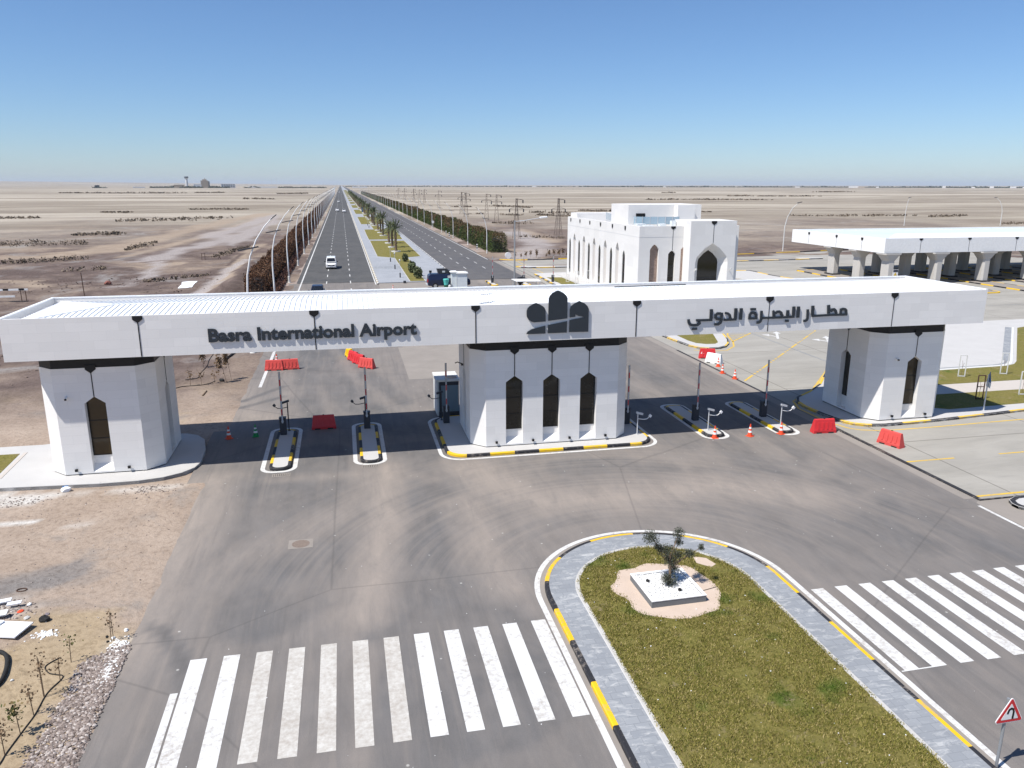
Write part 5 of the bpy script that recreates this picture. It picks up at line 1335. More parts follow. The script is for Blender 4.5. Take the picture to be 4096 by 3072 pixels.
m = MB(); m.tube([(0,0,0),(0,0,2.45)], 0.045, 8); m.box(-.2,-.12,0,.2,.12,.03); m.build("post", M['lightgrey'], s2)
m = MB(); m.plate([(-.42,1.95),(.42,1.95),(0,2.65)], -.07, -.05); m.build("sign_plate", M['blue'], s2)
m = MB(); m.plate([(-.40,1.60),(.40,1.60),(.40,1.93),(-.40,1.93)], -.07, -.05); m.build("lower_plate", M['boothgrey'], s2)
def treeguard(loc, rz, label, mat='offwhite', h=1.68):
    t = empty("tree_guard", loc, rz, label, "tree guard", "frames for young trees on the lawns")
    m = MB()
    for x in (-.24,.24):
        for y in (-.0,): m.bar((x,y,0),(x,y,h), 0.06)
    m.bar((-.24,0,h),(.24,0,h), 0.06); m.bar((-.24,0,.9),(.24,0,.9), 0.05) if mat == 'rust' else None
    m.bar((-.27,0,.05),(.27,0,.05), 0.06); m.build("frame", M[mat], t)
    m = MB(); m.tube([(0,.05,0),(.02,.05,.9),(-.03,.05,1.25)], 0.012, 5); m.tube([(.02,.05,.7),(.1,.03,1.1)], 0.008, 5); m.build("young_stem", M['wood'], t)
    return t
treeguard((46.28,50.12,0.146), R(-20), "cream tree guard frame on the lawn between path and white slab")
treeguard((50.16,50.18,0.146), R(-20), "cream tree guard frame on the lawn beside the grey strip")
treeguard((42.52,44.2,0.146), R(-12), "dark tree guard frame half in the gate's shadow", 'rust', 1.7)
treeguard((46.45,44.6,0.146), R(-12), "cream tree guard frame cut by the photo's right edge")
for i, q in enumerate([(33.16, 114.73), (33.50, 111.02), (35.37, 111.35)]):
    treeguard((q[0],q[1],0.15), R(-40), "white tree guard on the small lawn of the office building, %s from its far end" % nth(i+1), 'offwhite', 2.0)

# ================================================================== DRAINS, MANHOLE
for x, y, lab in ((-3.72,39.38,"slotted drain grate in front of the island nearest the left pillar"),(0.82,39.78,"slotted drain grate in front of the island left of the middle pillar")):
    t = empty("drain_grate", (x,y,0.004), 0, lab, "drain")
    m = MB(); m.box(-.45,-.22,0,.45,.22,.006); m.build("surround", M['cement'], t)
    m = MB()
    for r_ in (-.085,.085):
        for i in range(9): m.box(-.40+i*.095, r_-.06, .0065, -.36+i*.095, r_+.06, .009)
    m.build("slots", M['black'], t)
t = empty("manhole", (-2.36,30.99,0.003), 0, "round brown manhole cover set in a square in the dusty asphalt", "manhole")
k = NT('manhole_iron', 0.9); p = k.objc(); k.col(k.mix(k.noise(p, 9, 5), (0.13,0.10,0.085), (0.25,0.20,0.165))); M['iron'] = k.m
m = MB(); m.box(-.5,-.42,0,.5,.42,.004); m.build("surround", M['cement'], t)
m = MB(); m.lathe([(.36,.0045),(.36,.009),(.30,.009),(.29,.006),(.0,.006)], n=24); m.build("cover", M['iron'], t)

# ================================================================== BOOTH, HOARDING FRAME
t = empty("utility_cabinet", (6.02,48.3,0.004), 0, "grey blue cabin with white roof tucked behind the middle pillar", "cabin")
m = MB(); m.box(-.55,-.3,.15,.75,1.7,2.35); m.build("body", plain('cabin_blue', (0.17,0.23,0.27), 0.5), t)
m = MB(); m.box(-.66,-.3,0.1,-.551,1.7,2.36); m.build("side_panel", M['offwhite'], t)
m = MB(); m.box(-.72,-.42,2.361,.8,1.8,2.5); m.build("roof", M['offwhite'], t)
m = MB(); m.box(-.5,-.34,2.1,.75,-.301,2.36); m.box(-.55,-.36,.0,.75,-.301,.35); m.box(-.5,-.33,.36,-.4,-.301,2.09); m.build("trim", M['darkgrey'], t)
m = MB(); m.lathe([(.35,0),(.3,.06),(.1,.10),(0,.10)], (.35,.1,2.505), 10); m.build("sand_bag", M['psand'], t)

# ================================================================== VEHICLES
def wheel(parent, x, y, r, w=0.22):
    m = MB(); m.tube([(x-w/2,y,r),(x+w/2,y,r)], r, 16); o = m.build("wheel", M['rubber'], parent)
    m = MB(); s = 1 if x > 0 else -1; m.tube([(x+s*(w/2-.02),y,r),(x+s*(w/2+.012),y,r)], r*.6, 12); m.build("rim", M['chrome'], o)
def loft(m, secs, mi=0):
    """cross sections of equal length, skinned"""
    n = len(secs[0]); vs = [v for s_ in secs for v in s_]
    fs = [(i*n+j, i*n+(j+1)%n, (i+1)*n+(j+1)%n, (i+1)*n+j) for i in range(len(secs)-1) for j in range(n)]
    fs += [tuple(range(n))[::-1], tuple((len(secs)-1)*n+j for j in range(n))]; m.add(vs, fs, mi)
def car(loc, rz, label, paint, van=False, group=None):
    """front looks along -y"""
    t = empty("van" if van else "car", loc, rz, label, "van" if van else "car", group)
    L, W, H = (5.1, 0.95, 1.95) if van else (4.75, 0.93, 1.70)
    # stations along the length: y, half width at sill / belt, bottom, bonnet-or-belt height
    st_ = [(-.50,.80,.42,.72),(-.485,.90,.28,.84),(-.40,.97,.24,1.0),(-.27,1.0,.24,1.10 if not van else 1.20),(.0,1.0,.24,1.06 if not van else 1.12),(.42,1.0,.24,1.08 if not van else 1.14),(.49,.97,.30,1.05),(.50,.90,.42,.95)]
    m = MB(); secs = []
    for f, w, z0, z1 in st_:
        y = f*L; a = w*W
        secs.append([(-a*.94,y,z0),(a*.94,y,z0),(a,y,z0+(z1-z0)*.45),(a*.95,y,z1-.05),(a*.85,y,z1),(-a*.85,y,z1),(-a*.95,y,z1-.05),(-a,y,z0+(z1-z0)*.45)])
    loft(m, secs); m.build("body", M[paint], t, smooth=False, bevel=0.03)
    z1 = 1.08 if not van else 1.16
    if van: g = [(-.40,.88,z1+.02,z1+.06),(-.245,.80,z1,H-.06),(-.20,.78,z1,H),(.42,.80,z1,H),(.485,.82,z1,H-.12)]
    else: g = [(-.27,.86,z1-.02,z1+.03),(-.10,.74,z1-.02,H-.04),(-.04,.72,z1-.02,H),(.30,.72,z1-.02,H-.03),(.46,.80,z1-.02,z1+.10)]
    m = MB(); secs = []
    for f, w, z0, zt in g:
        y = f*L; a = w*W
        secs.append([(-.90*W,y,z0),(.90*W,y,z0),(a,y,zt-.05),(a*.88,y,zt),(-a*.88,y,zt),(-a,y,zt-.05)])
    loft(m, secs); m.build("cabin", M[paint], t, bevel=0.02)
    # windscreen and side glass laid just proud of the cabin
    m = MB(); f0, f1 = g[0], g[1]
    y0, y1 = f0[0]*L, f1[0]*L; za, zb = f0[3]+.05, f1[3]-.03
    wa, wb = .80*W, f1[1]*W*.86
    t0 = .10; ya = y0+(y1-y0)*t0
    m.add([(-wa,ya-.015,za+.02),(wa,ya-.015,za+.02),(wb,y1-.03,zb+.012),(-wb,y1-.03,zb+.012)], [(0,1,2,3)]); m.build("windscreen", M['carglass'], t)
    for s in (-1,1):
        m = MB(); yb0, yb1 = f1[0]*L+.08, (g[3][0]-.01)*L
        zlo, zhi = z1+.10, H-.12
        X = lambda z: s*(.90*W+(f1[1]*W-.90*W)*(z-z1)/(H-.05-z1)+.012)
        m.add([(X(zlo),y0+.55*(y1-y0)+.1,zlo),(X(zlo),yb1+.1,zlo),(X(zhi),yb1-.05,zhi),(X(zhi),yb0,zhi)], [(0,1,2,3)]); m.build("side_window", M['carglass'], t)
    m = MB(); m.box(-.62*W,-.5*L-.012,.62,.62*W,-.5*L+.03,.80); m.box(-.7*W,-.497*L-.01,.36,.7*W,-.49*L,.52); m.build("grille", M['black'], t)
    for s in (-1,1):
        m = MB(); m.obox((s*.74*W,-.488*L,.80), (.15,0,0), (0,.06,0), (0,.0,.065)); m.build("headlight", M['lightgrey'], t)
        m = MB(); m.obox((s*.80*W,.498*L,.92), (.08,0,0), (0,.04,0), (0,0,.12)); m.build("tail_light", M['taillight'], t)
        m = MB(); m.obox((s*(W+.12),-.22*L,z1+.08), (.12,0,0), (0,.06,0), (0,0,.09)); m.build("mirror", M['darkgrey'], t)
        for f in (-.31,.30): wheel(t, s*(W-.13), f*L, .34)
    m = MB(); m.box(-.26,-.5*L-.02,.54,.26,-.5*L-.013,.64); m.build("number_plate", M['white'], t)
    return t
car((-2.28,144.4,0.002), R(0), "white van driving towards the gate on the left carriageway", 'carwhite', True)
car((-3.62,105.3,0.002), R(0), "dark blue car whose roof shows just over the gate roof", 'navy')
car((-2.35,453.6,0.002), 0, "white car in the middle lane, left one of the two abreast", 'carwhite', group="white cars far down the road")
car((1.25,438.6,0.002), 0, "white car in the right lane beside the median, near the other one", 'carwhite', group="white cars far down the road")
car((-2.2,684,0.002), 0, "white car farther down the road, behind the two abreast", 'carwhite', group="white cars far down the road")
car((-2.6,1500,0.002), 0, "tiny white car near the far end of the long road", 'carwhite', group="white cars far down the road")
# armoured pick-up
t = empty("armoured_vehicle", (14.6,112.6,0.01), 0, "dark navy armoured vehicle with a gun turret parked behind the white booth", "military vehicle")
m = MB(); secs = []
for x, z0, zr_ in ((-3.05,.55,1.0),(-2.95,.45,1.85),(-2.6,.42,2.10),(.55,.42,2.10),(1.05,.42,1.50),(2.9,.45,1.32),(3.1,.55,1.1)):
    w = 1.0; secs.append([(x,-w,z0),(x,w,z0),(x,w,z0+(zr_-z0)*.5),(x,w*.84,zr_),(x,-w*.84,zr_),(x,-w,z0+(zr_-z0)*.5)])
loft(m, secs); m.build("body", M['navy'], t, bevel=0.03)
m = MB(); m.add([(-1.45,-.76,2.12),(.0,-.76,2.12),(.0,.76,2.12),(-1.45,.76,2.12),(-1.62,-.84,2.72),(-.15,-.84,2.72),(-.15,.84,2.72),(-1.62,.84,2.72)], [(0,1,5,4),(1,2,6,5),(2,3,7,6),(3,0,4,7)])
m.box(-.1,-.5,2.12,.25,.5,2.55); tu = m.build("turret", M['darkgrey'], t)
m = MB(); m.tube([(-2.6,-.6,2.1),(-2.65,-.6,2.55)], .05, 6); m.box(-2.8,-.75,2.3,-2.45,-.45,2.6); m.build("rear_mast", M['black'], t)
m = MB(); m.box(-.95,-.865,2.3,-.55,-.835,2.55); m.build("turret_window", M['lightgrey'], tu)
for xa, xb in ((-.2,.35),):
    m = MB(); m.box(xa,-.985,1.5,xb,-.90,1.85); m.build("side_window", M['lightgrey'], t)
m = MB(); m.box(-3.12,-.95,.95,-3.0,-.72,1.4); m.build("tail_light", M['taillight'], t)
m = MB(); m.box(-3.2,-.95,.5,-3.05,.95,.68); m.build("bumper", M['lightgrey'], t)
for x in (-2.0, 1.95):
    for y in (-.93,.93):
        m = MB(); m.tube([(x,y-.13,.42),(x,y+.13,.42)], .42, 18); o = m.build("wheel", M['rubber'], t)
        m = MB(); s = 1 if y > 0 else -1; m.tube([(x,y+s*.10,.42),(x,y+s*.145,.42)], .24, 12); m.build("rim", M['chrome'], o)
# booth and bins
t = empty("guard_booth", (15.9,110.6,0.01), 0, "white guard booth of two grey white panels in front of the armoured vehicle", "booth")
m = MB(); m.box(-.32,0,0,1.15,2.0,2.2); m.build("wall", M['boothgrey'], t)
m = MB(); m.box(-1.05,.25,0,-.321,1.9,2.36); m.build("side_panel", M['boothgrey'], t)
m = MB(); m.box(-1.2,.1,2.361,-.2,2.1,2.46); m.box(-.42,-.12,2.201,1.3,2.2,2.33); m.build("roof", M['white'], t)
m = MB(); m.box(-.37,-.02,0,-.30,.0,2.2); m.box(1.12,-.02,0,1.17,0,2.2); m.box(.8,1.0,2.34,1.4,1.06,2.4); m.build("trim", M['lightgrey'], t)
t = empty("litter_bin", (14.05,110.75,0.01), 0, "green bin with a turquoise bag in front of the armoured vehicle", "bin")
m = MB(); m.lathe([(.28,0),(.33,.62),(.33,.66)], n=14); m.build("bin_body", plain('dark_green', (0.03,0.10,0.06)), t)
m = MB(); m.lathe([(.30,.661),(.33,.95),(.44,1.45),(.40,1.5),(.1,1.48)], n=14); m.build("bin_bag", M['teal'], t)
t = empty("water_can", (14.52,110.6,0.01), 0, "small white can on the ground between the bin and the booth", "can")
m = MB(); m.lathe([(.2,0),(.22,.1),(.22,.55),(.1,.68),(.1,.74)], n=12); m.build("can_body", M['offwhite'], t)
t = empty("boulder", (8.82,119.3,0.02), 0, "small dark block on the pale ground left of the armoured vehicle", "block")
m = MB(); m.box(-.2,-.2,0,.2,.2,.35); m.build("block", M['darkgrey'], t, bevel=.05)
t = empty("shelter_roof", (0,0,0), 0, "flat white sunshade on thin legs behind the black speaker-like box", "sunshade")
m = MB(); m.prism([(23.0,108.2),(26.6,107.6),(26.55,104.9),(23.15,105.3)], 1.52, 1.60, bottom=True); m.build("top", M['white'], t)
for x, y in ((23.15,108.0),(26.45,107.5),(26.4,105.1),(23.3,105.5)):
    m = MB(); m.bar((x,y,0),(x,y,1.519), .07); m.build("leg", M['lightgrey'], t)
t = empty("signal_box", (24.35,108.5,0), 0, "black box on a stand at the foot of the grey street lamp", "box")
m = MB(); m.obox((0,0,1.35),(.38,0,.05),(0,.25,0),(-.06,0,.42)); m.build("box_body", M['black'], t, bevel=.03)
m = MB(); m.bar((0,0,0),(0,0,.95),.3); m.build("stand", M['black'], t)

# ================================================================== STREET LAMPS
def curved_lamp():
    t = empty("street_lamp")
    pts = [(0,0,0),(0,0,3.0),(-.02,0,5.2),(.10,0,6.9),(.45,0,8.5),(1.05,0,9.9),(1.8,0,11.0),(2.5,0,11.75)]
    m = MB(); m.tube(pts, [.105,.10,.085,.075,.065,.055,.045,.035], 8); m.build("mast", M['white'], t, smooth=True)
    m = MB(); m.lathe([(.24,0),(.24,.05),(.17,.09),(.17,.9),(.14,1.0)], n=10); m.build("foot", M['offwhite'], t)
    m = MB(); m.obox((.35,0,9.15), (.85,0,.16), (0,.10,0), (-.01,0,.055)); m.obox((2.62,0,11.8),(.25,0,.2),(0,.1,0),(-.02,0,.03)); m.build("lamp_head", M['darkgrey'], t)
    return t
lamp0 = curved_lamp(); remember(lamp0)
lampsL = [71.0+26.3*i for i in range(46)]
for i, y in enumerate(lampsL):
    lab = "curved white lamp mast along the brown hedge left of the road, %s from the gate" % nth(i+1)
    if i == 0: lamp0.location = (-8.35,y,0); lamp0['label'] = lab; tag(lamp0, None, "street lamp", "curved lamps left of the road")
    else: copy_tree(lamp0, (-8.35,y,0), 0, lab)
lampsR = [168.0+26.5*i for i in range(44)]
for i, y in enumerate(lampsR):
    copy_tree(lamp0, (30.3,y,0), R(180), "curved white lamp mast along the green hedge right of the road, %s from the junction" % nth(i+1), 0.82, "curved lamps right of the road")
t = empty("street_lamp", (23.95,110.4,0), 0, "grey straight street lamp with long slanting arm left of the office building", "street lamp")
m = MB(); m.tube([(0,0,0),(0,0,4.5),(0,0,9.6)], [.14,.12,.09], 10); m.build("mast", M['grey'], t)
m = MB(); m.tube([(0,0,9.45),(1.2,0,9.55),(2.4,0,9.72),(3.7,0,9.92)], .05, 8); m.build("arm", M['lightgrey'], t)
m = MB(); m.obox((4.2,0,10.0),(.55,0,.05),(0,.22,0),(-.01,0,.12)); m.build("lamp_head", M['white'], t, bevel=.06)
for (x, y, h, s, lab) in ((97,161.5,10.8,1,"tall thin lamp mast bending right, between office building and canopy"),(202.6,256.6,10.2,.3,"tall thin lamp mast standing up behind the middle of the canopy"),(238,250,10.2,-1,"tall thin lamp mast bending left behind the right part of the canopy")):
    t = empty("street_lamp", (x,y,0), R(-30), lab, "street lamp", "masts behind the canopy")
    m = MB(); m.tube([(0,0,0),(0,0,h*.5),(s*.4,0,h*.7),(s*1.3,0,h*.88),(s*2.6,0,h)], [.13,.11,.09,.07,.05], 6); m.build("mast", M['offwhite'], t)
    m = MB(); m.obox((s*2.7,0,h),(.5,0,.1),(0,.15,0),(0,0,.08)); m.build("lamp_head", M['darkgrey'], t)
# ================================================================== PYLONS
def pylon():
    t = empty("power_pylon")
    H = 10.9; m = MB()
    def hw(z): return 0.95-0.68*min(1,z/8.2)
    zs_ = [0,1.6,3.1,4.5,5.8,7.0,8.1,9.2,10.3,H]
    for sx in (-1,1):
        for sy in (-1,1): m.bar((sx*hw(0),sy*hw(0),0),(sx*hw(8.2),sy*hw(8.2),8.2),.075); m.bar((sx*hw(8.2),sy*hw(8.2),8.2),(sx*.12,sy*.12,H),.07)
    for a, b in zip(zs_, zs_[1:]):
        for s in (-1,1):
            m.bar((-hw(a),s*hw(a),a),(hw(b),s*hw(b),b),.03); m.bar((hw(a),s*hw(a),a),(-hw(b),s*hw(b),b),.03)
            m.bar((s*hw(a),-hw(a),a),(s*hw(b),hw(b),b),.03); m.bar((s*hw(a),hw(a),a),(s*hw(b),-hw(b),b),.03)
    m.build("lattice", M['pylon'], t)
    m = MB()
    m.bar((-2.0,0,8.1),(2.0,0,8.1),.10); m.bar((-2.0,0,8.1),(0,0,8.7),.06); m.bar((2.0,0,8.1),(0,0,8.7),.06); m.bar((0,0,10.6),(1.8,0,10.5),.10); m.bar((1.8,0,10.5),(0,0,H),.06); m.build("cross_arm", M['pylon'], t)
    m = MB()
    for x, z in ((-2.0,8.1),(2.0,8.1),(1.8,10.5)): m.lathe([(.05,-.95),(.17,-.8),(.17,-.1),(.05,0)], (x,0,z), 8)
    m.build("insulator", M['darkgrey'], t); return t
py0 = pylon(); remember(py0)
for i, (x, y) in enumerate([(58.2,211.6),(46.9,213.8),(58.5,302.7),(59.5,330),(56.0,363.9),(59.9,403.2),(59.9,501.4),(57.1,597.5),(64.7,636.5),(62,700),(61,790),(62,890)]):
    lab = "lattice power pylon on the plain beyond the green hedge, %s from the office building" % nth(i+1)
    if i == 0: py0.location = (x,y,0); py0.rotation_euler.z = R(8); tag(py0, lab, "pylon", "lattice pylons on the plain")
    else: copy_tree(py0, (x,y,0), R(random.uniform(-10,20)), lab)

# ================================================================== HEDGES
def hedge(name, label, cat, x0, x1, h, y0, y1, mat, core, seed, leaf=0.3, dens=1.0, rag=0.6):
    root = empty(name, ((x0+x1)/2, y0, 0), 0, label, cat)
    ox, oy = (x0+x1)/2, y0
    pts = []; sz = []
    y = y0
    while y < y1:
        d = max(60.0, y); lf = leaf*(1 if d < 170 else (d/170)**0.62); seg = max(1.0, lf*3)
        hh = h*(0.86+0.30*mnoise.noise((y*0.16, seed, 1))+0.12*mnoise.noise((y*0.6, seed, 2)))
        n = int(dens*seg*(2*hh+(x1-x0))*2.6/(lf*lf))
        u = RNG.uniform(0,1,n)
        side = RNG.uniform(0,1,n)*(2*hh+(x1-x0))
        xx = np.where(side < hh, x0, np.where(side < 2*hh, x1, x0+(side-2*hh)))
        zz = np.where(side < hh, side, np.where(side < 2*hh, side-hh, hh))
        wob = RNG.normal(0, rag*0.22, n)
        inn = np.abs(RNG.normal(0, rag*0.30, n))
        xx = xx+np.where(side < hh, inn-rag*.15, np.where(side < 2*hh, -inn+rag*.15, 0))+wob*.3
        zz = np.maximum(0.05, zz+np.where(side >= 2*hh, -inn+rag*.35*RNG.uniform(-.6,1,n), 0))
        # narrower towards the top
        xx = ox+(xx-ox)*(1-0.22*(zz/h)**2)
        pts.append(np.stack([xx-ox, y+u*seg-oy, zz], 1)); sz.append(np.full(n, lf)); y += seg
    # the near end
    n = int(dens*(x1-x0)*h*3.2/(leaf*leaf))
    pts.append(np.stack([RNG.uniform(x0,x1,n)-ox, np.abs(RNG.normal(0,.45,n))-.2, h*RNG.uniform(0.02,.92,n)], 1)); sz.append(np.full(n, leaf))
    o_ = bpy.data.objects["foliage"] if False else None
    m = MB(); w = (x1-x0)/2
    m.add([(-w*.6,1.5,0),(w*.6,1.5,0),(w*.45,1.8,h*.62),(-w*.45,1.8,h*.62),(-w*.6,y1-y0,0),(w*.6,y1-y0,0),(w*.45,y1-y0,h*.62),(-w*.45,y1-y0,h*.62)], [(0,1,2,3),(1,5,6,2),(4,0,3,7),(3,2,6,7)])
    quads("foliage", np.concatenate(pts), np.concatenate(sz), mat, root, asp=0.8)
    m.build("stems_or_core", core, root)  # solid dark core added inside the foliage to block light through the hedge
    return root
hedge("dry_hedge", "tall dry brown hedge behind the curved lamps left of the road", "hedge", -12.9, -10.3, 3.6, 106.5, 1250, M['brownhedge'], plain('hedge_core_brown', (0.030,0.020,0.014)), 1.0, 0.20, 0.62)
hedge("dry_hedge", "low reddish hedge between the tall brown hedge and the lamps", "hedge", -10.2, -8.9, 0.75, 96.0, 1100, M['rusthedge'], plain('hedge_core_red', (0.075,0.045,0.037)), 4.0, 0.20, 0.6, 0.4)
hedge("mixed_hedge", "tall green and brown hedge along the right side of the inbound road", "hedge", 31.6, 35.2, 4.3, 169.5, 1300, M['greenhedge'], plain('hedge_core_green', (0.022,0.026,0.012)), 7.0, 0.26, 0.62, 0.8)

# ================================================================== PALMS AND MEDIAN PLANTING
def palm(seed, h, nf=26, fl=2.3):
    rs = random.Random(seed); t = empty("palm_tree")
    m = MB(); zs_ = [0,.4,.9,1.5,2.2,h-.5,h]; m.tube([(0.03*math.sin(z*2+seed),0.02*math.cos(z*1.7),z) for z in zs_], [.36,.30,.26,.25,.24,.27,.20], 9)
    for i in range(int(h*5)):
        a = i*2.4; z = .4+i*(h-.6)/(h*5); m.obox((.25*math.cos(a),.25*math.sin(a),z),(.08*math.cos(a),.08*math.sin(a),.05),(-.08*math.sin(a),.08*math.cos(a),0),(0,0,.09))
    m.build("trunk", M['bark'], t)
    m = MB()
    for i in range(nf):
        a = i*2.39996+rs.uniform(-.2,.2); up = rs.uniform(-.25,1.35); L = fl*rs.uniform(.8,1.15)
        ca, sa = math.cos(a), math.sin(a); pts = []
        for j in range(9):
            s = j/8; r_ = L*s*math.cos(up)*(1 if up > 0 else 1)+.1; z = h+L*s*math.sin(up)-1.15*s*s*L*.55*math.cos(up)
            pts.append(Vector((r_*ca, r_*sa, z)))
        for j in range(8):
            p, q = pts[j], pts[j+1]; d = (q-p).normalized(); w = 0.42*math.sin(math.pi*min(1,(j+1.2)/9.5))*(.8 if j else .4)
            side = d.cross(Vector((0,0,1))).normalized()
            for s in (-1,1):
                for f in (0.15,0.65):
                    c = p.lerp(q, f); tip = c+side*s*w+d*.26-Vector((0,0,.10)); m.add([c, c+d*.13, tip], [(0,1,2)])
            m.bar(p, q, .035)
    m.build("crown", M['palm'], t)
    m = MB(); m.lathe([(1.02,0),(1.02,.22),(.92,.24),(.90,.16),(.0,.16)], n=20); m.build("white_ring", M['pebble'] if False else M['offwhite'], t)
    return t
pal = [palm(1, 4.3), palm(2, 4.9, 30, 2.6), palm(3, 3.9, 22)]
for p_ in pal: remember(p_)
pys = [175.6, 188.4, 201.9, 232.6, 247.1, 259.9, 289.5, 303, 316, 346, 359, 372]
y = 403
while y < 1150: pys += [y, y+13, y+26]; y += 57
for i, y in enumerate(pys):
    lab = "date palm in a white ring on the central reservation, %s from the gate" % nth(i+1)
    p_ = pal[(i*2+1)%3]
    if i < 3:
        p_.location = (11.3,y,0.13); p_.rotation_euler.z = i; tag(p_, lab, "palm", "date palms on the central reservation")
    else: copy_tree(p_, (11.3+random.uniform(-.15,.15),y,0.13), random.uniform(0,6), lab)
def bush(loc, label, r, h, n, mat, cat="shrub", group=None, leaf=0.16, name="shrub"):
    t = empty(name, loc, 0, label, cat, group)
    m = MB()
    for i in range(6):
        a = i*1.05; m.tube([(0,0,0),(.3*r*math.cos(a),.3*r*math.sin(a),h*.45),(.7*r*math.cos(a),.7*r*math.sin(a),h*.8)], [.035,.02,.01], 5)
    m.build("stems_or_core", M['wood'], t)
    c = RNG.normal(0,1,(n,3)); c /= np.linalg.norm(c,axis=1)[:,None]; c *= RNG.uniform(.35,1.0,(n,1))
    c = c*np.array([r,r,h*.55])+np.array([0,0,h*.52]); c[:,2] = np.maximum(c[:,2], .03)
    quads("foliage", c, leaf, mat, t, asp=2.0); return t
for i, (x, y) in enumerate([(11.5,152.3),(11.45,136.6),(11.15,132.5),(11.6,127.5),(11.3,124.2)]):
    bush((x,y,.13), "spiky green shrub on the narrow lawn tongue, %s from the wide lawn" % nth(i+1), .75 if i else .6, 1.5, 420, M['palm'], group="shrubs on the lawn tongue", leaf=.2)
for i, (x, y) in enumerate([(8.72,152.9),(8.68,139.2),(8.63,126.0),(8.9,276.5),(8.95,292.5),(8.72,290)]):
    if i == 5: continue
    t = empty("garden_lamp", (x,y,.1), 0, "thin pole lamp with dark base on the median paving, %s along the left edge" % nth([3,2,1,4,5][i]), "garden lamp", "pole lamps on the median")
    m = MB(); m.tube([(0,0,0),(0,0,.75)], .10, 8); m.build("base", M['darkgrey'], t)
    m = MB(); m.tube([(0,0,.75),(0,0,2.6)], .035, 6); m.build("pole", M['lightgrey'], t)
    m = MB(); m.lathe([(.10,2.6),(.14,2.8),(.05,2.9)], n=8); m.build("lamp_shade", M['lightgrey'], t)
t = empty("kiosk", (11.6,437,.13), 0, "small blue and orange kiosk among the palms of the median", "kiosk")
m = MB(); m.box(-1.0,-.7,0,.2,.7,2.5); m.build("wall", M['blue'], t)
m = MB(); m.box(.21,-.7,0,.9,.7,.9); m.build("counter", M['orange'], t)
m = MB(); m.box(-1.2,-.9,2.501,1.0,.9,2.65); m.build("roof", M['darkgrey'], t)
t = empty("speed_sign", (29.9,268,0), 0, "round white traffic sign by the right verge of the inbound road", "road sign")
m = MB(); m.bar((0,0,0),(0,0,2.2),.08); m.build("post", M['lightgrey'], t)
m = MB(); m.tube([(0,-.06,2.3),(0,-.02,2.3)], .45, 14); m.build("sign_plate", M['white'], t)
for i, (x, y) in enumerate([(29.9,178.5),(29.7,225),(29.7,232)]):
    t = empty("marker_post", (x,y,0), 0, "short striped marker post at the right verge, %s from the junction" % nth(i+1), "marker post", "marker posts at the right verge")
    m = MB()
    for j in range(5): m.box(-.16,-.04,.1+j*.25,.16,.04,.35+j*.25, j%2)
    m.build("panel", [M['white'], M['black']], t)
t = empty("cable_reel", (32.7,156.5,0), 0, "round white cable reel standing on the sand by the hedge's end", "cable reel")
m = MB(); m.tube([(-.1,-.25,.62),(-.1,.25,.62)], .55, 16); m.build("coil", M['offwhite'], t)
m = MB(); m.tube([(-.1,-.32,.62),(-.1,-.26,.62)], .62, 16); m.tube([(-.1,.26,.62),(-.1,.32,.62)], .62, 16); m.build("flange", M['white'], t)

# ================================================================== SCRUB, SAPLINGS, DEBRIS ON THE LEFT
def patch(lst):
    c = []; s = []
    for (ax, ay), (bx, by), dep, hgt in lst:
        L = math.hypot(bx-ax, by-ay); d = math.hypot((ax+bx)/2, (ay+by)/2)
        sz = 0.30 if d < 230 else (0.55 if d < 600 else 1.6)
        n = int(min(900, 2.2*L*dep/(sz*sz)*0.33))
        for _ in range(max(12, n//7)):
            t = random.random(); o = random.gauss(0, dep*0.3)*math.sin(math.pi*min(1,max(0,t)))**0.5
            x = ax+(bx-ax)*t-(by-ay)/L*o; y = ay+(by-ay)*t+(bx-ax)/L*o
            hh = hgt*random.uniform(.4,1.1)
            for _k in range(7):
                c.append((x+random.gauss(0,sz*.6), y+random.gauss(0,sz*.6), gz(x,y)+random.uniform(0,hh))); s.append(sz*random.uniform(.7,1.4))
    return c, s
SP = [((-88,345),(-50,378),24,1.0),((-88,501),(-54,495),10,1.1),((-123,453),(-107,454),12,.7),((-83,214),(-62,214),9,1.2),((-63,163),(-50,172),5,.9),((-76,251),(-66,261),14,.5),((-146,379),(-129,383),14,.8),
      ((-47,147),(-41,150),3,.7),((-48,192),(-47,218),3,.6),((-457,1461),(-257,1445),70,2.0),((-248,1486),(-200,1482),40,1.6),((213,351),(274,340),10,.9),((270,326),(300,336),6,.9),((246,258),(262,262),5,.7),((105,554),(119,505),16,1.0),
      ((98,415),(122,402),8,1.1),((94,380),(107,362),10,1.0),((76,383),(86,374),6,.9),((57,303),(71,295),6,1.0),((133,440),(156,426),12,.9),((49,221),(61,214),3,.7),((194,408),(202,407),6,.8),((591,1420),(618,1418),30,1.6),
      ((71,528),(85,526),8,.9),((63,399),(70,398),4,.9),((-92,1285),(-54,1370),30,1.4),((-97,853),(-66,828),14,1.0),((-67,497),(-57,500),6,.7),((995,1518),(1143,1661),60,2.0),((-30,128),(-22,137),3,.5),((-26,170),(-22,200),2.5,.5),((500,980),(620,950),20,1.2),((300,760),(420,720),16,1.0)]
c, s = patch(SP)
sc = quads("scrub", c, s, M['scrub']); tag(sc, "low dark dry scrub in patches across the plain", "scrub", kind='stuff')

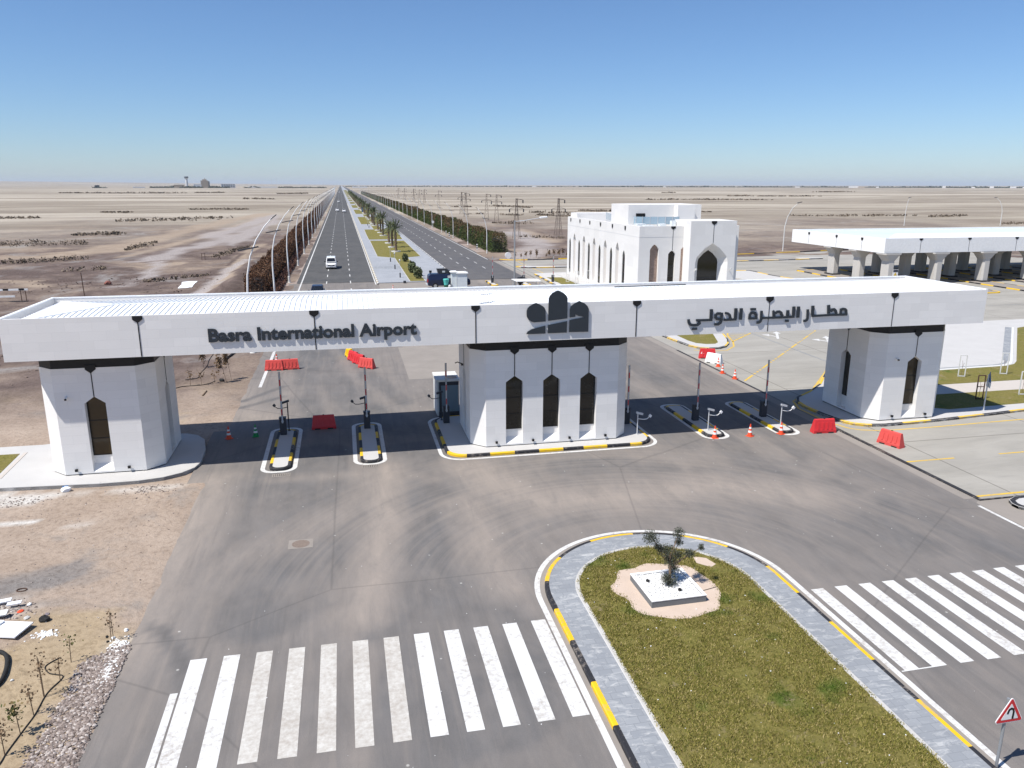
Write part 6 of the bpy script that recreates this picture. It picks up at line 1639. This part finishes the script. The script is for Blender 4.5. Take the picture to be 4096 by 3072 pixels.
def sapling(loc, rz, h, nleaf, mat, label, group, name="sapling", lean=0.05, leaf=.075, cage=False):
    t = empty(name, loc, rz, label, "sapling", group)
    m = MB(); m.tube([(0,0,0),(lean*.4,0,h*.5),(lean,0,h*.95)], [.014,.012,.007], 5)
    for i in range(6):
        a = i*2.3; z = h*(.35+.1*i); m.tube([(lean*z/h,0,z),(.13*math.cos(a),.13*math.sin(a),z+.10)], [.006,.003], 4)
    if cage: m.tube([(.07,.02,0),(.07,.02,h*1.0)], .010, 4)
    m.build("stem", M['wood'], t)
    c = np.stack([RNG.normal(lean,.115,nleaf), RNG.normal(0,.115,nleaf), np.clip(RNG.normal(h*.78,h*.17,nleaf), .1, h*1.12)], 1)
    quads("foliage", c, leaf, mat, t, asp=1.0); return t
g_ = "staked saplings along the hose in the sandy verge"
sapling((-8.96,23.82,.02), 0, .94, 26, M['sapleaf'], "sapling on a single stake with one small green tuft, farthest along the hose", g_)
sapling((-8.97,22.85,.02), 1, .86, 34, M['dryleaf'], "sapling on a stake beside the loop in the hose", g_)
sapling((-9.15,22.1,.03), 2, 1.34, 75, M['dryleaf'], "tall dry sapling with two stakes just below the hose loop", g_, cage=True)
sapling((-9.17,21.31,.03), 3, .92, 55, M['dryleaf'], "dry brown sapling between the tall dry one and the leafy green one", g_)
sapling((-9.24,20.54,.03), 4, .95, 85, M['sapleaf'], "leafy green sapling beside the gravel, second from the bottom edge", g_, leaf=.09)
sapling((-9.30,19.68,.03), 5, 1.02, 70, M['dryleaf'], "dry sapling nearest the bottom left corner, at the hose fork", g_)
sapling((-8.07,24.85,.02), 0, 1.0, 30, M['dryleaf'], "faint leafless sapling with thin stakes near the asphalt edge", g_, cage=True)
g2 = "dry saplings on the sand behind the left pillar"
sapling((-11.58,59.6,.0), 0, 1.1, 35, M['dryleaf'], "dry sapling on the sand nearest the left pillar's back corner", g2, leaf=.12)
sapling((-10.84,59.75,.0), 1, 1.15, 35, M['dryleaf'], "dry sapling on the long hose behind the left pillar, second from it", g2, leaf=.12)
sapling((-9.95,60.1,.0), 2, .9, 30, M['dryleaf'], "small dry sapling where the hose ends on the sand", g2, leaf=.12)
sapling((-9.1,60.1,.0), 3, 2.1, 160, M['dryleaf'], "bushy dry tree with tall twigs behind the left pillar", g2, lean=.45, leaf=.16)
sapling((-8.85,60.9,.0), 3, 2.3, 160, M['dryleaf'], "tallest bushy dry tree just behind the other bushy one", g2, lean=.35, leaf=.16)
sapling((-11.64,65.8,.0), 4, 1.3, 120, M['dryleaf'], "round dry bush farther back along the winding hose", g2, leaf=.14)
sapling((-12.05,61.95,.0), 4, .8, 20, M['dryleaf'], "thin dry stake sapling at the start of the winding hose", g2, leaf=.10)
rowx = [33.6+1.05*i for i in range(48)]
sp0 = sapling((rowx[0],154.6,0), 0, 1.3, 60, M['dryleaf'], "small dry sapling in the long row on the sand beyond the far kerb", "row of dry saplings beyond the far kerb", leaf=.2); remember(sp0)
for x in rowx[1:]:
    y = 153.4+max(0,(x-34))*0.05+random.uniform(.6,3.0); copy_tree(sp0, (x+random.uniform(-.4,.4),y,0), random.uniform(0,6), None, random.uniform(.6,1.25))
def hose(name, pts, r, label, mat='rubber'):
    m = MB(); m.tube([(x,y,z) for x, y, z in pts], r, 6); return tag(m.build(name, M[mat], smooth=True), label, "hose")
def smoothpath(pts, z, n=5):
    P_ = [Vector(p) for p in pts]; out = []
    for i in range(len(P_)-1):
        p0, p1, p2, p3 = P_[max(0,i-1)], P_[i], P_[i+1], P_[min(len(P_)-1,i+2)]
        for j in range(n):
            t = j/n; q = 0.5*((2*p1)+(p2-p0)*t+(2*p0-5*p1+4*p2-p3)*t*t+(3*p1-p0-3*p2+p3)*t**3); out.append((q.x,q.y,gz(q.x,q.y)+z))
    q = P_[-1]; out.append((q.x,q.y,gz(q.x,q.y)+z)); return out
hose("irrigation_hose", smoothpath([(-9.45,18.6),(-9.31,19.37),(-9.30,19.74),(-9.22,20.49),(-9.14,21.31),(-9.14,22.28),(-8.95,23.03),(-9.2,23.2),(-9.44,23.34),(-9.66,23.73),(-9.38,24.13)], .02), .017, "black irrigation hose winding past the staked saplings to a loop")
hose("irrigation_hose", smoothpath([(-13.6,58.2),(-12.64,58.93),(-12.12,59.5),(-10.97,59.68),(-10.33,60.15),(-10.02,60.8)], .02), .03, "dark hose running from the left pillar to the small sapling")
hose("irrigation_hose", smoothpath([(-12.3,61.6),(-11.51,62.02),(-11.54,63.72),(-11.44,66.12),(-11.66,68.77),(-11.7,71.5)], .02), .03, "dark hose winding away over the sand past the round dry bush")
hose("drain_pipe", smoothpath([(-11.6,24.75),(-11.31,24.73),(-11.02,24.48),(-10.82,24.04),(-10.68,23.42),(-10.68,22.97),(-10.9,22.5)], .07), .07, "thick black pipe bent over the sand at the left edge")
hose("drain_pipe", smoothpath([(-10.19,67.47),(-10.25,68.6),(-10.05,70),(-9.9,71.5)], .08), .10, "thick dark pipe lying on the sand under the english lettering")
hose("drain_pipe", [(-10.25,56.5,.05),(-10.18,57.8,.05)], .06, "short dark stick lying on bare sand behind the left pillar", 'wood')
# rubble, boards, rags
def rock(loc, r, label, mat, name="rock", cat="rock", flat=.7, group=None):
    bm = bmesh.new(); bmesh.ops.create_icosphere(bm, subdivisions=2, radius=1.0)
    for v in bm.verts:
        f = 1+0.35*mnoise.noise((v.co.x*1.3+loc[0]*3, v.co.y*1.3+loc[1]*3, v.co.z*1.3)); v.co = Vector((v.co.x*r*f, v.co.y*r*f*.8, v.co.z*r*f*flat))
    me = bpy.data.meshes.new(name); bm.to_mesh(me); bm.free(); me.materials.append(mat)
    o = bpy.data.objects.new(name, me); COL.objects.link(o); o.location = (loc[0],loc[1],gz(loc[0],loc[1])+r*flat*.5); o.rotation_euler.z = random.uniform(0,6)
    return tag(o, label, cat, group)
rock((-11.52,27.86), .085, "round white stone above the dark tyre-like lump on the sand", M['pebble'])
rock((-7.75,25.41), .085, "white stone close to the asphalt edge above the white gravel", M['pebble'])
rock((-10.67,26.99), .10, "flat mauve stone just above the black bag", plain('mauve_stone', (.21,.18,.19), .9), flat=.35)
rock((-11.25,26.85), .13, "flat grey stone left of the black bag", M['kerb_grey'], flat=.3)
rock((-10.61,26.58), .19, "black bag lying on the sand with a white spot", M['rubber'], "bag", "bag", .6)
rock((-10.55,26.48), .05, "white scrap on the black bag", M['pebble'], "scrap", "scrap")
rock((-11.65,27.40), .12, "crumpled red rag at the edge of the rubble", M['orange'], "rag", "rag", .35)
rock((-8.27,25.12), .055, "small black stone beside the leafless sapling, upper of two", M['rubber'])
rock((-8.17,24.82), .05, "small black stone beside the leafless sapling, lower of two", M['rubber'])
rock((-8.04,25.0), .07, "pale stone right of the two small black ones", M['pebble'])
rock((-10.39,23.17), .055, "small pale yellow stone alone on the ochre sand", M['offwhite'])
rock((-9.53,60.7), .22, "dark lump beside the hose behind the left pillar", M['rubber'])
rock((-34.5,126), .5, "red brown block among the mud far left behind the gate", plain('red_block', (.22,.09,.07), .9), flat=.8)
rock((-10.8,25.35), .03, "pale chip below the white boards", M['pebble'])
t = rock((-13.82,39.30), .23, "white and blue bag left on the ground by the white kerb", M['cloth'], "bag", "bag", .7)
m = MB(); m.box(-.12,-.2,-.02,.12,-.05,.15); m.build("blue_print", M['blue'], t)
for i, (x, y, rz, l, w, lab) in enumerate([(-11.55,26.05,-.35,1.25,.85,"large white board lying on the sand at the left edge"),(-12.3,26.5,-.5,.9,.5,"smaller white board partly under the large one"),(-12.45,28.1,.15,.55,.2,"narrow white slab on top of the rubble heap"),(-11.98,27.84,.1,.45,.18,"white slab beside the red rag"),(-12.1,27.05,.1,.4,.32,"pale grey slab in the middle of the rubble heap")]):
    m = MB(); m.box(-l/2,-w/2,0,l/2,w/2,.045); o = m.build("white_board", M['cloth'] if i != 4 else M['offwhite']); o.location = (x,y,gz(x,y)+.07+.02*i); o.rotation_euler = (R(3+i),R(-3),rz); tag(o, lab, "board", "boards and slabs thrown on the sand")
m = MB(); m.tube([(.17*math.cos(a*.4),.12*math.sin(a*.4),.02) for a in range(17)], .02, 5); o = m.build("wire_ring", M['rust']); o.location = (-12.20, 29.09)+(0.03,); tag(o, "thin dark ring lying on the ash patch", "ring")
def pebbles(name, n, gen, size, mat, label, cat, sub=1):
    base = bmesh.new(); bmesh.ops.create_icosphere(base, subdivisions=sub, radius=1.0)
    bv = np.array([v.co for v in base.verts]); bf = np.array([[v.index for v in f.verts] for f in base.faces]); base.free()
    V = []; F_ = []; k_ = 0
    for i in range(n):
        x, y = gen(); s = size*random.uniform(.5,1.5)
        sc_ = np.array([random.uniform(.7,1.3),random.uniform(.7,1.3),random.uniform(.4,.8)])*s
        w = bv*sc_*(1+RNG.normal(0,.12,(len(bv),1))); a = random.uniform(0,6); ca, sa = math.cos(a), math.sin(a)
        w = np.stack([w[:,0]*ca-w[:,1]*sa, w[:,0]*sa+w[:,1]*ca, w[:,2]], 1)+np.array([x,y,gz(x,y)+s*.25 if y < 40 and x < -6.5 else s*.25])
        V.append(w); F_.append(bf+k_); k_ += len(bv)
    me = bpy.data.meshes.new(name); me.from_pydata(np.concatenate(V).tolist(), [], np.concatenate(F_).tolist()); me.materials.append(mat)
    o = bpy.data.objects.new(name, me); COL.objects.link(o); return tag(o, label, cat, kind='stuff')
def inpoly(p, poly):
    x, y = p; r_ = False; n = len(poly)
    for i in range(n):
        (x1,y1),(x2,y2) = poly[i], poly[(i+1)%n]
        if (y1 > y) != (y2 > y) and x < (x2-x1)*(y-y1)/(y2-y1)+x1: r_ = not r_
    return r_
GP = [(-8.75,17.5),(-7.42,17.5),(-7.38,21.4),(-7.34,23.6),(-7.40,24.55),(-7.85,24.5),(-8.15,24.1),(-8.67,23.58),(-8.58,21.96),(-8.62,20.86),(-8.63,20.1)]
def gp():
    while True:
        x, y = random.uniform(-9.0,-7.35), random.uniform(17.5,24.6)
        if inpoly((x+random.gauss(0,.06),y+random.gauss(0,.1)), GP): return x, y
pebbles("roadside_gravel", 5200, gp, .040, M['stone'], "pinkish crushed stone along the asphalt's left edge", "gravel")
def gauss_at(*cs): return lambda: (lambda c: (random.gauss(c[0],c[2]), random.gauss(c[1],c[3])))(random.choice(cs))
pebbles("white_gravel", 500, gauss_at((-7.8,24.45,.14,.22),(-7.75,22.9,.12,.3),(-7.72,23.2,.10,.3),(-10.25,25.68,.17,.10)), .035, M['pebble'], "white broken stone spilled over the gravel", "gravel")
pebbles("rubble", 520, gauss_at((-12.2,27.5,.5,.35),(-12.6,27.2,.4,.3),(-12.4,27.2,.5,.3),(-15.6,38.2,.9,.3),(-9.9,38.6,.6,.35)), .036, M['stone'], "grey rubble in heaps on the sand", "rubble")
def anyleft():
    while True:
        x, y = random.uniform(-17,-7.9), random.uniform(24.8,38.6)
        return x, y
pebbles("loose_stones", 420, anyleft, .022, M['stone'], "scattered small stones on the sand left of the asphalt", "stones")
pebbles("mud_clods", 900, lambda: (random.uniform(-60,-15), random.uniform(60,135)), .12, plain('mud_clod', (.16,.12,.10), .95), "dark clods and rubbish on the muddy ground behind the gate", "clods")
# height bar and pole far left
t = empty("height_bar", (-41.0,109.2,0), 0, "white bar with black bands on thin frames at the left edge behind the gate", "barrier")
m = MB(); n = 9
for i in range(n): m.box(-6+i*.85,-.06,1.48,-6+(i+1)*.85-(.0),.06,1.70, 1 if i in (1,3,5) and False else 0)
m.build("bar", M['white'], t)
m = MB()
for x in (-.85,.95,-3.2): m.box(x-.32,-.075,1.5,x+.30,.075,1.72)
m.build("black_band", M['black'], t)
m = MB()
for x in (.8,1.35):
    m.bar((x,0,0),(x,0,1.479),.07); m.bar((x,.0,1.479),(x-.3,0,1.2),.05)
m.build("frame", M['rust'], t)
m = MB(); m.box(-6,-.5,.70,.25,-.4,.92); m.build("lower_bar", M['white'], t)
m = MB(); m.box(-6,-.3,.0,1.5,.3,.13); m.build("foot_beam", M['rubber'], t)
t = empty("rusty_pole", (-34.1,113.3,0), 0, "thin rusty pole standing alone on the mud left behind the gate", "pole")
m = MB(); m.tube([(0,0,0),(-.08,0,3.15)], .055, 6); m.build("pole", M['rust'], t)
t = empty("broken_frame", (-27.5,165,0), R(20), "broken black metal frame lying on the mud flat", "frame")
m = MB()
for a, b in (((0,0,0),(0,0,1.3)),((.6,0,0),(.6,0,1.3)),((0,0,1.2),(.6,0,1.2)),((0,0,.6),(.6,0,.6)),((.6,0,.6),(3,0,.5)),((3,0,0),(3.6,0,.9)),((3,0,.9),(3.6,0,0))): m.bar(a, b, .08)
m.build("frame_bars", M['rust'], t)
A4 = [(-23.54, 119.34), (-24.25, 126.98), (-22.22, 127.69), (-21.88, 120.43)]; m = MB(); n = 8; V_ = []
for j in range(n+1):
    for i in range(n+1):
        u, v = i/n, j/n; x = (A4[0][0]*(1-u)+A4[3][0]*u)*(1-v)+(A4[1][0]*(1-u)+A4[2][0]*u)*v; y = (A4[0][1]*(1-u)+A4[3][1]*u)*(1-v)+(A4[1][1]*(1-u)+A4[2][1]*u)*v
        x += .35*mnoise.noise((u*4,v*4,1)); y += .9*mnoise.noise((u*4,v*4,2)); V_.append((x,y,gz(x,y)+.05))
m.add(V_, [(j*(n+1)+i,j*(n+1)+i+1,(j+1)*(n+1)+i+1,(j+1)*(n+1)+i) for j in range(n) for i in range(n)])
o = m.build("white_patch", M['cloth']); tag(o, "white puddle-like patch on the mud by the left road", "sheet")  # thin white surface standing in for a puddle-like pale patch on the mud

# ================================================================== PLANTER WITH OLIVE TREE
t = empty("tree_planter", (10.92,23.97,0.155), R(1), "low square white planter filled with white pebbles around an olive tree", "planter")
m = MB(); s = 1.03; w = .10; h = .24
m.box(-s,-s,0,s,-s+w,h); m.box(-s,s-w,0,s,s,h); m.box(-s,-s+w,0,-s+w,s-w,h); m.box(s-w,-s+w,0,s,s-w,h); m.build("rim", plain('planter_stone', (0.16,0.165,0.17), .8), t)
m = MB(); e_ = .012; ht = h+.03
m.box(-s-e_,-s-e_,h,s+e_,-s+w,ht); m.box(-s-e_,s-w,h,s+e_,s+e_,ht); m.box(-s-e_,-s+w,h,-s+w,s-w,ht); m.box(s-w,-s+w,h,s+e_,s-w,ht); m.build("coping", M['white'], t)
m = MB(); m.box(-s+w,-s+w,0,s-w,s-w,h-.03); m.build("bed", M['pebble'], t)
for x, y in ((-.62,.35),(.25,-.52)):
    m = MB(); m.obox((x,y,h+.05),(.04,.02,0),(-.02,.05,0),(0,0,.04)); m.bar((x,y,h-.04),(x,y,h+.03),.02); m.build("spotlight", M['black'], t)
pb = pebbles("planter_pebbles", 2600, lambda: (10.92+random.uniform(-.9,.9), 23.97+random.uniform(-.9,.9)), .024, M['pebble'], "white pebbles filling the square planter", "pebbles")
pb.location.z = 0.155+.235
ot = empty("olive_tree", (10.98,23.95,0.40), 0, "young olive tree with clipped tufts standing in the square planter", "tree")
OT = Vector((10.98,23.95,0.40))
CL = [((10.35,24.35,2.15),.30,.24),((11.40,24.3,2.22),.21,.22),((11.43,24.3,1.88),.15,.14),((12.22,24.1,1.69),.12,.12),((10.93,24.3,1.62),.34,.18),((11.76,24.1,1.50),.20,.15),((11.38,24.2,1.42),.18,.16),((11.02,24.15,1.28),.25,.20),((11.2,24.1,.98),.20,.20),((11.0,23.95,.56),.29,.26),((10.82,23.9,.72),.16,.2),((10.6,24.3,1.80),.14,.12)]
m = MB()
tr = [(0,0,-.05),(.03,.05,.4),(.06,.12,.8),(.05,.2,1.1)]
m.tube(tr, [.055,.05,.045,.04], 7)
for (c, r_, hh) in CL:
    e = Vector(c)-OT; z0 = max(.05, min(1.1, e.z*.55)); f = z0/1.1; b = Vector((.05*f,.2*f,z0)); mid = b.lerp(e, .5)+Vector((0,0,-.05))
    m.tube([b, mid, e], [.028,.02,.010], 5)
m.build("trunk", M['bark'], ot)
pts = []
for (c, r_, hh) in CL:
    n = int(9000*r_*r_+170); d = RNG.normal(0,1,(n,3)); d /= np.linalg.norm(d,axis=1)[:,None]; d *= RNG.uniform(.10,1.25,(n,1))**.7
    pts.append(d*np.array([r_,r_,hh])+np.array(Vector(c)-OT))
quads("crown", np.concatenate(pts), .06, M['olive'], ot, asp=.42)
t = empty("drip_line", (11.9,23.6,.165), 0, "thin dark line lying on the bare sand right of the planter", "hose")
m = MB(); m.tube([(0,0,.01),(.6,.15,.01),(1.0,.25,.01)], .010, 5); m.build("hose", M['rubber'], t)
def lit():
    while True:
        x, y = random.uniform(7.8,14.3), random.uniform(13,27.3)
        if inpoly((x,y), ushape(11.06, 3.22, 11.0, 24.2)): return x, y
lp = pebbles("lawn_litter", 90, lit, .020, M['pebble'], "tiny white scraps scattered on the front lawn", "litter"); lp.location.z = .17
rp = pebbles("road_scraps", 150, lambda: (random.uniform(-7,28), random.uniform(14,39)), .012, M['pebble'], "tiny pale scraps scattered on the asphalt", "scraps"); rp.location.z = .002
# grass blades on the front median
def blade_cloud(name, n, gen, h, label):
    V = np.zeros((n*3,3)); 
    for i in range(n):
        x, y, z = gen(); a = random.uniform(0,6.28); w = .012*random.uniform(.7,1.5); hh = h*random.uniform(.5,1.4)
        lx, ly = random.gauss(0,.5)*hh, random.gauss(0,.5)*hh
        V[3*i] = (x-w*math.cos(a),y-w*math.sin(a),z); V[3*i+1] = (x+w*math.cos(a),y+w*math.sin(a),z); V[3*i+2] = (x+lx,y+ly,z+hh)
    me = bpy.data.meshes.new(name); me.vertices.add(3*n); me.vertices.foreach_set("co", V.ravel()); me.loops.add(3*n); me.loops.foreach_set("vertex_index", np.arange(3*n,dtype=np.int32)); me.polygons.add(n); me.polygons.foreach_set("loop_start", np.arange(0,3*n,3,dtype=np.int32)); me.update(); me.validate()
    me.materials.append(M['blade']); o = bpy.data.objects.new(name, me); COL.objects.link(o); return tag(o, label, "grass", kind='stuff')
MP = ushape(11.06, 3.30, 11.0, 24.2)
MI = ushape(11.06, 3.25, 11.0, 24.2)
def gm():
    while True:
        x, y = random.uniform(7.7,14.42), random.uniform(12.2,27.6)
        if not inpoly((x+random.gauss(0,.035),y+random.gauss(0,.035)), MP): continue
        if inpoly((x+random.gauss(0,.09),y+random.gauss(0,.09)), pat): continue
        if 12.9 < x < 13.6 and 25.4 < y < 26.2: continue
        if mnoise.fractal((x*1.3,y*1.3,3),1.0,2.0,4) < -.22 and random.random() < .82: continue
        return x, y, (.153 if inpoly((x,y), MI) else .162)
blade_cloud("grass", 120000, gm, .055, "patchy green and straw coloured grass on the front median")

# ================================================================== HORIZON
def far_xy(xf, D):
    """point at distance D along the compass direction of the given column"""
    a = YAW+math.atan((xf-2048)/3120.17*math.cos(0.0)/math.cos(PITCH)); return D*math.sin(a), D*math.cos(a)
def fbox(name, xf, w, h, d, mat, label, cat, D=3600, group=None, parts=None):
    x, y = far_xy(xf, D); t = empty(name, (x,y,-.1), -math.atan2(x,y), label, cat, group)
    m = MB(); m.box(-w/2,-d/2,0,w/2,d/2,h); m.build("wall", M[mat], t); return t
t = empty("control_tower", far_xy(826,3600)+(0,), 0, "slim white control tower on the left horizon", "tower")
m = MB(); m.lathe([(5.5,0),(5,22),(4.5,34),(7.5,40)], n=12); m.build("shaft", M['farwhite'], t)
m = MB(); m.lathe([(8.2,40.1),(8.8,45),(7.5,46)], n=12); m.build("cab", plain('far_glass', (.10,.12,.14)), t)
t = fbox("brown_building", 893, 30, 30, 26, 'tower', "square brown tower block on the left horizon", "building")
m = MB(); m.box(-8,-7,30,9,7,35); m.lathe([(1.5,35),(.8,41)], (2,0,0), 6); m.build("rooftop", M['tower'], t)
m = MB(); m.box(15.1,-10,0,20,10,27); m.build("annex", plain('annex_grey', (.16,.17,.18)), t)
t = fbox("white_building", 981, 58, 17, 20, 'farwhite', "long white building with dark windows on the left horizon", "building")
for j in range(2):
    for i in range(6):
        m = MB(); m.box(-26+i*9,-10.5,3.5+j*7,-20+i*9,-10.05,7+j*7); m.build("window", M['darkgrey'], t)
fbox("terminal_building", 797, 40, 13, 26, 'tower', "low pinkish building left of the control tower", "building")
fbox("terminal_building", 868, 34, 15, 26, 'farwhite', "low white building right of the control tower", "building")
fbox("far_house", 488, 17, 11, 14, 'darkgrey', "small dark building alone far left on the horizon", "building")
fbox("far_house", 645, 44, 5, 20, 'farwhite', "flat white shed between the lone building and the tree belt", "building")
fbox("far_house", 1206, 36, 7, 20, 'tower', "pale yellow low building near the road's end", "building")
fbox("far_house", 1110, 120, 6, 20, 'farwhite', "long low pinkish building behind the masts", "building")
for i, (xf, h) in enumerate(((1109,34),(1145,52),(1164,54),(1340,24))):
    x, y = far_xy(xf, 5000); t = empty("radio_mast", (x,y,0), 0, "thin radio mast on the horizon left of the road, %s from the left" % nth(i+1), "mast", "radio masts on the horizon")
    m = MB(); m.bar((0,0,0),(0,0,h),.9); m.bar((-2,0,h*.8),(2,0,h*.8),.9); m.build("mast_pole", M['farwhite'], t)
x, y = far_xy(1469, 5000); t = empty("radio_mast", (x,y,0), 0, "tall thin mast on the horizon right of the road", "mast"); m = MB(); m.bar((0,0,0),(0,0,44),1.2); m.build("mast_pole", M['farwhite'], t)
fbox("white_hangar", 1475, 66, 6, 30, 'farwhite', "long white hangar on the horizon right of the road", "building")
for i, (xf, w, h) in enumerate(((2130,50,9),(2270,26,8),(2620,30,9),(3120,50,10),(3330,90,12),(3360,60,9),(3670,30,16),(3850,34,14),(3930,50,12),(3985,80,10),(3420,24,9),(3780,30,9))):
    fbox("distant_shed", xf, w*.6, h*.7, 30, 'farwhite' if i not in (1,5) else 'tower', "tiny pale building in the distant town right of the road, %s from the left" % nth([1,2,3,4,5,6,9,11,12,13,7,10][i] if i < 10 else [7,10][i-10]) if i not in (9,) else "tiny pale building in the distant town right of the road, last before the right edge", "building", 5200, "pale buildings of the distant town")
c = []; s = []
def belt(x0f, x1f, D, n, hmin, hmax, sz):
    for _ in range(n):
        xf = random.uniform(x0f,x1f); x, y = far_xy(xf, D+random.uniform(-60,60)); hh = random.uniform(hmin,hmax)*(.45+.9*abs(mnoise.noise((xf*.02,D*.01,0))))
        for _k in range(3): c.append((x+random.gauss(0,sz*.5),y,random.uniform(0,hh))); s.append(sz*random.uniform(.6,1.2))
belt(690,790,3700,420,3,11,5); belt(800,885,3560,260,3,9,5); belt(905,985,3560,240,3,9,5); belt(1040,1100,3600,60,3,9,5); belt(1170,1345,3600,330,2,6,5); belt(470,520,3580,40,3,9,5)
belt(1420,2300,5600,700,3,9,7); belt(2300,4200,5600,2400,3,11,8); belt(3500,4200,5500,600,4,14,8); belt(-100,650,8500,60,4,12,9)
o = quads("distant_treeline", c, s, M['fartree']); tag(o, "bluish green belt of far trees along the horizon", "trees", kind='stuff')

# ================================================================== HAZE
k = bpy.data.materials.new("haze"); k.use_nodes = True; nt = k.node_tree; nt.nodes.clear()
out_ = nt.nodes.new("ShaderNodeOutputMaterial"); pv = nt.nodes.new("ShaderNodeVolumePrincipled")
pv.inputs["Color"].default_value = (0.80, 0.88, 0.97, 1); pv.inputs["Density"].default_value = 0.00004; pv.inputs["Anisotropy"].default_value = 0.0
nt.links.new(pv.outputs[0], out_.inputs["Volume"])
m = MB(); m.box(-46000, -4000, -12, 46000, 52000, 190); hz = m.build("haze", k); tag(hz, kind='stuff')
